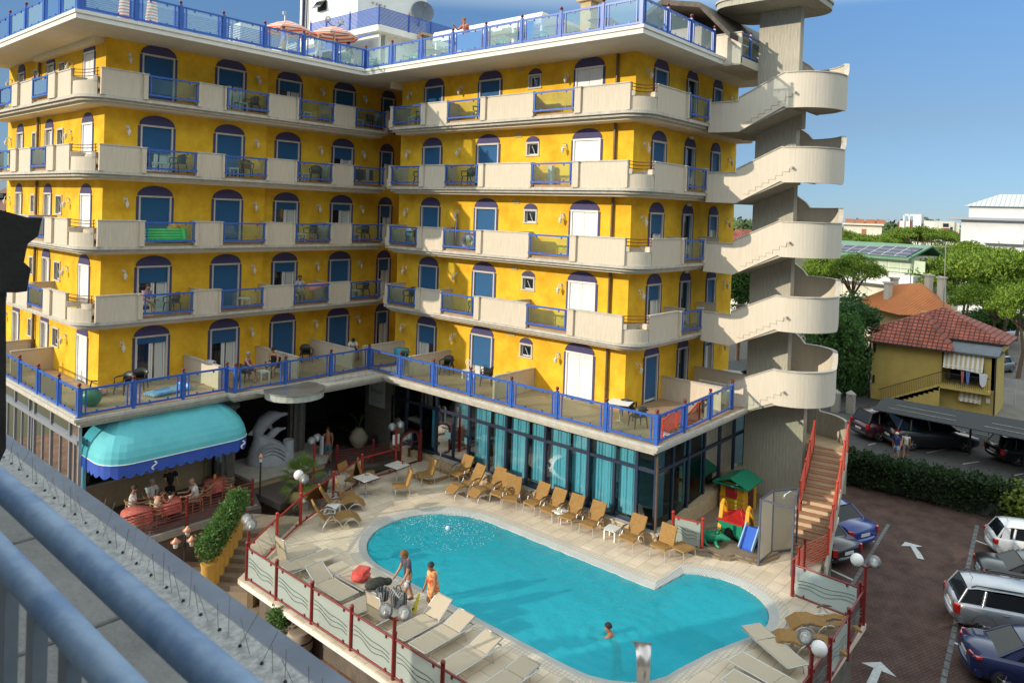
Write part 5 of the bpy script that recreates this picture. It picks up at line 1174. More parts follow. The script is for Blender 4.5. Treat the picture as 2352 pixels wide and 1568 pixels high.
for z in (.25, .6): mb.lathe([(.395, z), (.41, z+.02), (.395, z+.05)], (0, 0, 0), 18, 1)
mb.v = [(x-12.75, y+2.75, z*.8+1.3) for x, y, z in mb.v]; tag(mb.build('clay_barrel', [pm('clay', (.34, .27, .20), (.26, .2, .15), 4, .8), M_dark]), 'round clay barrel in the shade under the deck edge', 'barrel')
# entrance vase with a spiky plant, sign
vs_ = thing('clay_vase', 'round pale clay vase with a thin plant by the dark entrance', 'vase', (-2.4, 13.6, DK)); mb = MB(); mb.lathe([(.2, 0), (.42, .3), (.46, .55), (.3, .85), (.16, .95), (.2, 1.0)], (0, 0, 0), 18); mb.build('vase', pm('vase_clay', (.42, .36, .28), (.34, .29, .22), 3, .7), vs_)
mb = MB()
for i in range(9): a = i*2.2; mb.tube([(0, 0, .95), (.2*math.cos(a), .2*math.sin(a), 1.5), (.6*math.cos(a), .6*math.sin(a), 1.8)], [.02, .015, .004], 4)
mb.build('plant', L_dk[1], vs_)
mb = MB(); mb.lathe([(.12, 0), (.14, .5), (.14, .55)], (-1.7, 13.2, DK), 14); tag(mb.build('litter_bin', M_black), 'small black bin beneath the entrance sign', 'bin')
sg_ = thing('entrance_sign', 'pale entrance notice panel with grey lettering on the dark pillar', 'sign', (-1.36, 13.55, DK+2.6)); mb = MB(); mb.box(-.03, 0, -.62, .62, -.72, .72); mb.build('panel', pm('sign_pale', (.52, .53, .54), (.46, .47, .48), 3, .6), sg_)
def text(body, size, parent, loc, rot, mat, name='lettering'):
    cu = bpy.data.curves.new(name, 'FONT'); cu.body = body; cu.size = size; cu.align_x = 'CENTER'; cu.align_y = 'CENTER'; cu.extrude = .003
    o = bpy.data.objects.new(name, cu); COL.objects.link(o); dg = bpy.context.evaluated_depsgraph_get(); me = bpy.data.meshes.new_from_object(o.evaluated_get(dg)); COL.objects.unlink(o); bpy.data.objects.remove(o)
    me.materials.clear(); me.materials.append(mat); q = bpy.data.objects.new(name, me); COL.objects.link(q); q.parent = parent; q.location = loc; q.rotation_euler = rot; return q
M_ink = pm('sign_ink', (.16, .17, .18), None, rough=.7)
text('Bristol', .36, sg_, (-.04, 0, .05), (R(90), 0, R(-90)), M_ink)
text('H', .22, sg_, (-.04, 0, .45), (R(90), 0, R(-90)), M_ink)
mb = MB()
for i in range(4): mb.obox((-.035, .3-.2*i, -.45), (.006, .07, .07), 0, 0, R(45))
mb.build('star_row', M_ink, sg_)
# ================================================================ AWNING over the bar
aw = thing('bar_awning', 'turquoise domed awning with a scalloped blue valance over the bar', 'awning', (-12.0, 13.9, 4.9)); mb = MB()
x0, x1, yb, yf, zb, zt_ = -14.85, -9.2, 13.95, 11.5, 4.95, 6.42
NU, NV = 24, 10; rings = []
def edge(u):   # plan of the hem from the left wall round the front to the right wall
    r_ = .95
    P = [(x0, yb), (x0, yf+r_)]+[(x0+r_-r_*math.cos(R(a)), yf+r_-r_*math.sin(R(a))) for a in range(15, 91, 15)]+[(x0+1.8+i*(x1-x0-3.3)/5, yf+.0) for i in range(6)]+[(x1-r_+r_*math.sin(R(a)), yf+r_-r_*math.cos(R(a))) for a in range(0, 91, 15)]+[(x1, yb)]
    return P
hem = edge(0); ridge = [(min(max(x, x0+1.75), x1-1.6), yb-.0) for x, y in hem]
for j in range(NV+1):
    t = j/NV; c_, s_ = math.cos(t*math.pi/2), math.sin(t*math.pi/2)
    rings.append([Vector((r_[0]+(h_[0]-r_[0])*c_, r_[1]+(h_[1]-r_[1])*c_, zb+(zt_-zb)*s_+(.05*math.sin(k*2.0)*s_*c_))) for k, (h_, r_) in enumerate(zip(hem, ridge))])
mb.loft(rings, 0, False, False); mb.v = [(x+12.0, y-13.9, z-4.9) for x, y, z in mb.v]
aw_m = pm('awning_turquoise', (.10, .46, .52), (.13, .52, .57), 1.5, .75); mb.build('hood', aw_m, aw, norm=False)
mb = MB(); fine = []
for a, b in zip(hem, hem[1:]):
    n = max(1, int(math.hypot(b[0]-a[0], b[1]-a[1])/.05)); fine += [(a[0]+(b[0]-a[0])*i/n, a[1]+(b[1]-a[1])*i/n) for i in range(n)]
fine.append(hem[-1]); top = [Vector((x+12.0, y-13.9, .08)) for x, y in fine]; bot = [Vector((x+12.0, y-13.9, -.30-.12*abs(math.sin(i*math.pi/7)))) for i, (x, y) in enumerate(fine)]
mb.loft([top, bot], 0, False, False); mb.build('valance', pm('valance_blue', (.03, .085, .42), (.04, .10, .48), 2, .75), aw, norm=False)
mb = MB(); mb.tube([(v.x, v.y-.01, .08) for v in top], .018, 6); mb.build('trim_cord', M_wplas, aw)
for xx in (-13.2, -9.75):
    mb = MB(); mb.tube([(xx+12+.09*math.sin(t*6.0)*(1-t*.2), yf-13.93, .0-.28*t) for t in [i/10 for i in range(11)]], .03, 6); mb.build('emblem', M_wplas, aw)
# bar railing with red bars
br = thing('bar_railing', 'dark red wooden bar railing along the raised bar terrace', 'railing', (-14.9, 10.75, DK)); mb = MB()
for i in range(7): mb.tube([(.0, 0, .15+.11*i), (5.2, 0, .15+.11*i)], .016, 6)
mb.tube([(.0, 0, .92), (5.2, 0, .92)], .03, 8); mb.build('bars', M_dred, br)
for x in (0, 2.6, 4.3, 5.2):
    mb = MB(); mb.tube([(x, 0, 0), (x, 0, 1.0)], .05, 10); mb.ball((x, 0, 1.05), .06, 8, 6); mb.build('post', M_dred, br)
br2 = thing('bar_railing', 'dark red railing crossing the ramp below the entrance sign', 'railing', (-4.9, 11.9, DK)); mb = MB()
for i in range(7): mb.tube([(.0, 0, .15+.11*i), (3.3, -1.0, .15+.11*i)], .016, 6)
mb.build('bars', M_dred, br2)
for t in (0, .5, 1): mb = MB(); mb.tube([(3.3*t, -t, 0), (3.3*t, -t, 1.0)], .06, 10); mb.ball((3.3*t, -t, 1.05), .07, 8, 6); mb.build('post', M_dred, br2)
tl = thing('triple_lantern', 'black lamp post with three small copper hooded lanterns by the oleanders', 'lamp', (-13.25, 8.85, 1.3)); mb = MB(); mb.tube([(0, 0, 0), (0, 0, 1.75)], .04, 8)
LP = [(-.3, .05, 1.6), (.18, .22, 1.8), (.12, -.22, 1.62)]
for q in LP: mb.tube([(0, 0, 1.4), (q[0]*.7, q[1]*.7, 1.35), (q[0], q[1], q[2]-.15)], .02, 6)
mb.build('post', M_black, tl)
for q in LP: mb = MB(); mb.lathe([(.03, .14), (.05, .1), (.17, .0), (.16, -.02)], q, 12); mb.lathe([(.09, -.02), (.07, -.2), (.03, -.22)], q, 10, 1); mb.build('lantern', [pm('copper_hood', (.55, .26, .17), None, rough=.4, metal=.4), M_globew], tl)
ol = thing('lantern_post', 'single copper hooded lantern standing beside the dolphin statue', 'lamp', (-9.05, 11.3, DK)); mb = MB(); mb.tube([(0, 0, 0), (0, 0, 1.5)], .035, 8); mb.build('post', M_black, ol); mb = MB(); mb.lathe([(.03, .14), (.05, .1), (.15, .0), (.14, -.02)], (0, 0, 1.65), 12); mb.lathe([(.08, -.02), (.06, -.2)], (0, 0, 1.65), 10, 1); mb.build('lantern', [MATS['copper_hood'], M_globew], ol)
# bar furniture
def cloth_table(p, lb, r=.45):
    t = thing('round_table', lb, 'table', p, 0, 'bar tables with red cloths'); mb = MB(); mb.lathe([(.05, 0), (.05, .68), (r-.03, .7), (r-.03, .72)], (0, 0, 0), 16); mb.build('base', M_black, t)
    mb = MB(); n = 40; mb.loft([[(r*q*(1+(.06*math.sin(i*2*math.pi*6/n) if z < .7 else 0))*math.cos(2*math.pi*i/n), r*q*(1+(.06*math.sin(i*2*math.pi*6/n) if z < .7 else 0))*math.sin(2*math.pi*i/n), z) for i in range(n)] for q, z in ((.02, .745), (1, .74), (1.05, .55), (1.1, .36))], 0, True, True, False); mb.build('tablecloth', pm('cloth_red', (.45, .055, .04), (.55, .18, .14), 9, .8), t); return t
cloth_table((-12.55, 11.75, DK), 'round table with a red cloth where the man in black serves, nearest the red post'); cloth_table((-13.75, 11.55, DK), 'round table with a red cloth at the left end of the bar rail', .5); cloth_table((-10.3, 12.6, DK), 'empty round table with red cloth at the right rear of the bar')
for i, (x, y, z, c, lb) in enumerate(((-12.45, 11.8, DK+.75, M_wplas, 'white coffee cup on the red cloth table by the red post'), (-12.65, 11.65, DK+.75, M_pane, 'dark drink glass on the red cloth table by the red post'), (-10.3, 12.6, DK+.75, M_ty, 'small yellow menu stand on the empty red table'))):
    mb = MB(); mb.lathe([(.03, 0), (.045, .1), (.03, .1)], (x, y, z), 10) if i < 2 else mb.box(x-.05, x+.05, y-.02, y+.02, z, z+.16); tag(mb.build(('cup', 'drink_glass', 'menu_stand')[i], c), lb, ('cup', 'glass', 'menu')[i])
def cane_chair():
    t = thing('cane_chair', 'x', 'chair'); m_ = pm('cane', (.40, .25, .12), (.34, .2, .09), 8, .6); mb = MB(); mb.lathe([(.02, .43), (.23, .43), (.24, .46), (.02, .47)], (0, 0, 0), 16); mb.build('seat', m_, t)
    mb = MB()
    for k in range(3): mb.tube([(.2*math.cos(R(a)), .25*math.sin(R(a)), .6+.1*k+.02*k*abs(math.sin(R(a)))) for a in range(100, 261, 16)], .016, 6)
    mb.tube([(.24*math.cos(R(a)), .27*math.sin(R(a)), .68+.16*max(0, -math.cos(R(a)))) for a in range(60, 301, 16)], .02, 6); mb.build('backrest', m_, t)
    for x in (-.17, .17):
        for y in (-.17, .17): mb = MB(); mb.tube([(x, y, .44), (x*1.15, y*1.15, 0)], .018, 6); mb.build('leg', m_, t)
    return t
cc = cane_chair(); cl_ = [(-13.55, 12.45, -20, 'cane chair under the man in the white polo at the left of the bar'), (-12.75, 12.75, -70, 'cane chair under the grey haired man in white behind the table'), (-13.0, 11.6, 20, 'cane chair under the woman in orange with her back to the rail'), (-11.45, 11.75, 170, 'cane chair under the bald man reading at the right'), (-10.95, 12.0, 150, 'empty cane chair left of the empty red table'), (-9.95, 12.2, 60, 'empty cane chair right of the empty red table'), (-13.95, 11.1, 60, 'empty cane chair at the bar corner next to the rail')]
for i, (x, y, rz, lb) in enumerate(cl_):
    o = cc if i == 0 else dup(cc); o.location = (x, y, DK); o.rotation_euler.z = R(rz); o['label'] = lb; o['group'] = 'cane chairs in the bar'
# ================================================================ PLASTIC ARMCHAIRS
def arm_chair(m_):
    t = thing('plastic_armchair', 'x', 'chair'); mb = MB(); mb.prism(rrect(.0, 0, .24, .25, .08), .40, .43); mb.build('seat', m_, t, bevel=.01)
    mb = MB(); rings = []
    for a in range(-62, 63, 12):
        b = R(180+a); x, y = .26*math.cos(b)*.95, .27*math.sin(b); hh = .84-.10*(abs(a)/62)**2
        rings.append([(x, y, .43), (x*1.22, y*1.05, hh), (x*1.28, y*1.1, hh), (x*1.08, y*1.06, .43)])
    mb.loft(rings, 0, True); mb.build('backrest', m_, t)
    for s in (-1, 1): mb = MB(); mb.tube([(-.2, s*.27, .66), (.05, s*.3, .65), (.24, s*.28, .63), (.25, s*.26, .42)], .028, 7); mb.build('armrest', m_, t)
    for x in (-.2, .22):
        for s in (-1, 1): mb = MB(); mb.tube([(x, s*.22, .41), (x*1.2, s*.26, 0)], [.03, .02], 6); mb.build('leg', m_, t)
    return t
def stool_table():
    return side_table((0, 0, 0), 'x', 0, .40, .22)
ch0 = arm_chair(M_black); chb = arm_chair(pm('brown_plastic', (.10, .045, .025), (.14, .07, .04), 6, .5)); cho = arm_chair(pm('green_plastic', (.10, .22, .17), None, rough=.4)); st0 = stool_table()
FL = ['roof', 'second balcony row', 'third balcony row', 'fourth balcony row', 'top balcony row']; FL[0] = 'ground terrace'
BAYA = {1: -11.2, 2: -7.8, 3: -4.2, 4: -.95}; BAYB = {1: 12.1, 2: 8.3, 3: 3.1}
usedc = set()
def put(src, loc, rz, lb, grp):
    o = src if src.name not in usedc else dup(src); usedc.add(src.name); o.location = loc; o.rotation_euler.z = R(rz); o['label'] = lb; o['group'] = grp; return o
CG, TG = 'dark plastic armchairs on balconies and terrace', 'white plastic stools tables on balconies'
def wing(w): return 'left wing' if w == 'A' else 'right wing'
def pos(w, b, k, du, dv): return (BAYA[b]+du, YA-.55+dv, T+H*k) if w == 'A' else (-.55+dv, BAYB[b]+du, T+H*k)
chairs = [('A', 1, 3, .6, 0, 200), ('A', 2, 3, .3, 0, 250), ('A', 3, 3, .4, 0, 230), ('A', 3, 2, .25, 0, 200), ('A', 4, 2, .2, 0, 200), ('A', 4, 1, .3, 0, 180), ('A', 4, 4, .5, 0, 270), ('B', 1, 4, -.4, 0, 210), ('B', 2, 4, -.5, 0, 200), ('B', 1, 3, -.4, 0, 200), ('B', 2, 3, .1, 0, 190), ('B', 1, 2, .1, 0, 120), ('B', 1, 1, .1, 0, 190), ('B', 2, 1, -.6, 0, 110)]
FN = {1: 'lowest', 2: 'second lowest', 3: 'second highest', 4: 'top'}
for w_, b, k, du, dv, rz in chairs:
    put(ch0, pos(w_, b, k, du, dv), rz, f'dark armchair behind the {ORD[b-1]} bay from left, {FN[k]} balcony row, {wing(w_)}', CG)
for w_, b, k, du, dv, rz in (('A', 1, 1, .5, 0, 190), ('A', 2, 4, .5, 0, 200)):
    put(chb, pos(w_, b, k, du, dv), rz, f'brown armchair behind the {ORD[b-1]} bay from left, {FN[k]} balcony row, left wing', CG)
for w_, b, k, du, dv in (('A', 2, 4, -.1, -.1), ('A', 3, 4, -.3, 0), ('A', 4, 4, -.4, 0), ('A', 1, 3, -.2, 0), ('A', 2, 3, -.4, 0), ('A', 3, 3, -.3, 0), ('A', 3, 2, -.4, 0), ('A', 4, 2, -.4, 0), ('A', 2, 1, .35, 0), ('A', 3, 1, -.5, 0), ('A', 4, 1, -.3, 0), ('B', 1, 4, .1, -.1), ('B', 2, 3, -.6, 0), ('B', 2, 2, -.6, 0)):
    put(st0, pos(w_, b, k, du, dv), 0, f'small white table behind the {ORD[b-1]} bay from left, {FN[k]} balcony row, {wing(w_)}', TG)
for x, y, rz, lb in ((-12.9, 15.0, 200, 'black armchair at the far left of the terrace beside another, by the yellow corner'), (-12.2, 15.3, 230, 'black armchair before the leftmost open terrace window'), (-8.4, 13.7, 0, 'black armchair under the woman in purple on the terrace'), (-7.0, 13.9, 180, 'black armchair under the woman in black bikini on the terrace'), (-4.2, 15.6, 250, 'black armchair before the closed dark blue terrace shutter'), (-2.2, 14.6, 200, 'black armchair under the white shirted person behind the low terrace wall'), (-.8, 9.2, 200, 'black armchair right of the low terrace wall, next to the fan table'), (-1.0, 6.5, 130, 'black armchair facing the half open terrace window with the fan table'), (-.95, -.75, 20, 'black armchair on the wall side of the square terrace table'), (-1.6, -1.6, 60, 'black armchair on the railing side of the square terrace table'), (7.2, -1.9, 200, 'black armchair at the far table behind the stair landing')):
    put(ch0, (x, y, T), rz, lb, CG)
put(cho, (-1.1, 12.0, T), 200, 'blue towel draped green armchair in the terrace corner by the inner angle', CG)
put(st0, (-7.7, 13.6, T), 0, 'small white plastic table between the two women on the terrace', TG); put(st0, (-.7, 7.9, T), 0, 'small white table holding a fan on the terrace', TG)
square_table((-1.5, -.75, T), 'square white table with a shadow across it at the terrace corner', .3, .42, .74, pm('table_white', (.78, .76, .72), None, rough=.5)); square_table((7.0, -1.3, T), 'square white table behind the stair landing at terrace level', .2, .45, .74, MATS['table_white'])
mb = MB(); mb.tube([(-.7, 7.9, T+.4), (-.7, 7.9, T+.62)], .02, 6); mb.tube([(-.75+.0, 7.9+.15*math.cos(R(a)), T+.75+.15*math.sin(R(a))) for a in range(0, 360, 20)], .012, 5, closed=True); mb.ball((-.72, 7.9, T+.75), .04, 8, 6)
for a in range(0, 360, 45): mb.tube([(-.75, 7.9, T+.75), (-.75, 7.9+.15*math.cos(R(a)), T+.75+.15*math.sin(R(a)))], .006, 4)
tag(mb.build('table_fan', M_wplas), 'white desk fan on the small terrace table', 'fan')
# towels, floats and laundry
def cloth(name, pts, mat, label, cat, th=.015):
    mb = MB(); n = len(pts); rings = [[Vector(q)+Vector((0, 0, 0)) for q in row_] for row_ in pts]; mb.loft(rings, 0, True, False); o = mb.build(name, mat, norm=False); s_ = o.modifiers.new('thickness', 'SOLIDIFY'); s_.thickness = th; return tag(o, label, cat)
def stripe(name, cols, scale, axis='X'):
    m = pm(name, cols[0], None, rough=.8); n = m.node_tree.nodes; l = m.node_tree.links; tc = n.new('ShaderNodeTexCoord'); sx = n.new('ShaderNodeSeparateXYZ'); mu = n.new('ShaderNodeMath'); mu.operation = 'MULTIPLY'; mu.inputs[1].default_value = scale; fr = n.new('ShaderNodeMath'); fr.operation = 'FRACT'; cr = n.new('ShaderNodeValToRGB'); cr.color_ramp.interpolation = 'CONSTANT'
    for i, c in enumerate(cols):
        e = cr.color_ramp.elements[i] if i < 2 else cr.color_ramp.elements.new(i/len(cols)); e.position = i/len(cols); e.color = (*c, 1)
    l.new(tc.outputs['Object'], sx.inputs[0]); l.new(sx.outputs[axis], mu.inputs[0]); l.new(mu.outputs[0], fr.inputs[0]); l.new(fr.outputs[0], cr.inputs[0]); l.new(cr.outputs[0], n['Principled BSDF'].inputs['Base Color']); return m
M_tri = stripe('towel_tricolour', [(.55, .58, .62), (.5, .04, .03), (.06, .12, .5)], 4.2, 'Y')
cloth('beach_towel', [[(-.12, 9.55-.06*q, T+2*H+1.6-.0), (-.16, 9.55, T+2*H+1.62)] for q in (0, 1)]+[[(-.1, 9.7, T+2*H+.9), (-.2, 9.45, T+2*H+.9)], [(-.1, 9.75, T+2*H+.15), (-.22, 9.42, T+2*H+.15)]], M_tri, 'red white and blue towel hanging from a wall lamp on the right wing', 'towel')
cloth('bath_towel', [[(-4.4, YA-1.2, T+H+.55), (-3.35, YA-1.2, T+H+.75)], [(-4.5, YA-1.2, T+H+.95), (-3.3, YA-1.2, T+H+.95)], [(-4.5, YA-1.0, T+H+.95), (-3.3, YA-1.0, T+H+.95)]], pm('towel_pink', (.62, .30, .26), (.55, .26, .23), 9, .9), 'pink towel slung over a blue balcony rail on the left wing', 'towel')
cloth('bath_towel', [[(-.35+x, YA-.75, T+4*H+z) for x in (0, .45)] for z in (.25, .55, .84)]+[[(-.35+x, YA-.5, T+4*H+.84) for x in (0, .45)]], pm('towel_lightblue', (.35, .52, .75), None, rough=.9), 'light blue towel over a chair back on the top left wing balcony', 'towel')
cloth('bath_towel', [[(-.75, 12.0+x, T+2*H+z) for x in (0, .45)] for z in (.1, .5, .84)]+[[(-.5, 12.0+x, T+2*H+.84) for x in (0, .45)]], pm('towel_white', (.6, .68, .78), (.35, .5, .75), 6, .9), 'white and blue towel over a chair at the inner end of the right wing balcony', 'towel')
cloth('bath_towel', [[(-1.45, 11.75+x, T+z) for x in (0, .5)] for z in (.45, .6, .86)]+[[(-1.2, 11.75+x, T+.86) for x in (0, .5)]], pm('towel_bluegreen', (.03, .25, .50), (.05, .35, .40), 3, .9), 'blue green towel over the armchair in the terrace corner', 'towel')
cloth('bath_towel', [[(-9.75, 14.0, T+.5), (-9.75, 14.5, T+.5)], [(-9.78, 14.0, T+1.0), (-9.78, 14.5, T+1.0)], [(-9.65, 14.0, T+1.0), (-9.65, 14.5, T+1.0)], [(-9.64, 14.0, T+.4), (-9.64, 14.5, T+.4)]], pm('towel_lilac', (.62, .50, .62), None, rough=.9), 'lilac towel over the low dividing wall on the terrace', 'towel')
M_gl = pm('float_green', (.02, .55, .10), (.03, .75, .16), 2, .2, spec=.8)
def airbed(mb, L, W, n=5, th=.09):
    for i in range(n):
        y = -W/2+W*(i+.5)/n; mb.tube([(-L/2+L*k/14, y, 0) for k in range(15)], [W/n*.3]+[W/n*.52]*13+[W/n*.3], 8)
    mb.tube([(L/2-.15, -W/2, .05), (L/2-.15, W/2, .05)], .11, 8)
mb = MB(); mb.x = Matrix.Translation((-11.15, YA-.82, T+2*H+.32))@Matrix.Rotation(R(70), 4, 'X'); airbed(mb, 1.75, .6); mb.x = None
tag(mb.build('air_mattress', M_gl), 'bright green air mattress leaning behind a balcony glass on the left wing', 'air mattress')
mb = MB(); mb.x = Matrix.Translation((-11.6, 14.0, T+.1))@Matrix.Rotation(R(14), 4, 'Z'); airbed(mb, 1.8, .65); mb.x = None
tag(mb.build('air_mattress', pm('float_blue', (.08, .30, .75), (.45, .65, .85), 3, .25)), 'blue and white air mattress lying on the terrace floor', 'air mattress')
mb = MB(); mb.ball((-10.75, YA-.6, T+2*H+.55), .32, 14, 10, 0, (1, .5, .8)); tag(mb.build('beach_ball', pm('ball_bright', (.6, .08, .03), (.6, .40, .03), 4, .3)), 'colourful inflatable behind the green air mattress', 'inflatable')
mb = MB(); mb.tube([(-.7, 8.1+.42*math.cos(R(a)), T+2*H+.35+.0+.3*math.sin(R(a))) for a in range(0, 360, 18)], .14, 10, closed=True); mb.ball((-.65, 8.1, T+2*H+.55), .22, 12, 8, 1); tag(mb.build('swim_ring', [pm('ring_red', (.5, .05, .04), (.08, .25, .5), 5, .3), pm('ring_pale', (.45, .55, .6), (.5, .5, .3), 9, .4)]), 'red and blue swim ring with animals on a right wing balcony', 'swim ring')
mb = MB(); mb.ball((-14.5, 13.9, T+.34), .36, 18, 12); tag(mb.build('exercise_ball', pm('ball_green', (.015, .16, .07), None, rough=.35)), 'dark green ball in the left corner of the terrace', 'ball')
mb = MB(); mb.tube([(-13.9+.4*math.cos(R(a)), 15.4+.3*math.sin(R(a)), T+.15) for a in range(0, 360, 20)], .13, 8, closed=True); mb.tube([(-14.05, 15.4, T+.2), (-13.95, 15.4, T+.6), (-13.75, 15.4, T+.55)], .03, 6, 1); tag(mb.build('float_boat', [pm('boat_red', (.45, .04, .03), (.5, .5, .5), 5, .3), M_black]), 'red inflatable boat by the yellow corner of the terrace', 'inflatable')
lr = thing('laundry_rack', 'drying rack with dark clothes behind the last bay of the left wing', 'drying rack', (-1.0, YA-.6, T+3*H)); mb = MB(); mb.tube([(-.8, 0, .78), (.8, 0, .78)], .012, 5); mb.tube([(-.8, 0, .78), (-.9, 0, 0)], .012, 5); mb.tube([(.8, 0, .78), (.9, 0, 0)], .012, 5); mb.build('rack', M_alu, lr)
for i, c in enumerate(((.35, .03, .04), (.04, .05, .12), (.03, .03, .035), (.03, .06, .12), (.4, .4, .42), (.03, .05, .1))): mb = MB(); mb.box(-.7+.24*i, -.5+.24*i, -.03, .03, .2+.05*(i % 2), .8); mb.build('garment', pm(f'garment_{i}', c, None, rough=.9), lr)
mb = MB(); mb.box(-.35, -.15, 3.75, 3.95, T+3*H, T+3*H+.85); tag(mb.build('folded_parasol', pm('canvas_white', (.62, .62, .58), (.5, .5, .46), 8, .9)), 'wrapped white bundle standing behind the rightmost front bay', 'bundle')
# ================================================================ bags and towels by the pool
mb = MB(); mb.ball((0, 0, .12), .34, 14, 8, 0, (1, .75, .4)); mb.obox((.05, .05, .25), (.5, .4, .12), .4); mb.v = [(x-10.75, y+2.55, z+DK+.36) for x, y, z in mb.v]; tag(mb.build('towel_pile', pm('towel_red', (.55, .05, .035), (.62, .12, .10), 6, .9), bevel=.04), 'heap of bright red towels on a sunbed by the fence lamp', 'towels')
mb = MB(); mb.ball((0, 0, .1), .3, 12, 8, 0, (1.3, .8, .45)); mb.ball((.38, -.1, .06), .15, 10, 6, 0, (1, 1, .7)); mb.v = [(x-10.65, y+1.95, z+DK+.33) for x, y, z in mb.v]; tag(mb.build('rucksack', pm('bag_dark', (.02, .022, .02), (.05, .05, .04), 12, .8)), 'dark rucksack lying beside the red towels', 'bag')
M_chk = brick('chequer_cloth', (.03, .032, .035), (.05, .05, .055), (.24, .25, .26), .09, .09, .012, .8, 0, R(10), offset=0)
mb = MB(); mb.lathe([(.17, 0), (.2, .28), (.18, .28), (.15, .05)], (-10.95, 1.25, DK+.33), 18); tag(mb.build('beach_basket', M_chk), 'round black and white chequered basket on a sunbed', 'basket')
bg_ = thing('beach_bag', 'upright black and white chequered beach bag leaning on a raised headrest', 'bag', (-10.95, .55, DK+.34)); mb = MB(); mb.loft([[(-.1, -.22, 0), (.1, -.22, 0), (.1, .22, 0), (-.1, .22, 0)], [(-.13, -.26, .36), (.11, -.26, .36), (.11, .26, .36), (-.13, .26, .36)], [(-.04, -.25, .5), (.04, -.25, .5), (.04, .25, .5), (-.04, .25, .5)]], 0, False); mb.build('bag_body', M_chk, bg_); mb = MB(); mb.tube([(0, .12*math.cos(R(a)), .48+.16*math.sin(R(a))) for a in range(0, 181, 20)], .015, 6); mb.build('handle', M_black, bg_)
mb = MB(); mb.ball((-8.9, -6.55, DK+.09), .15, 12, 8, 0, (1.2, 1, .6)); mb.ball((-8.78, -6.65, DK+.13), .1, 10, 6, 0, (1, 1, .8)); tag(mb.build('blue_bundle', pm('bundle_blue', (.02, .12, .38), (.05, .22, .2), 9, .7)), 'crumpled blue swim toy on the near pool rim', 'toy')
mb = MB(); mb.box(-8.15, -7.85, 8.55, 8.8, DK+.4, DK+.46); mb.box(-8.1, -7.9, 8.5, 8.65, DK+.46, DK+.56, 1); tag(mb.build('folded_clothes', [M_wplas, M_tr]), 'folded white and red clothes on a chair near the palm', 'clothes')
# ================================================================ PEOPLE
SKIN = pm('skin', (.50, .25, .15), (.46, .22, .13), 6, .6); SKIN2 = pm('skin_tanned', (.38, .17, .09), (.34, .15, .08), 6, .6)
def skinmesh(name, J, E, mat, parent, root, sub=1):
    names = list(J); me = bpy.data.meshes.new(name); me.from_pydata([J[k][:3] for k in names], [(names.index(a), names.index(b)) for a, b in E], [])
    o = bpy.data.objects.new(name, me); COL.objects.link(o); o.parent = parent; me.materials.append(mat)
    sk = o.modifiers.new('skin', 'SKIN'); sk.use_smooth_shade = True; sk.branch_smoothing = .3
    for i, k in enumerate(names):
        d_ = me.skin_vertices[0].data[i]; r_ = J[k][3]; d_.radius = r_ if isinstance(r_, tuple) else (r_, r_); d_.use_root = (k == root)
    s_ = o.modifiers.new('smooth', 'SUBSURF'); s_.levels = sub; s_.render_levels = sub
    return o
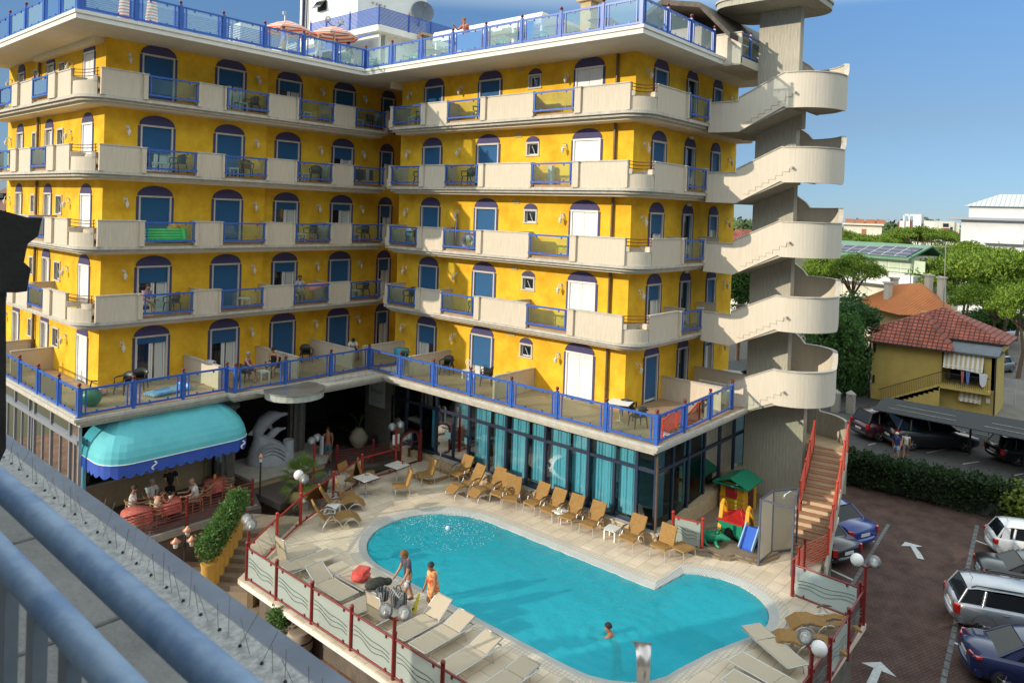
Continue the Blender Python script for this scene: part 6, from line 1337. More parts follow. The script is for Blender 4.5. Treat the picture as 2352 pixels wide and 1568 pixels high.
def person(label, loc, rz, h=1.65, pose='stand', top=None, bottom=None, hair=(.08, .05, .03), skin=SKIN, arms=((-8, 10), (-8, 10)), legs=((8, 6), (-8, 4)), lean=4, head=8, dress=None, cap=None, group=None, longhair=False, sleeve=.6, shoes=None):
    """faces local +x; angles in degrees, positive swings forward; arms/legs as (upper, bend)"""
    t = thing('person', label, 'person', loc, R(rz), group); J = {}; E = []
    sit = pose == 'sit'; ph_ = .47*h if not sit else .27*h
    def V(x, y, z, r): return (x*h, y*h, z*h, r*h)
    L = R(lean); z0 = ph_/h
    def up(d_, y, r): return V(math.sin(L)*d_, y, z0+math.cos(L)*d_, r)
    J['pelvis'] = up(.03, 0, (.085)); J['waist'] = up(.12, 0, .072); J['chest'] = up(.24, 0, .088); J['collar'] = up(.325, 0, .05); J['neck'] = up(.36, 0, .033)
    nx, nz = J['neck'][0]/h, J['neck'][2]/h; Hd = R(lean*.5+head)
    J['jaw'] = V(nx+.025*math.cos(Hd)+.02*math.sin(Hd), 0, nz+.045, .046); J['skull'] = V(nx+.012+.085*math.sin(Hd), 0, nz+.1*math.cos(Hd), .056); J['crown'] = V(nx+.008+.11*math.sin(Hd), 0, nz+.135*math.cos(Hd), .035)
    J['nose'] = V(nx+.075+.07*math.sin(Hd), 0, nz+.068*math.cos(Hd)-.02*math.sin(Hd), .010)
    E += [('pelvis', 'waist'), ('waist', 'chest'), ('chest', 'collar'), ('collar', 'neck'), ('neck', 'jaw'), ('jaw', 'skull'), ('skull', 'crown'), ('jaw', 'nose')]
    for s, n, (a1, b1), (l1, b2) in ((1, 'l', arms[0], legs[0]), (-1, 'r', arms[1], legs[1])):
        sx, sz = J['collar'][0]/h, J['collar'][2]/h-.015
        J['shoulder_'+n] = V(sx, s*.108, sz, .043); A = R(a1); ex, ez = sx+.175*math.sin(A), sz-.175*math.cos(A)
        J['elbow_'+n] = V(ex, s*.135, ez, .028); B = R(a1+b1); wx, wz = ex+.15*math.sin(B), ez-.15*math.cos(B); J['wrist_'+n] = V(wx, s*.13, wz, .019)
        px_, pz_ = wx+.045*math.sin(B), wz-.045*math.cos(B); J['palm_'+n] = V(px_, s*.128, pz_, (.022)); E += [('collar', 'shoulder_'+n), ('shoulder_'+n, 'elbow_'+n), ('elbow_'+n, 'wrist_'+n), ('wrist_'+n, 'palm_'+n)]
        for f, (off, ln) in enumerate(((-.018, .038), (-.006, .045), (.006, .043), (.017, .034))):
            C = R(a1+b1+18); J[f'finger{f}_'+n] = V(px_+ln*math.sin(C)+off*math.cos(B), s*.122, pz_-ln*math.cos(C)+off*math.sin(B), .0065); E.append(('palm_'+n, f'finger{f}_'+n))
        J['thumb_'+n] = V(px_+.022*math.cos(B)+.008, s*.112, pz_+.006, .007); E.append(('wrist_'+n, 'thumb_'+n))
        Lg = R(l1); hx, hz = J['pelvis'][0]/h, J['pelvis'][2]/h-.02; J['hip_'+n] = V(hx, s*.055, hz, .064); kx, kz = hx+.235*math.sin(Lg), hz-.235*math.cos(Lg)
        J['knee_'+n] = V(kx, s*.06, kz, .040); K = R(l1-b2); ax, az = kx+.215*math.sin(K), kz-.215*math.cos(K); J['ankle_'+n] = V(ax, s*.06, az, .025); J['heel_'+n] = V(ax-.015, s*.06, az-.022, .020); J['toe_'+n] = V(ax+.095, s*.068, az-.028, .017)
        E += [('pelvis', 'hip_'+n), ('hip_'+n, 'knee_'+n), ('knee_'+n, 'ankle_'+n), ('ankle_'+n, 'heel_'+n), ('ankle_'+n, 'toe_'+n)]
    low = min(J['toe_l'][2], J['toe_r'][2], J['heel_l'][2], J['heel_r'][2])-.018*h
    J = {k: (v[0], v[1], v[2]-low, v[3]) for k, v in J.items()}
    body = skinmesh('body', J, E, skin, t, 'pelvis')
    def grow(keys, f, add=0): return {k: (*J[k][:3], J[k][3]*f+add*h) for k in keys}
    def mid(a, b, f, r): return tuple(J[a][i]+(J[b][i]-J[a][i])*f for i in range(3))+(r*h,)
    if top is not None:
        K = grow(['waist', 'chest'], 1.16); K['hem'] = (*J['pelvis'][:3], .098*h); K['collar'] = (*J['collar'][:3], .052*h); E2 = [('hem', 'waist'), ('waist', 'chest'), ('chest', 'collar')]
        if sleeve:
            for n in 'lr': K['sh'+n] = (*J['shoulder_'+n][:3], .052*h); K['sl'+n] = mid('shoulder_'+n, 'elbow_'+n, sleeve, .045); E2 += [('collar', 'sh'+n), ('sh'+n, 'sl'+n)]
        skinmesh('shirt', K, E2, top, t, 'waist')
    if bottom is not None:
        K = {'belt': (*mid('pelvis', 'waist', .3, .093),), 'pel': (*J['pelvis'][:3], .098*h)}; E2 = [('belt', 'pel')]
        for n in 'lr': K['hp'+n] = (*J['hip_'+n][:3], .073*h); K['th'+n] = mid('hip_'+n, 'knee_'+n, .85, .062); E2 += [('pel', 'hp'+n), ('hp'+n, 'th'+n)]
        skinmesh('shorts', K, E2, bottom, t, 'pel')
    if dress is not None:
        mb = MB(); rings = []
        for z_, rx, ry in ((.0, .115, .15), (.09, .112, .145), (.2, .115, .13), (.3, .105, .118), (.4, .095, .108), (.52, .10, .12), (.575, .06, .09)):
            zz_ = J['knee_l'][2]/h+z_; cx_ = (zz_-z0)*math.sin(L) if zz_ > z0 else 0
            rings.append([((cx_+rx*math.cos(R(a)))*h, ry*math.sin(R(a))*h, zz_*h) for a in range(0, 360, 20)])
        mb.loft(rings, 0, True); mb.build('dress', dress, t)
    c = Vector(J['skull'][:3]); hm = pm(f'hair_{hair[0]:.2f}_{hair[1]:.2f}', hair, tuple(q*.6 for q in hair), 30, .8)
    mb = MB(); fwd = Vector((math.cos(Hd), 0, -math.sin(Hd))); upv = Vector((math.sin(Hd), 0, math.cos(Hd))); rings = []
    for e in (-15, 5, 25, 45, 65, 82):
        rr_ = .062*h*math.cos(R(e)); rings.append([c+fwd*(rr_*math.cos(R(a))*1.08-.012*h)+Vector((0, rr_*math.sin(R(a)), 0))+upv*(.066*h*math.sin(R(e))+(.028*h*max(0, math.cos(R(a))) if e < 20 else 0)) for a in range(0, 360, 24)])
    mb.loft(rings, 0, True)
    if longhair: mb.ball(c-fwd*.035*h-upv*.05*h, .05*h, 10, 8, 0, (.8, 1, 1.3))
    mb.build('cap' if cap else 'hair', cap or hm, t)
    mb = MB()
    for s in (-1, 1): mb.ball(c+fwd*.052*h+Vector((0, s*.021*h, 0))-upv*.006*h, .0075*h, 6, 4)
    mb.ball(c+fwd*.05*h-upv*.055*h, .008*h, 6, 4, 0, (.6, 2, .6)); mb.build('face_features', pm('face_dark', (.06, .03, .025), None, rough=.5), t)
    if shoes:
        mb = MB()
        for n in 'lr': q = Vector(J['heel_'+n][:3]).lerp(Vector(J['toe_'+n][:3]), .5); mb.ball(q-Vector((0, 0, .008*h)), .075*h, 10, 6, 0, (1, .42, .22))
        mb.build('shoes', shoes, t)
    return t
def fabric(name, cols, scale): return pm(name, cols[0], cols[1], scale, .85, lo=.44, hi=.52)
M_navy, M_wh, M_bl = pm('shirt_slate', (.075, .075, .10), (.09, .09, .12), 5, .9), pm('shirt_white', (.66, .64, .62), (.6, .57, .56), 5, .9), pm('shirt_black', (.015, .015, .018), None, rough=.9)
M_khaki = pm('trousers_khaki', (.26, .20, .13), None, rough=.9)
man = person('man in a slate T-shirt and black and white flowered shorts walking along the pool edge', (-10.15, 1.05, DK), 165, 1.66, top=M_navy, bottom=fabric('shorts_flower', ((.012, .012, .02), (.62, .62, .64)), 11), hair=(.25, .11, .035), arms=((14, 20), (16, 22)), legs=((20, 22), (-14, 6)), lean=8, head=34, longhair=True, shoes=pm('sandal', (.06, .03, .025), None))
wom = person('woman in an orange red dress and black cap walking behind the man by the pool', (-10.08, .02, DK), 165, 1.58, dress=fabric('dress_orange', ((.62, .09, .03), (.68, .42, .18)), 9), hair=(.02, .02, .02), cap=pm('cap_black', (.012, .012, .015), (.16, .16, .17), 22, .6, lo=.55, hi=.62), skin=SKIN2, arms=((4, 12), (10, 12)), legs=((14, 16), (-14, 6)), lean=6, head=18, shoes=pm('sandal_black', (.015, .015, .015), None))
fl = thing('swim_noodle_toy', 'yellow swim fins hanging from the strolling woman\'s hand', 'swim fins', (-10.42, .25, DK+.35)); mb = MB(); mb.loft([[(0, -.03, .32), (.03, 0, .32), (0, .03, .32), (-.03, 0, .32)], [(-.08, -.06, .12), (-.05, 0, .14), (-.08, .06, .12), (-.11, 0, .12)], [(-.2, -.10, -.14), (-.17, 0, -.12), (-.2, .1, -.14), (-.22, 0, -.16)]], 0, True); mb.build('fin', fabric('fin_yellow', ((.68, .58, .02), (.6, .5, .02)), 6), fl); fl.name = 'swim_fins'
sw_ = person('swimmer with dark hair, head and shoulders above the water in the middle of the pool', (-7.05, -4.45, WZ-1.22), 115, 1.62, hair=(.03, .018, .012), skin=SKIN2, arms=((70, 30), (60, 40)), lean=30, head=-10)
person('man in a white polo shirt sitting at the left of the bar', (-13.55, 12.45, DK), -20, 1.66, 'sit', M_wh, M_khaki, (.10, .07, .05), SKIN2, ((25, 60), (25, 70)), ((85, 85), (80, 80)), 5, 10)
person('grey haired man in white sitting behind the bar table', (-12.75, 12.75, DK), -70, 1.66, 'sit', M_wh, M_khaki, (.45, .42, .38), SKIN, ((25, 75), (25, 60)), ((85, 85), (80, 80)), 4, 8)
person('woman with bare back and orange skirt sitting at the bar railing', (-13.0, 11.6, DK), 20, 1.6, 'sit', pm('top_cream', (.55, .42, .32), None, rough=.9), pm('skirt_orange', (.62, .22, .03), None, rough=.9), (.05, .03, .02), SKIN, ((35, 90), (40, 80)), ((85, 85), (80, 80)), 6, 12, longhair=True, sleeve=0)
person('man in black standing behind the red cloth bar table', (-11.9, 13.0, DK), -110, 1.66, 'stand', M_bl, M_bl, (.03, .02, .015), SKIN, ((18, 50), (25, 60)), ((6, 4), (-6, 4)), 14, 22)
person('bald man in a white T-shirt reading at the right of the bar', (-11.45, 11.75, DK), 170, 1.64, 'sit', M_wh, M_khaki, (.42, .25, .17), SKIN, ((35, 55), (30, 65)), ((85, 80), (80, 80)), 12, 28)
person('shirtless man seen from behind in the dark entrance', (-4.7, 12.9, DK), 75, 1.66, 'stand', None, pm('shorts_teal', (.06, .16, .22), None, rough=.9), (.03, .02, .015), SKIN2, ((5, 12), (-5, 10)), ((10, 6), (-10, 6)), 3, 4)
mb = MB(); mb.box(-5.12, -5.02, 12.75, 12.95, DK+.45, DK+1.3); tag(mb.build('white_towel', pm('towel_plain', (.66, .66, .72), None, rough=.9), bevel=.03), 'white towel hanging beside the shirtless man in the entrance', 'towel')
person('grey haired woman in a purple swimsuit sitting on the terrace', (-8.4, 13.7, T), -55, 1.58, 'sit', pm('suit_purple', (.12, .03, .16), (.2, .06, .2), 8, .8), pm('suit_purple2', (.10, .03, .14), None, rough=.8), (.38, .36, .33), SKIN, ((20, 50), (40, 30)), ((80, 70), (75, 70)), 2, 4, sleeve=0)
person('dark haired woman in a black bikini sitting on the terrace facing the table', (-7.0, 13.9, T), -140, 1.58, 'sit', M_bl, pm('bikini_blue', (.06, .12, .35), None, rough=.8), (.02, .015, .012), SKIN, ((15, 50), (15, 50)), ((75, 80), (70, 80)), 4, 26, sleeve=0)
person('dark haired person in a white shirt slumped in a terrace chair', (-2.2, 14.6, T), -120, 1.6, 'sit', M_wh, M_bl, (.02, .015, .012), SKIN, ((20, 80), (20, 80)), ((80, 80), (80, 80)), 30, 40)
person('man sitting in the shade behind the pink towel balcony', (-4.5, YA-.5, T+H), -100, 1.62, 'sit', pm('shirt_grey_pale', (.4, .42, .46), None), M_khaki, (.10, .07, .05), SKIN2, ((15, 40), (15, 40)), ((80, 80), (80, 80)), 2, 8)
person('person in a flowered shirt sitting on the lowest balcony row', (-11.85, YA-.55, T+H), -60, 1.6, 'sit', fabric('shirt_flower', ((.05, .12, .35), (.5, .25, .25)), 14), M_khaki, (.06, .04, .03), SKIN, ((20, 50), (20, 50)), ((80, 80), (80, 80)), 10, 14)
person('red haired person leaning on the roof railing with hands to the face', (-1.95, 7.35, RTOP), 175, 1.64, 'stand', pm('shirt_coral', (.55, .13, .08), None, rough=.9), pm('jeans_grey', (.20, .22, .25), None), (.32, .13, .04), SKIN, ((50, 118), (50, 70)), ((-4, 2), (-10, 4)), 24, 10)
person('person in a bright blue T-shirt on the roof terrace behind the railing', (-5.9, 15.6, RTOP), 160, 1.6, 'stand', pm('shirt_blue', (.04, .16, .55), None, rough=.9), M_khaki, (.10, .07, .05), SKIN, ((5, 10), (5, 10)), ((5, 4), (-5, 4)), 4, 6)
person('blond woman in a pale blue dress under the striped parasol on the roof', (-4.2, 15.3, RTOP), -110, 1.55, 'stand', pm('shirt_paleblue', (.45, .55, .66), None, rough=.9), pm('skirt_pale', (.5, .55, .6), None, rough=.9), (.40, .28, .12), SKIN, ((5, 60), (5, 60)), ((5, 4), (-5, 4)), 2, 6, longhair=True)
person('person in dark top and white shorts bending over a chair on the roof', (-2.0, 15.6, RTOP), 170, 1.62, 'stand', pm('shirt_dark', (.03, .05, .06), None, rough=.9), pm('shorts_white', (.6, .6, .6), None), (.06, .04, .03), SKIN2, ((35, 40), (20, 50)), ((5, 4), (-8, 6)), 16, 10)
UZ = 1.0
person('pedestrian in a white cap and dark blue T-shirt walking past the black off-roader', (21.45, -4.95, UZ), -170, 1.56, 'stand', pm('shirt_darkblue', (.02, .05, .22), None, rough=.9), pm('shorts_sky', (.25, .4, .62), None), (.55, .55, .57), SKIN2, ((22, 20), (-20, 14)), ((24, 10), (-24, 10)), 6, 6, cap=pm('cap_white', (.55, .55, .58), None))
person('pedestrian in a white top and grey shorts walking beside the one in the white cap', (22.05, -5.3, UZ), -170, 1.52, 'stand', M_wh, pm('shorts_grey', (.12, .13, .13), None), (.05, .03, .02), SKIN2, ((-18, 14), (28, 24)), ((-22, 10), (24, 12)), 6, 6, longhair=True, sleeve=.2)
# roof parasols and furniture
M_par = stripe('parasol_stripe', [(.66, .60, .52), (.60, .10, .04)], 7.5, 'Z')
def parasol(p, lb, open_=True):
    t = thing('parasol', lb, 'parasol', p); mb = MB(); mb.tube([(0, 0, 0), (0, 0, 2.35)], .03, 8); mb.build('pole', M_lampw, t)
    mb = MB(); n = 8
    if open_: mb.loft([[(r_*math.cos(2*math.pi*i/n), r_*math.sin(2*math.pi*i/n), z) for i in range(n)] for r_, z in ((.03, 2.4), (.6, 2.22), (1.2, 1.92), (1.21, 1.78))], 0, False, True, False)
    else: mb.lathe([(.03, 2.5), (.16, 2.1), (.22, 1.4), (.26, .9)], (0, 0, 0), 12)
    mb.build('canopy', M_par, t, norm=False); return t
parasol((-2.6, 16.3, RTOP), 'open orange and white striped parasol with people under it on the roof'); parasol((-4.6, 17.4, RTOP), 'open striped parasol partly hidden behind a larger one on the roof'); parasol((-12.1, 18.0, RTOP+.0), 'closed red and white striped parasol behind the left roof railing, left one', False); parasol((-11.0, 17.9, RTOP+.1), 'closed red and white striped parasol behind the left roof railing, right one', False)
rl_ = thing('roof_lamp', 'black lamp post with clear globes on the roof terrace', 'lamp', (-2.2, 16.9, RTOP)); mb = MB(); mb.tube([(0, 0, 0), (0, 0, 2.6)], .04, 8); mb.tube([(-.4, 0, 2.7), (0, 0, 2.5), (.4, 0, 2.7)], .025, 6); mb.build('pole', M_black, rl_)
for x in (-.4, .4): mb = MB(); mb.ball((x, 0, 2.85), .15, 14, 10); mb.build('globe', M_globe, rl_)
mb = MB(); mb.tube([(-3.6, 19.3, RTOP+1), (-3.6, 19.3, RTOP+3.3)], .04, 6); mb.box(-3.75, -3.6, 19.2, 19.35, RTOP+3.2, RTOP+3.35); tag(mb.build('flood_lamp', M_metal), 'thin floodlight pole behind the striped parasols on the roof', 'lamp')
mb = MB(); mb.box(-5.6, -4.4, 20.2, 21.4, RTOP+1.6, RTOP+2.5); tag(mb.build('rooftop_unit', M_white), 'white box unit behind the blue roof louvres', 'air unit')
for x, y, rz, lb in ((-2.9, 14.9, 60, 'pale green armchair behind the roof rail nearest the inner corner'), (-1.5, 14.6, 150, 'green armchair at the inner corner of the roof terrace'), (-.9, 15.2, 100, 'green armchair by the dark rooftop cabin'), (-1.2, 12.0, 190, 'green armchair right of the inner roof corner'), (-1.4, 9.2, 160, 'green armchair beside a roof table behind the second glass panel'), (-1.2, 6.2, 200, 'green armchair left of the leaning red haired person'), (-1.3, 3.9, 170, 'green armchair behind the roof glass near the chimney')):
    put(cho, (x, y, RTOP), rz, lb, 'green plastic armchairs on the roof')
for x, y, lb in ((-1.2, 10.6, 'roof table behind the first full glass panel of the right wing'), (-1.3, 5.0, 'roof table right of the leaning person'), (-1.2, .8, 'roof table in the right hand corner')): square_table((x, y, RTOP), lb, .2, .45, .72, pm('table_green', (.25, .38, .33), None, rough=.5))

# ================================================================ CARS
M_tyre = pm('tyre', (.012, .012, .012), None, rough=.8); M_rim = pm('rim', (.40, .40, .41), None, rough=.3, metal=.8); M_cglas = pm('car_glass', (.008, .010, .013), None, rough=.06, spec=.28); M_tail = pm('tail_red', (.45, .012, .012), None, rough=.15, spec=.8); M_plate = pm('plate_white', (.62, .62, .62), None, rough=.5); M_clad = pm('cladding', (.025, .025, .027), None, rough=.6); M_headl = pm('headlamp', (.55, .57, .6), None, rough=.1)
def car(label, loc, rz, paint, L=4.2, W=1.74, Ht=1.44, kind='hatch', s=1.0, cat='car', grp='cars parked below the hotel', tail='side', rails=False, aerial=True):
    """built nose towards +x, tail at -x; origin under the middle"""
    t = thing('parked_car', label, cat, loc, R(rz), grp); t.scale = (s, s, s); h = L/2
    def ring(x, zb, zs, w_, tw=.93, bw=.9):    # lower body cross-section
        return [(x, -w_*bw, zb), (x, -w_, zb+.14), (x, -w_*1.0, zb+(zs-zb)*.62), (x, -w_*.985, zs-.06), (x, -w_*tw, zs), (x, 0, zs+.025), (x, w_*tw, zs), (x, w_*.985, zs-.06), (x, w_*1.0, zb+(zs-zb)*.62), (x, w_, zb+.14), (x, w_*bw, zb), (x, 0, zb)]
    w_ = W/2; belt = Ht*.63
    if kind == 'sedan': st_ = [(-h, .36, .72, .80), (-h+.05, .28, .86, .9), (-h+.35, .22, .93, .97), (-h+.8, .2, .96, 1), (-.5, .19, belt, 1), (.6, .19, belt, 1), (h-1.1, .2, .88, 1), (h-.5, .22, .80, .97), (h-.1, .26, .68, .88), (h, .34, .56, .76)]
    elif kind == 'coupe': st_ = [(-h, .36, .74, .80), (-h+.05, .28, .86, .9), (-h+.4, .22, .93, .97), (-h+.9, .2, .92, 1), (-.5, .19, .90, 1), (.6, .19, .88, 1), (h-1.2, .2, .82, 1), (h-.5, .22, .74, .97), (h-.1, .26, .62, .88), (h, .34, .52, .76)]
    else: st_ = [(-h, .36, .78, .82), (-h+.05, .28, .9, .92), (-h+.3, .22, belt, .98), (-h+.8, .2, belt, 1), (-.4, .19, belt-.01, 1), (.6, .19, belt-.04, 1), (h-1.0, .2, .90, 1), (h-.5, .22, .82, .97), (h-.1, .26, .70, .88), (h, .34, .58, .76)]
    mb = MB(); mb.loft([ring(x, zb, zs, w_*f) for x, zb, zs, f in st_], 0, True)
    # greenhouse pillars and roof skin
    r0, r1 = {'hatch': (-h+.42, .25), 'wagon': (-h+.38, .45), 'sedan': (-h+1.15, .3), 'coupe': (-h+1.35, .05), 'suv': (-h+.4, .35)}[kind]
    b0, b1 = {'hatch': (-h+.12, h-1.05), 'wagon': (-h+.10, h-1.25), 'sedan': (-h+.55, h-1.25), 'coupe': (-h+.62, h-1.45), 'suv': (-h+.12, h-1.2)}[kind]
    zb_ = belt-.03; rw, bw_ = w_*.74, w_*.92; zr = Ht-.05
    top = [(r0, zr-.03), (r0+.25, zr+.03), ((r0+r1)/2, zr+.05), (r1-.2, zr+.02), (r1, zr-.05)]
    mb.loft([[(x, -rw*(.96 if i in (0, 4) else 1), z-.05), (x, -rw*.92, z), (x, -rw*.5, z+.025), (x, 0, z+.032), (x, rw*.5, z+.025), (x, rw*.92, z), (x, rw*(.96 if i in (0, 4) else 1), z-.05)] for i, (x, z) in enumerate(top)], 0, True, False)
    for sy in (-1, 1):
        mb.tube([(b0+.02, sy*bw_*.9, zb_), (r0, sy*rw*.96, zr-.06)], .04, 6); mb.tube([(b1, sy*bw_*.95, zb_), (r1, sy*rw*.97, zr-.07)], .045, 6)
        pm_ = r0+(r1-r0)*(.62 if kind != 'wagon' else .68); mb.tube([(pm_+.05, sy*bw_*.985, zb_), (pm_, sy*rw*1.0, zr-.06)], .035, 6)
        if kind in ('wagon', 'suv', 'hatch'): pq = r0+(r1-r0)*.22; mb.tube([(pq-.12, sy*bw_*.975, zb_), (pq, sy*rw*.99, zr-.06)], .05, 6)
        if kind in ('coupe', 'sedan', 'hatch'): mb.add([(b0+.04, sy*bw_*.93, zb_), (b0+.45, sy*bw_*.97, zb_), (r0+.22, sy*rw*.99, zr-.06), (r0, sy*rw*.965, zr-.06)], [(0, 1, 2, 3)])
        mb.ball((b1-.12, sy*(bw_+.13), zb_+.07), .1, 8, 6, 0, (.6, 1, .7))
    bd = mb.build('body', paint, t)
    # glass
    g = MB(); g.add([(b0, -bw_*.86, zb_), (b0, bw_*.86, zb_), (r0, rw*.88, zr-.045), (r0, -rw*.88, zr-.045)], [(0, 1, 2, 3)]); g.build('rear_window', M_cglas, t)
    g = MB(); g.add([(b1+.02, -bw_*.88, zb_), (b1+.02, bw_*.88, zb_), (r1, rw*.9, zr-.06), (r1, -rw*.9, zr-.06)], [(0, 1, 2, 3)]); g.build('windscreen', M_cglas, t)
    for sy in (-1, 1):
        g = MB(); g.add([(b0+.06, sy*bw_*.94, zb_), (b1-.0, sy*bw_*.965, zb_), (r1-.02, sy*rw*.975, zr-.07), (r0+.04, sy*rw*.965, zr-.07)], [(0, 1, 2, 3)]); g.build('side_window', M_cglas, t)
    # wheels
    R_ = .315 if kind != 'suv' else .37
    for x in (-h+.82, h-.86):
        for sy in (-1, 1):
            wh = MB(); c_ = Vector((x, sy*(w_-.11), R_)); n = 22
            prof = [(R_*.6, -.1), (R_*.95, -.1), (R_, -.06), (R_, .06), (R_*.95, .1), (R_*.62, .105)]
            wh.loft([[c_+Vector((r_*math.cos(2*math.pi*k/n), sy*d_, r_*math.sin(2*math.pi*k/n))) for k in range(n)] for r_, d_ in prof], 0, True); wo_ = wh.build('wheel', M_tyre, t)
            rm = MB(); rm.loft([[c_+Vector((r_*math.cos(2*math.pi*k/n), sy*d_, r_*math.sin(2*math.pi*k/n))) for k in range(n)] for r_, d_ in ((R_*.66, .1), (R_*.62, .108), (R_*.56, .08))], 0, True, True, False)
            for k in range(5): a = 2*math.pi*k/5; rm.bar(c_+Vector((0, sy*.095, 0)), c_+Vector((R_*.6*math.cos(a), sy*.1, R_*.6*math.sin(a))), .07, .03)
            rm.ball(c_+Vector((0, sy*.09, 0)), .06, 8, 5); rm.build('rim', M_rim, wo_)
            ar_ = MB(); ar_.loft([[c_+Vector((r_*math.cos(R(a)), sy*d_, r_*math.sin(R(a)))) for a in range(-5, 186, 12)] for r_, d_ in ((R_*1.04, .065), (R_*1.16, .12))], 0, True, False); ar_.build('wheel_arch', M_clad if kind == 'suv' else M_tyre, t)
    for sy in (-1, 1):
        tlm = MB()
        if tail == 'wrap': tlm.obox((-h+.10, sy*w_*.83, belt-.16), (.22, .22, .2), sy*R(-28))
        elif tail == 'slit': tlm.obox((-h+.14, sy*w_*.74, belt-.07), (.18, .42, .09), sy*R(-20))
        else: tlm.obox((-h+.10, sy*w_*.84, belt-.2), (.2, .2, .30), sy*R(-25))
        tlm.build('tail_light', M_tail, t, bevel=.02)
        hl = MB(); hl.obox((h-.14, sy*w_*.66, .62), (.22, .34, .14), sy*R(25)); hl.build('headlight', M_headl, t, bevel=.02)
        dh = MB(); pm_ = r0+(r1-r0)*.55
        for dx in (-.35, .55): dh.bar((pm_+dx, sy*(w_+.005), belt-.14), (pm_+dx+.18, sy*(w_+.005), belt-.13), .03, .03)
        dh.build('handle', paint, t)
    p = MB(); p.obox((-h-.005, 0, .62), (.03, .5, .115)); p.build('number_plate', M_plate, t)
    b = MB(); b.loft([[(-h-.05+.2*abs(y/w_)**3, y, .30), (-h-.09+.2*abs(y/w_)**3, y, .38), (-h-.06+.2*abs(y/w_)**3, y, .5), (-h+.1+.2*abs(y/w_)**3, y, .5), (-h+.1+.2*abs(y/w_)**3, y, .3)] for y in [w_*.97*k/5 for k in range(-5, 6)]], 0, True); b.build('bumper', paint if kind != 'suv' else M_clad, t)
    if rails:
        for sy in (-1, 1): b = MB(); b.tube([(r0+.1, sy*rw*.94, zr+.0), (r0+.25, sy*rw*.94, zr+.07), (r1-.35, sy*rw*.94, zr+.07), (r1-.2, sy*rw*.94, zr)], .02, 6); b.build('roof_rail', M_clad, t)
    if aerial: b = MB(); b.tube([(r0+.3, 0, zr+.04), (r0+.12, 0, zr+.3)], .008, 5); b.build('aerial', M_clad, t)
    if kind in ('hatch', 'wagon', 'suv'): b = MB(); b.tube([(b0-.01, 0, zb_+.02), (b0+.09, .35, zb_+.12)], .012, 5); b.build('wiper', M_clad, t)
    return t
def cpaint(name, c, metal=.0): return pm(name, c, tuple(q*.9 for q in c), 3, .32, metal=metal, coat=.8)
P_silver, P_blue, P_dk, P_navy, P_white = cpaint('paint_silver', (.36, .38, .42), .6), cpaint('paint_blue', (.012, .035, .22), .2), cpaint('paint_black', (.010, .010, .012)), cpaint('paint_navy', (.008, .018, .085), .2), cpaint('paint_white', (.60, .61, .63))
P_plum, P_mar, P_mint, P_grey = cpaint('paint_plum', (.022, .016, .024), .2), cpaint('paint_maroon', (.06, .008, .018), .2), cpaint('paint_mint', (.16, .42, .30)), cpaint('paint_grey', (.12, .13, .14), .3)
def park(fn_px, z, rz, L, **k):
    """put the tail middle at a surveyed ground point"""
    p = atz(*fn_px, z); c = Vector((math.cos(R(rz)), math.sin(R(rz)), 0))*(L/2); return (p.x+c.x, p.y+c.y, z)
A0 = -68
car('silver estate car with black roof rails parked across the lot, second from bottom', park((2194, 1420), 0, A0, 4.6), A0, P_silver, 4.6, 1.78, 1.46, 'wagon', 1.1, rails=True)
car('dark blue coupe-like hatchback at the bottom right with a slanting rear window', park((2225, 1538), 0, A0, 4.1), A0, P_navy, 4.1, 1.74, 1.42, 'coupe', 1.08, tail='slit', rails=False)
car('glossy black coupe between the silver estate and the white hatchback', park((2250, 1336), 0, A0, 4.35), A0, P_dk, 4.35, 1.76, 1.36, 'coupe', 1.03, tail='wrap')
car('white hatchback farthest up the right hand row, by the hedge end', park((2270, 1264), 0, A0, 4.1), A0, P_white, 4.1, 1.74, 1.46, 'hatch', 1.0, tail='wrap')
car('bright blue saloon nosed in under the red staircase', park((1974, 1258), 0, 68, 4.4), 68, P_blue, 4.4, 1.74, 1.42, 'sedan', 1.12)
car('dark plum hatchback half hidden under the staircase, in front of the blue saloon', park((1944, 1302), 0, 68, 4.2), 68, P_plum, 4.2, 1.72, 1.42, 'sedan', 1.05)
GU = 'cars parked in the upper lot'
car('black off-roader with a chrome sill in the upper lot, two people walking past it', park((2047, 1022), UZ, -48, 4.6), -48, P_dk, 4.6, 1.92, 1.72, 'suv', 1.12, grp=GU, tail='wrap')
car('maroon people carrier beside the black off-roader', park((1976, 1005), UZ, -40, 4.3), -40, P_mar, 4.3, 1.8, 1.66, 'suv', 1.08, grp=GU)
car('small black hatchback alone at the right of the upper lot', park((2285, 1058), UZ, -50, 3.8), -50, P_dk, 3.8, 1.66, 1.42, 'hatch', 1.08, grp=GU)
car('mint green van cut off by the right edge of the photo', park((2366, 1100), UZ, -60, 4.0), -60, P_mint, 4.0, 1.74, 1.8, 'suv', 1.0, grp=GU, cat='van')
car('distant white car on the road past the tiled house', park((2330, 775), .98, 150, 4.3), 150, P_white, 4.3, 1.74, 1.5, 'suv', 1.0, grp='cars on the far road')
car('grey car half hidden behind the tiled house', park((2312, 850), .98, 160, 4.3), 160, P_grey, 4.3, 1.74, 1.5, 'hatch', 1.0, grp='cars on the far road')
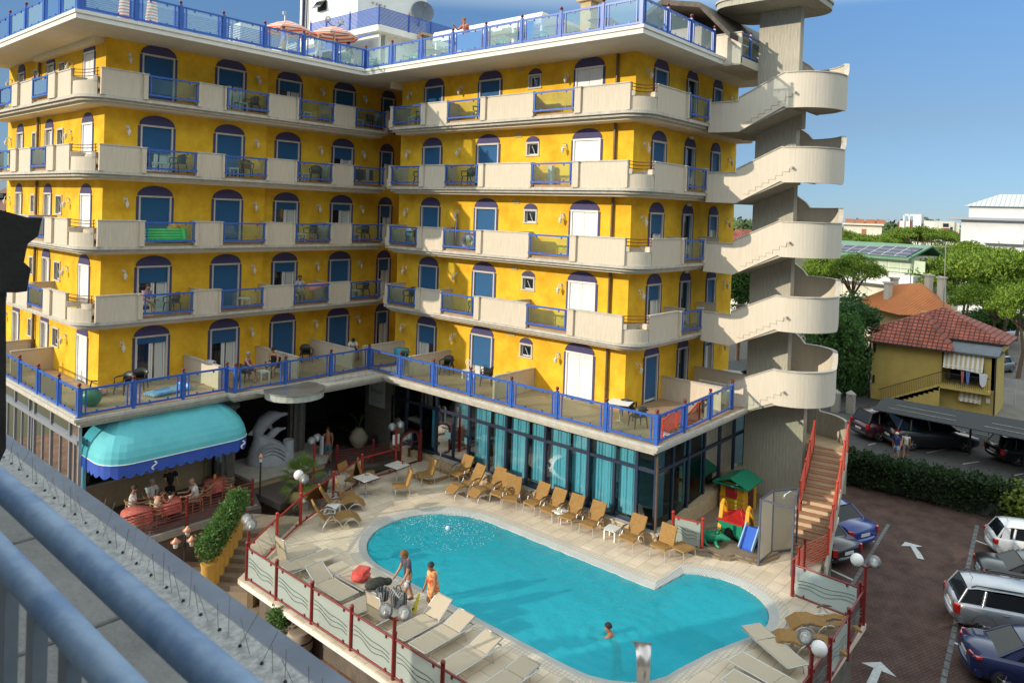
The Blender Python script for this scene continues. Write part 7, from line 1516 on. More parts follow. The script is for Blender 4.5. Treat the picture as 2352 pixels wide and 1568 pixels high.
# ================================================================ HEDGE, CARPORT, YELLOW HOUSE
def shrub_row(name, label, pts, w_, h_, mats, n, seed, size=.14):
    g = np.random.RandomState(seed); P = []
    for a, b in zip(pts, pts[1:]):
        a, b = np.array(a), np.array(b); m = int(n/(len(pts)-1)); t_ = g.rand(m, 1); c_ = a+(b-a)*t_; d_ = (b-a)[:2]/np.linalg.norm((b-a)[:2]); nn = np.array([-d_[1], d_[0], 0])
        s_ = g.uniform(-1, 1, m); zz_ = g.rand(m)**.6; fl_ = g.rand(m) < .75; s_[fl_] = np.sign(s_[fl_])*g.uniform(.8, 1.05, fl_.sum()); top_ = g.rand(m) < .4; zz_[top_] = g.uniform(.92, 1.07, top_.sum()); s_[top_] = g.uniform(-1, 1, top_.sum())
        P.append(c_+nn*(s_*w_/2)[:, None]+np.stack([0*zz_, 0*zz_, zz_*h_*(1+.08*np.sin(t_[:, 0]*37))], 1))
    P = np.concatenate(P); o = thing(name, label, 'hedge', tuple(pts[0])); P -= np.array(pts[0])
    f = bpy.data.objects.new('foliage', leaf_mesh('foliage', P, g, size, mats, .42, .3, 5)); COL.objects.link(f); f.parent = o
    mb = MB()
    for a, b in zip(pts, pts[1:]):
        a, b = Vector(a)-Vector(pts[0]), Vector(b)-Vector(pts[0]); n_ = int((b-a).length/1.2)+1
        for i in range(n_): q = a.lerp(b, (i+.5)/n_); mb.tube([q, q+Vector((0, 0, h_*.8))], .05, 5)
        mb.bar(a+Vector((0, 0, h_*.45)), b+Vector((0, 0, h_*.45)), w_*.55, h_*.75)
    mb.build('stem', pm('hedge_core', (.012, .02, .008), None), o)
L_hd = [leafmat('hedge_leaf', (.018, .04, .016), (.032, .06, .02)), leafmat('hedge_leaf2', (.035, .065, .025), (.05, .085, .03))]
hA, hB_, hC_ = Vector((18.1, -2.2, 0)), Vector((18.5, -7.4, 0)), Vector((19.2, -12.2, 0))
shrub_row('boxwood_hedge', 'long clipped dark green hedge between the two car parks', [tuple(hA), tuple(hB_), tuple(hC_)], 1.3, 1.6, L_hd, 3600, 5)
g_ = np.random.RandomState(9); q = Vector((18.6, -11.4, 0)); bs = thing('laurel_bush', 'lighter yellow green bush at the right end of the hedge', 'bush', tuple(q)); p = g_.normal(size=(420, 3)); p = p/np.linalg.norm(p, axis=1)[:, None]*g_.uniform(.5, 1, (420, 1))*[1.1, 1.1, 1.0]+[0, 0, 1.0]; f = bpy.data.objects.new('foliage', leaf_mesh('foliage', p, g_, .18, [leafmat('laurel_leaf', (.14, .20, .035), (.22, .27, .06))], .45, .3, 6)); COL.objects.link(f); f.parent = bs
# carport
k0, k1_ = Vector((23.2, -3.17, 0)), Vector((22.75, -10.8, 0)); cp = thing('carport', 'long dark mesh carport roof on thin posts in front of the yellow house', 'carport', (k0.x, k0.y, UZ)); dv = (k1_-k0).normalized(); nv = Vector((-dv.y, dv.x, 0)); nv = nv if nv.x > 0 else -nv
mb = MB(); LK = 14.; f_ = lambda u, v, z: dv*u+nv*v+Vector((0, 0, z))
mb.add([f_(0, 0, 2.1), f_(LK, 0, 2.1), f_(LK, 4.2, 2.3), f_(-.3, 3.0, 2.3), f_(0, 0, 2.15), f_(LK, 0, 2.15), f_(LK, 4.2, 2.35), f_(-.3, 3.0, 2.35)], [(0, 1, 2, 3), (4, 5, 6, 7), (0, 1, 5, 4), (1, 2, 6, 5), (2, 3, 7, 6), (3, 0, 4, 7)]); mb.build('roof', pm('mesh_dark', (.02, .023, .026), (.032, .035, .038), 9, .9), cp)
for u0 in range(0, int(LK), 5): mb = MB(); mb.bar(f_(u0+.6, .9, 2.22), f_(u0+4.2, .9, 2.22), .03, .02); mb.bar(f_(u0+.8, 1.8, 2.27), f_(u0+4.0, 1.8, 2.27), .03, .02); mb.build('seam', M_alu, cp)
for u0 in (0.3, 4.6, 9.0, 13.4): mb = MB(); mb.tube([f_(u0, 2.6, -.1), f_(u0, 2.6, 2.28)], .06, 8); mb.build('post', M_clad, cp)
fw_ = thing('yard_fence', 'low wall with dark wire fence behind the upper parked cars', 'fence', (k0.x, k0.y, UZ)); mb = MB(); mb.prism([tuple(f_(1, 5.2, 0))[:2], tuple(f_(LK, 5.2, 0))[:2], tuple(f_(LK, 5.35, 0))[:2], tuple(f_(1, 5.35, 0))[:2]], 0, .7); mb.build('base_wall', pm('wall_grey', (.24, .235, .23), (.18, .18, .18), 4, .9), fw_); mb = MB()
for z in (.75, .95, 1.15): mb.tube([f_(1, 5.28, z), f_(LK, 5.28, z)], .02, 5)
for i in range(int(LK)): mb.tube([f_(1+i, 5.28, .6), f_(1+i, 5.28, 1.2)], .025, 5)
mb.build('wire', M_clad, fw_)
# yellow house
yh = thing('yellow_house', 'two storey yellow house with a red tiled hip roof, striped blinds and outside stair', 'house', (36, -3.5, 1.0)); M_yh = pm('house_yellow', (.50, .37, .115), (.44, .32, .10), 1.2, .9, .15, spec=.2)
M_roof = brick('roof_tile_red', (.36, .10, .06), (.27, .075, .05), (.09, .03, .025), .26, .32, .045, .85, .8, 0, offset=.0, nz=.35)
class HB(MB):
    def build(s, name, mats, parent=yh, **k): s.v = [(x-36, y+3.5, z-1.0) for x, y, z in s.v]; return MB.build(s, name, mats, parent, **k)
mb = HB(); mb.box(36, 41, -4.4, .3, .5, 5.4); mb.box(38.2, 41, -7.6, -4.4, .5, 5.4); mb.box(36, 38.2, -7.6, -4.4, .5, 3.0); mb.box(36, 36.25, -7.6, -7.0, 3, 5.4); mb.box(36, 38.2, -7.6, -7.45, 3, 5.4); mb.build('wall', M_yh)
mb = HB(); e0 = 5.5
def hip(mb, x0, x1, y0, y1, z, h_, rx0, rx1, ry, mi=0):
    a = [(x0, y0, z), (x1, y0, z), (x1, y1, z), (x0, y1, z), (rx0, ry, z+h_), (rx1, ry, z+h_)]; mb.add(a, [(0, 1, 5, 4), (1, 2, 5), (2, 3, 4, 5), (3, 0, 4)], mi); mb.box(x0, x1, y0, y1, z-.12, z-.005, 1)
hip(mb, 35.3, 41, -5.2, 1.0, e0, 2.25, 37.9, 38.6, -2.7); hip(mb, 37.4, 42.6, -8.2, .9, 6.15, 1.95, 40.0, 40.6, -3.6); mb.box(37.6, 42.2, -7.7, .6, 5.3, 6.1, 2); mb.build('roof', [M_roof, M_clad, M_yh])
mb = HB(); mb.box(35.7, 38.7, -7.9, -4.95, 5.35, 5.45); mb.add([(35.7, -7.9, 5.46), (38.7, -7.9, 6.25), (38.7, -4.7, 6.25), (35.7, -4.95, 5.46)], [(0, 1, 2, 3)]); mb.build('porch_roof', pm('felt_grey', (.13, .15, .17), (.10, .115, .13), 3, .8))
M_aw = stripe('blind_stripe', [(.62, .60, .56), (.46, .34, .20)], 3.4, 'Y')
for z0, z1, y0, y1 in ((4.2, 5.3, -7.0, -4.55), (2.0, 3.0, -6.95, -5.6)):
    mb = HB(); n = 24; mb.loft([[(35.95, y0+(y1-y0)*i/n, z1) for i in range(n+1)], [(35.55, y0+(y1-y0)*i/n, z0+.05-.05*abs(math.sin(i*.8))) for i in range(n+1)]], 0, False, False); mb.bar((35.6, y0, z0+.22), (35.6, y1, z0+.22), .02, .04, 1); mb.build('blind', [M_aw, M_wplas], norm=False)
mb = HB(); mb.box(36.02, 36.06, -6.9, -5.6, 1.0, 2.6); mb.build('opening', M_dark); mb = HB(); mb.box(38.15, 38.19, -7.4, -4.6, 3.0, 5.2); mb.build('opening', M_dark)
mb = HB()
for i in range(12): mb.box(35.1, 35.98, -.6-.32*(i+1), -.6-.32*i, .95+.165*i-.2, 1.1+.165*i)
mb.add([(35.1, -.5, .8), (35.1, -4.5, .8), (35.1, -4.5, 2.9), (35.1, -.5, 1.0)], [(0, 1, 2, 3)]); mb.box(35.1, 36, -7.5, -4.4, 2.8, 3.0); mb.build('outside_stair', [M_yh])
mb = HB()
for i in range(34): y = -.6-.115*i; z = 1.1+.165*(-.6-y)/.32; mb.bar((35.12, y, z), (35.12, y, z+.85), .02, .02)
mb.bar((35.12, -.5, 1.95), (35.12, -4.5, 3.95), .04, .05)
for i in range(26): y = -4.5-.115*i; mb.bar((35.12, y, 3.0), (35.12, y, 3.9), .02, .02)
mb.bar((35.12, -4.5, 3.92), (35.12, -7.5, 3.92), .04, .05); mb.build('stair_railing', M_clad)
mb = HB(); mb.box(35.92, 35.99, -7.45, -7.2, 2.1, 2.4); mb.build('meter_box', M_white); mb = HB(); mb.box(35.95, 36, -3.3, -2.9, 1.3, 1.7); mb.box(35.95, 36, .05, .2, 4.6, 5.2); mb.box(35.95, 36, .05, .2, 2.2, 2.8); mb.build('window', M_pane)
mb = HB(); mb.tube([(35.9, .4, 1), (35.9, .4, 5.4)], .06, 6); mb.tube([(35.9, -7.7, 1), (35.9, -7.7, 5.4)], .06, 6); mb.build('downpipe', M_clad)
dr = thing('clothes_rack', 'drying rack with white washing hung over the yellow house balcony', 'drying rack', (34.9, -6.3, 3.3)); mb = MB(); mb.tube([(0, -1.0, .9), (0, .8, 1.1)], .02, 5); mb.tube([(.3, -1.0, .9), (.3, .8, 1.1)], .02, 5); mb.build('rack', M_alu, dr)
for i, (y, w2, c) in enumerate(((-.6, .5, (.6, .6, .64)), (.2, .25, (.1, .16, .4)), (.5, .2, (.4, .1, .1)))): mb = MB(); mb.extr([(-.03, y, .95), (-.03, y-w2, .95), (-.03, y-w2*.8, .2), (-.03, y-w2*.4, .0), (-.03, y-.05, .25)], (.03, 0, 0)); mb.build('washing', pm(f'washing_{i}', c, None, rough=.9), dr)
sb_ = thing('lot_sign', 'small white framed notice board behind the carport', 'sign', tuple(atz(2313, 925, 1.0))); mb = MB(); mb.obox((0, 0, 1.6), (.05, 1.1, .5)); mb.tube([(0, -.5, 0), (0, -.5, 1.4)], .03, 6); mb.tube([(0, .5, 0), (0, .5, 1.4)], .03, 6); mb.build('board', pm('notice_board', (.5, .5, .55), (.4, .4, .48), 6, .6), sb_)
for i, (px_, py_) in enumerate(((1919, 945), (1953, 948))):
    p = atz(px_, py_, 1.0); mb = MB(); mb.box(-.25, .25, -.25, .25, 0, 1.3); mb.lathe([(.36, 1.3), (.36, 1.38), (.02, 1.6)], (0, 0, 0), 4, 0, False); mb.v = [(x+p.x, y+p.y, z+1) for x, y, z in mb.v]; tag(mb.build('gate_pillar', pm('pillar_stone', (.34, .32, .29), (.27, .25, .23), 4, .9)), ('left', 'right')[i]+' one of the two stone gate pillars near the maroon car', 'gate pillar', 'stone gate pillars')
# ================================================================ TREES
def crown_pine(seed, n=46):
    """umbrella pine crown: many needle tufts on flattened lobes"""
    g = np.random.RandomState(seed); P = []
    for i in range(n):
        a = g.uniform(0, 6.283); r_ = 1.0*g.rand()**.55; z = .30*(1-r_**2)+g.uniform(-.16, .10)-.05*r_; c_ = np.array([r_*math.cos(a), r_*math.sin(a), z]); R_ = g.uniform(.15, .27)
        q = g.normal(size=(64, 3)); q /= np.linalg.norm(q, axis=1)[:, None]; q[:, 2] = np.abs(q[:, 2])*1.0-.25; P.append(c_+q*R_*g.uniform(.75, 1.05, (64, 1))*[1, 1, .7])
    return leaf_mesh('crown', np.concatenate(P), g, .055, L_pn, .30, .9, 4)
def crown_round(seed, mats, n=40, size=.075):
    g = np.random.RandomState(seed); P = []
    for i in range(n):
        c_ = g.normal(size=3); c_ /= np.linalg.norm(c_); c_ *= g.uniform(.3, .8); R_ = g.uniform(.2, .38); q = g.normal(size=(70, 3)); q /= np.linalg.norm(q, axis=1)[:, None]; P.append(c_*[1, 1, .85]+q*R_*g.uniform(.7, 1.05, (70, 1)))
    return leaf_mesh('crown', np.concatenate(P), g, size, mats, .42, .2, 4)
CPN = [crown_pine(s) for s in (21, 22, 23)]; CRD = [crown_round(31, L_dk), crown_round(32, [L_dk[1], L_ol[0]])]
def tree(name, label, px_, py_, depth, rad, hc, crown, group, trunk=True, flat=1., zb=1.0, lean=0.):
    """crown centre at a surveyed photo point"""
    c_ = at(px_, py_, depth); t = thing(name, label, 'tree', (c_.x, c_.y, zb), random.uniform(0, 6), group); hz = c_.z-zb
    o = bpy.data.objects.new('crown', crown); COL.objects.link(o); o.parent = t; o.location = (0, 0, hz); o.scale = (rad, rad, hc)
    if trunk:
        mb = MB(); ly = lean*hz; mb.tube([(ly, 0, 0), (ly*.5, .05*hz, hz*.4), (0, 0, hz*.8), (0, 0, hz)], [.045*hz**.7*.55+.1, .14, .10, .06], 8)
        for i in range(7): a = i*.9; mb.tube([(0, 0, hz*.72), (rad*.35*math.cos(a), rad*.35*math.sin(a), hz*.9), (rad*.75*math.cos(a), rad*.75*math.sin(a), hz+hc*.05)], [.10, .07, .03], 6)
        mb.build('trunk', M_bark, t)
    return t
GP = 'umbrella pines beyond the houses'
big = [(2230, 640, 78, 5.6, 6.5, 'large pine right of the thin mast, its leaning trunk bare'), (2320, 640, 74, 5.0, 6.0, 'pine crown cut off by the right edge, upper of the two'), (2160, 640, 84, 3.6, 4.4, 'pine whose crown hides the end of the orange roof'), (2290, 690, 70, 3.6, 4.0, 'lower pine bough mass above the far white car'), (2345, 710, 66, 3.0, 4.4, 'dark pine at the right edge above the parked white car'), (2215, 590, 92, 4.2, 4.0, 'pine top directly below the white hotel'), (2275, 602, 90, 4.6, 4.0, 'pine top below the white hotel balconies'), (2340, 622, 88, 4.4, 4.0, 'pine top below the white hotel at the right edge'), (2155, 592, 96, 3.0, 3.4, 'pine just right of the green roofed building')]
for i, (x, y, d_, r_, h_, lb) in enumerate(big): tree('umbrella_pine', lb, x, y, d_, r_, h_, CPN[i % 3], GP, True, lean=.12 if i == 0 else 0)
for i, (x, y, d_, r_, h_, lb) in enumerate(((1960, 622, 70, 2.6, 3.6, 'round pine between the stair tower and the white balconied building'), (1905, 618, 74, 2.6, 3.2, 'pine half hidden behind the stair tower parapet'), (1880, 640, 72, 2.4, 3.0, 'pine behind the stair tower column'))): tree('umbrella_pine', lb, x, y, d_, r_, h_, CPN[i % 3], GP)
for i in range(12):
    x = 1830+i*31; tree('umbrella_pine', f'pine of the far band behind the green roof, {ORD[i]} from the left', x, 556-8*math.sin(i*.8)-(8 if i in (8, 9) else 0), 150+6*(i % 3), 4.6, 4.6, CPN[i % 3], 'band of pines behind the green roof', i > 7)
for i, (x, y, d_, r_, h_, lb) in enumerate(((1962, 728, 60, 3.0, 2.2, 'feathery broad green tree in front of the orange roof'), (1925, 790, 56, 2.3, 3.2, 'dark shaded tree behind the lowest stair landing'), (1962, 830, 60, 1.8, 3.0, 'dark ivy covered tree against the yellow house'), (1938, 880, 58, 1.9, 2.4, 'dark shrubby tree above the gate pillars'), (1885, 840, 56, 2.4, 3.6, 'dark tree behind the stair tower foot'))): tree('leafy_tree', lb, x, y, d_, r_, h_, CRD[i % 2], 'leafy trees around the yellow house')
for i, (x, y, d_, r_, h_, lb) in enumerate(((2300, 735, 85, 4, 1.6, 'green bushes behind the white far car'), (2230, 735, 86, 4, 1.3, 'low bushes at the foot of the leaning pine'))): tree('garden_bush', lb, x, y, d_, r_, h_, CRD[1], 'garden bushes', False)
tree('leafy_tree', 'tree peeping between hotel wall and stair tower', 1700, 640, 70, 2.8, 3.6, CRD[1], 'leafy trees around the yellow house')
# far treeline
g_ = np.random.RandomState(44); P = []
for i in range(900):
    px_ = g_.uniform(1650, 2420); d_ = g_.uniform(330, 420); c_ = at(px_, 528-8*math.sin(px_*.016)-6*math.sin(px_*.045), d_); q = g_.normal(size=(16, 3))*[3.2, 3.2, 1.8]; P.append(np.array(c_)+q-[0, 0, 3.0])
o = bpy.data.objects.new('far_wood', leaf_mesh('far_wood', np.concatenate(P), g_, 1.6, [pm('far_leaf', (.075, .12, .035), (.11, .15, .05), .02, .9), pm('far_leaf2', (.05, .09, .035), (.08, .12, .045), .02, .9)], .5, .5, 3)); COL.objects.link(o); tag(o, kind='stuff')
# ================================================================ FAR BUILDINGS
def block(name, label, cat, pL, pR, ytop, depthL, depthR, back, base=0.0):
    """axis frame for a building whose front runs between two surveyed points; returns thing, width, height, builder"""
    a, b = at(pL, ytop, depthL), at(pR, ytop, depthR); ztop = (a.z+b.z)/2; d_ = Vector((b.x-a.x, b.y-a.y, 0)); W_ = d_.length; rz = math.atan2(d_.y, d_.x)
    t = thing(name, label, cat, (a.x, a.y, base), rz); return t, W_, ztop-base
M_wb, M_wb2 = pm('far_white', (.66, .66, .66), (.60, .60, .60), .8, .9, spec=.2), pm('far_cream', (.72, .68, .58), (.66, .62, .52), .8, .9, spec=.2)
def winrow(t, boxes, mat, name='window'):
    for q in boxes: mb = MB(); mb.box(*q); mb.build(name, mat, t)
# white hotel at the right
t, W_, Hh = block('white_hotel', 'white hotel with a grey ribbed hip roof and small balconies at the right', 'hotel', 2208, 2420, 507, 108, 101, 12); mb = MB(); mb.box(0, W_, 0, 12, 0, Hh); mb.box(-1.4, W_, -1.0, 13, Hh, Hh+.35, 1); mb.box(.8, W_, .8, 12, Hh+.35, Hh+2.0); mb.build('wall', [M_wb, pm('far_grey', (.30, .33, .36), None, rough=.7)], t)
mb = MB(); e = Hh+2.0; mb.add([(0.2, .2, e), (W_, .2, e), (W_, 12, e), (.2, 12, e), (4.2, 4.0, e+1.9), (W_, 4.0, e+1.9)], [(0, 1, 5, 4), (2, 3, 4, 5), (3, 0, 4)]); mb.build('roof', wave(pm('far_metal_roof', (.50, .52, .53), None, rough=.5), .55, 'X', .6, .08, dark=(.30, .32, .33), lo=.02, hi=.15), t)
for r_ in range(3):
    for x in (5.5, 11.0):
        z = Hh-3.0-3.0*r_; mb = MB(); mb.box(x, x+1.7, -.05, .1, z, z+2.1); mb.build('window', pm('far_blind', (.74, .74, .72), None), t)
        if r_ == 0:
            mb = MB(); mb.box(x-2.6, x+2.2, -1.2, 0, z-.25, z+.35); mb.bar((x-2.6, -1.2, z+.9), (x+2.2, -1.2, z+.9), .04, .04)
            for k in range(9): mb.bar((x-2.6+.6*k, -1.2, z+.3), (x-2.6+.6*k, -1.2, z+.9), .03, .03)
            mb.build('balcony', M_wb, t)
mb = MB(); mb.tube([(9.4, -.08, 0), (9.4, -.08, Hh)], .09, 6); mb.build('downpipe', M_wb, t); mb = MB(); mb.box(7.2, 9.1, .74, .8, Hh+.7, Hh+1.5); mb.box(7.5, 8.8, .70, .74, Hh+.85, Hh+1.35, 1); mb.build('vent', [M_wb, pm('far_tan', (.4, .3, .2), None)], t)
for k in range(5): mb = MB(); mb.box(1.0, 1.35, -.04, 0, Hh-6.4+.62*k, Hh-6.0+.62*k); mb.build('sign_mark', pm('far_letter', (.34, .36, .38), None), t)
# green roofed building with solar panels
t, W_, Hh = block('balcony_building', 'cream building with green metal roof, solar panels and a long white balcony', 'building', 1866, 2092, 582, 90, 79, 8); mb = MB(); mb.box(0, W_, 0, 5, 0, Hh+.1); mb.box(0, W_+1.4, -1.6, 0, Hh-3.1, Hh-1.9, 1); mb.box(0, W_+1, -1.4, 0, Hh-6.3, Hh-6.0, 1); mb.build('wall', [M_wb2, M_wb], t)
mb = MB(); mb.extr([(-.5, -1.0, Hh-.15), (-.5, 3.2, Hh+1.3), (-.5, 5.5, Hh+.2), (-.5, 5.5, Hh), (-.5, 3.2, Hh+1.1), (-.5, -1.0, Hh-.35)], (W_+.9, 0, 0)); mb.build('roof', pm('far_green_roof', (.10, .21, .13), (.12, .24, .15), 1, .5), t)
sl2 = Vector((0, 4.2, 1.45)).normalized()
for k in range(8):
    x0_ = .3+k*1.55; z0_ = .6 if k < 5 else .3; L_ = 2.2 if k < 5 else 3.0; a = Vector((x0_, -1.0, Hh-.15))+sl2*z0_+Vector((0, -.05, .10)); mb = MB(); mb.add([a, a+Vector((1.45, 0, 0)), a+Vector((1.45, 0, 0))+sl2*L_, a+sl2*L_], [(0, 1, 2, 3)])
    for q in range(4 if k > 4 else 3): c_ = a+sl2*(L_*q/(3 if k > 4 else 2)); mb.bar(c_, c_+Vector((1.45, 0, 0)), .08, .05, 1)
    mb.bar(a, a+sl2*L_, .10, .05, 1); mb.build('solar_panel', [pm('solar_blue', (.02, .025, .07), None, rough=.3, spec=.2), M_alu], t, norm=False)
for k in range(9): mb = MB(); mb.box(1.6+1.42*k, 2.85+1.42*k, -.06, .02, Hh-1.75, Hh-.35); mb.build('window', pm('far_pale_green', (.42, .50, .36), (.48, .54, .40), 2, .5), t)
mb = MB(); mb.tube([(0, -1.6, Hh-1.2), (W_+1.4, -1.6, Hh-1.2)], .05, 5); mb.tube([(0, -1.4, Hh-5.0), (W_, -1.4, Hh-5.0)], .05, 5)
for k in range(9): mb.tube([(k*1.8, -1.4, Hh-6), (k*1.8, -1.4, Hh-5)], .04, 5)
mb.build('rail', M_metal, t)
for k in range(4): mb = MB(); mb.box(2.5+3.2*k, 4.4+3.2*k, -.05, .02, Hh-6.0, Hh-3.6); mb.build('door', pm('far_door', (.58, .58, .48), None), t)
# orange roofed house
t, W_, Hh = block('orange_roof_house', 'low house with a bright orange tiled hip roof and pale chimneys', 'house', 1985, 2128, 706, 68, 62, 8, 1.0); M_or = wave(pm('roof_orange', (.50, .17, .05), (.42, .13, .04), .6, .85), 1.6, 'X', .8, .06)
mb = MB(); mb.box(.4, W_-.3, .4, 4.4, 0, Hh); mb.build('wall', pm('orange_house_wall', (.52, .36, .16), None, rough=.9), t); mb = MB(); a = [(-1.0, -.6, Hh-.1), (W_*.75, -1.2, Hh-.4), (W_+.7, 2, Hh-.2), (W_*.8, 5, Hh), (-1, 5, Hh), (W_*.25, 2.4, Hh+1.9), (W_*.55, 2.8, Hh+2.2)]; mb.add(a, [(0, 1, 5), (1, 2, 6, 5), (2, 3, 6), (3, 4, 5, 6), (4, 0, 5)]); mb.build('roof', M_or, t)
for x, y, h_ in ((.9, 2.6, 2.3), (2.0, .6, 2.0), (3.4, 3.9, 2.8), (4.6, 4.0, 2.7)): mb = MB(); mb.box(x-.25, x+.25, y-.25, y+.25, Hh-.2, Hh+h_); mb.box(x-.33, x+.33, y-.33, y+.33, Hh+h_, Hh+h_+.15); mb.build('chimney', pm('chimney_pale', (.52, .47, .40), None, rough=.9), t)
# cream flats, modern white and rust blocks
t, W_, Hh = block('cream_flats', 'cream flat roofed building with terracotta parapet rising over the far pines', 'building', 1938, 2026, 517, 190, 186, 10); mb = MB(); mb.box(0, W_, 0, 10, 0, Hh); mb.box(-.8, W_+.4, -.8, 10, Hh, Hh+.4); mb.box(W_, W_+5, 1, 10, 0, Hh-3.0); mb.build('wall', M_wb2, t)
for k in range(4): mb = MB(); mb.box(.3+2.4*k, 2.4+2.4*k, -.2, .1, Hh+.4, Hh+1.5); mb.build('parapet', pm('far_terracotta', (.36, .15, .09), None, rough=.9), t)
mb = MB(); mb.box(4.2, 5.3, -.05, 0, Hh-2.6, Hh-1.0); mb.build('window', MATS['far_terracotta'], t); mb = MB(); mb.add([(W_, 0, Hh+.3), (W_+3.5, 0, Hh-2.2), (W_+3.5, 6, Hh-2.2), (W_, 6, Hh+.3)], [(0, 1, 2, 3)]); mb.build('glass_roof', pm('far_glass', (.3, .33, .36), None, rough=.2), t)
t, W_, Hh = block('modern_flats', 'tall white modern block with rust red panels and open frame top', 'building', 2064, 2130, 492, 215, 211, 10); mb = MB(); mb.box(0, 1.2, 0, 9, 0, Hh-2, 0); mb.box(1.2, W_*.5, .4, 9, 0, Hh-2); mb.box(W_*.52, W_*.8, -.2, 9, 0, Hh); mb.box(1.2, W_*.52, -.1, .2, Hh-.5, Hh); mb.box(1.2, 1.6, -.1, .2, 0, Hh); mb.box(2.6, 3.0, -.1, .2, 0, Hh); mb.box(W_*.8, W_, 1, 9, 0, Hh-2.4); mb.build('wall', M_wb, t)
mb = MB(); mb.box(3.0, W_*.48, .2, .42, Hh-5.2, Hh-2.0); mb.box(.0, .3, -.05, 0, Hh-5, Hh-2); mb.build('panel', pm('far_rust', (.24, .05, .035), None, rough=.8), t); mb = MB(); mb.box(W_*.8, W_+.2, .9, 1.1, Hh-3.4, Hh-2.6); mb.build('canopy', pm('far_blueband', (.06, .10, .25), None), t)
t, W_, Hh = block('modern_flats', 'lower white modern block with one rust red panel, left of the white hotel', 'building', 2118, 2206, 508, 205, 203, 10); mb = MB(); mb.box(0, W_*.5, -1, 9, 0, Hh-2.2); mb.box(W_*.3, W_*.85, 0, 9, 0, Hh); mb.box(W_*.85, W_, .5, 9, 0, Hh-.3); mb.box(-.4, W_*.52, -1.6, -1, Hh-3.6, Hh-3.2); mb.build('wall', M_wb2, t); mb = MB(); mb.box(W_*.5, W_*.72, -.1, .02, Hh-4.6, Hh-1.9); mb.build('panel', MATS['far_rust'], t)
mb = MB(); mb.box(W_*.74, W_*.8, -.1, .02, Hh-4.6, Hh-1.5); mb.box(W_*.55, W_*.7, -.05, .02, Hh-1.6, Hh-.6); mb.build('window', M_pane, t)
# red roof glimpsed between hotel and tower, house at far left edge
t, W_, Hh = block('red_roof_house', 'house with red roof glimpsed between the hotel and the stair tower', 'house', 1672, 1740, 540, 85, 83, 8); mb = MB(); mb.box(0, W_, 0, 8, 0, Hh-1.6); mb.build('wall', M_wb2, t); mb = MB(); mb.extr([(-.5, -1, Hh-1.8), (-.5, 4, Hh+.6), (-.5, 9, Hh-1.8)], (W_+1, 0, 0)); mb.build('roof', M_roof, t)
t, W_, Hh = block('dark_roof_house', 'yellow house with brown tiled roof at the far left edge', 'house', -60, 26, 480, 60, 58, 8); mb = MB(); mb.box(0, W_, 0, 8, 0, Hh); mb.build('wall', M_yh, t); mb = MB(); mb.extr([(-.5, -1, Hh-.2), (-.5, 4, Hh+2.4), (-.5, 9, Hh-.2)], (W_+.9, 0, 0)); mb.box(W_*.3, W_*.6, .5, 1.6, Hh+.9, Hh+1.3, 1); mb.build('roof', [pm('roof_brown', (.12, .055, .04), (.20, .10, .075), 8, .9), M_pane], t)
# antenna masts
p = at(2167, 700, 62); t = thing('antenna_mast', 'thin tall steel mast with a sideways television aerial', 'antenna', (p.x, p.y, 1.0)); zt2 = at(2167, 562, 62).z-1.0; mb = MB(); mb.tube([(0, 0, 0), (0, 0, zt2)], .045, 6); mb.build('mast', M_metal, t); mb = MB(); a_ = RT*-1.3; mb.tube([(0, 0, zt2-.2), (a_.x, a_.y, zt2-.15)], .02, 5)
for k in range(5): c_ = a_*(k/5); mb.tube([(c_.x, c_.y-.25, zt2-.18), (c_.x, c_.y+.25, zt2-.18)], .012, 4)
mb.build('aerial', M_metal, t)
p = at(2089, 700, 70); t = thing('antenna_mast', 'thin pale pole rising in front of the white balcony building', 'antenna', (p.x, p.y, 1.0)); mb = MB(); mb.tube([(0, 0, 0), (0, 0, at(2089, 572, 70).z-1.0)], .035, 6); mb.build('mast', M_metal, t)
mb = MB(); mb.tube([at(1926, 628, 45), at(1965, 645, 50), at(2003, 669, 58)], .02, 5); tag(mb.build('overhead_cable', pm('cable', (.3, .3, .28), None)), 'pale overhead cable running from behind the stair tower', 'cable')
# ================================================================ OWN BUILDING, LEDGE, RAILING (foreground)
cb = thing('opposite_building', 'pale building on whose balcony the view is taken, casting the long shade over the lot', 'building', (-25, -15, 0)); M_cb = pm('plaster_grey', (.42, .40, .37), (.36, .34, .31), 1, .9)
mb = MB(); mb.box(-1, 0, -30, 18.6, 0, 12.6); mb.box(-14, -1.6, -30, 18.6, 0, 23.0); mb.build('wall', M_cb, cb)
lg = thing('concrete_ledge', 'weathered grey concrete balcony ledge running along the lower left', 'ledge', (-24.5, -12, 12.9)); mb = MB()
for y0, y1 in ((-16, -13.02), (-13.0, -12.22), (-12.2, -10.7), (-10.68, -9.0), (-8.98, 2)): mb.box(-.9, .72, y0+12, y1+12, -.12, .1)
M_ledge = pm('ledge_concrete', (.26, .255, .25), (.16, .155, .15), 2.2, .9, .5, detail=10, lo=.3, hi=.7, bscale=30)
mb.build('slab', M_ledge, lg, bevel=.008); mb = MB(); mb.box(.72, .80, -5, 14, -.10, .085); mb.build('edge_strip', pm('lead_edge', (.16, .19, .25), (.12, .14, .19), 4, .6), lg)
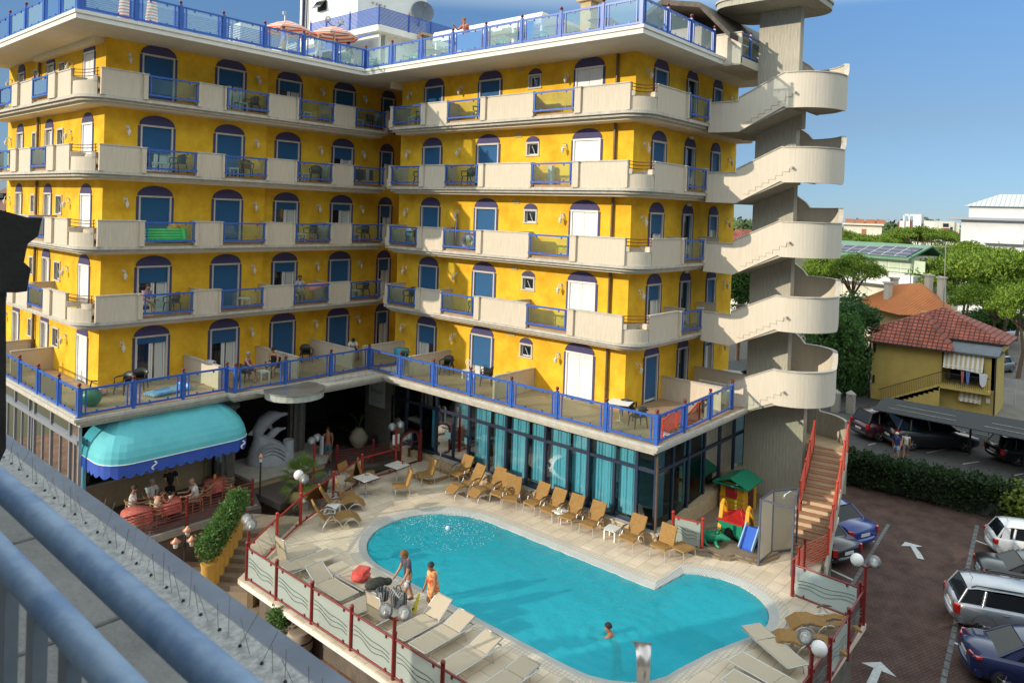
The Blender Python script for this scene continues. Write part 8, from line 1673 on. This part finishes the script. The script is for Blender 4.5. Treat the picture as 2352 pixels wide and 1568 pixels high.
sp = thing('bird_spikes', 'strip of thin steel bird spikes along the outer edge of the ledge', 'bird spikes', (-23.85, -12, 13.0)); mb = MB(); mb.box(-.05, .05, -5, 14, 0, .012)
mb.build('base_strip', pm('spike_base', (.42, .42, .42), (.2, .2, .2), 40, .5), sp); mb = MB(); g2 = random.Random(3)
for i in range(150): y = -4.2+i*.045*(1+i*.0035); mb.tube([(0, y, .01), (g2.uniform(-.05, .06), y+g2.uniform(-.05, .05), .10+.03*g2.random())], .0011, 4)
for i in range(80): y = -4.2+i*.12; mb.ball((0, y, .014), .006, 6, 4, 1)
tag(mb.build('spike_wires', [M_metal, M_clad], sp, norm=False), kind='stuff')
rg = thing('balcony_railing', 'out of focus blue grey galvanised pipe railing in the lower left corner', 'railing', (-24.5, -14, 12.9)); M_galv = pm('galvanised_blue', (.10, .19, .36), (.22, .32, .47), 7, .5, .15, detail=8, lo=.38, hi=.62)
mb = MB(); mb.tube([(.0, -3, .80), (.0, 10, .80)], .026, 20); mb.build('rail', M_galv, rg); mb = MB(); mb.tube([(-.13, -3, .86), (-.13, 10, .86)], .020, 20); mb.build('rail', M_galv, rg)
M_gal2 = pm('galvanised_grey', (.16, .19, .24), (.22, .25, .29), 9, .55)
for i in range(26): mb = MB(); y = -1.02+i*.125; mb.bar((-.13, y, -.3), (-.13, y, .85), .018, .03); mb.build('baluster', M_gal2, rg)
ab = thing('folded_awning', 'dark grey folded awning end and post jutting in at the left edge', 'awning', tuple(at(20, 600, 3.2))); o_ = at(20, 600, 3.2)
ol_ = [(-60, 470), (0, 482), (62, 499), (97, 500), (88, 542), (64, 560), (55, 602), (71, 617), (62, 669), (40, 672), (-60, 671)]
mb = MB(); mb.loft([[at(x, y, q_)-o_ for x, y in ol_] for q_ in (3.2, 3.5)], 0, False); M_awd = pm('awning_dark', (.035, .032, .031), (.05, .046, .045), 9, .8, .3); mb.build('cassette', M_awd, ab, bevel=.01)
mb = MB(); mb.loft([[at(x, y, q_)-o_ for x, y in ((-40, 668), (14, 668), (14, 1030), (0, 1060), (-40, 1060))] for q_ in (3.22, 3.3)], 0, False); mb.build('post', M_awd, ab)
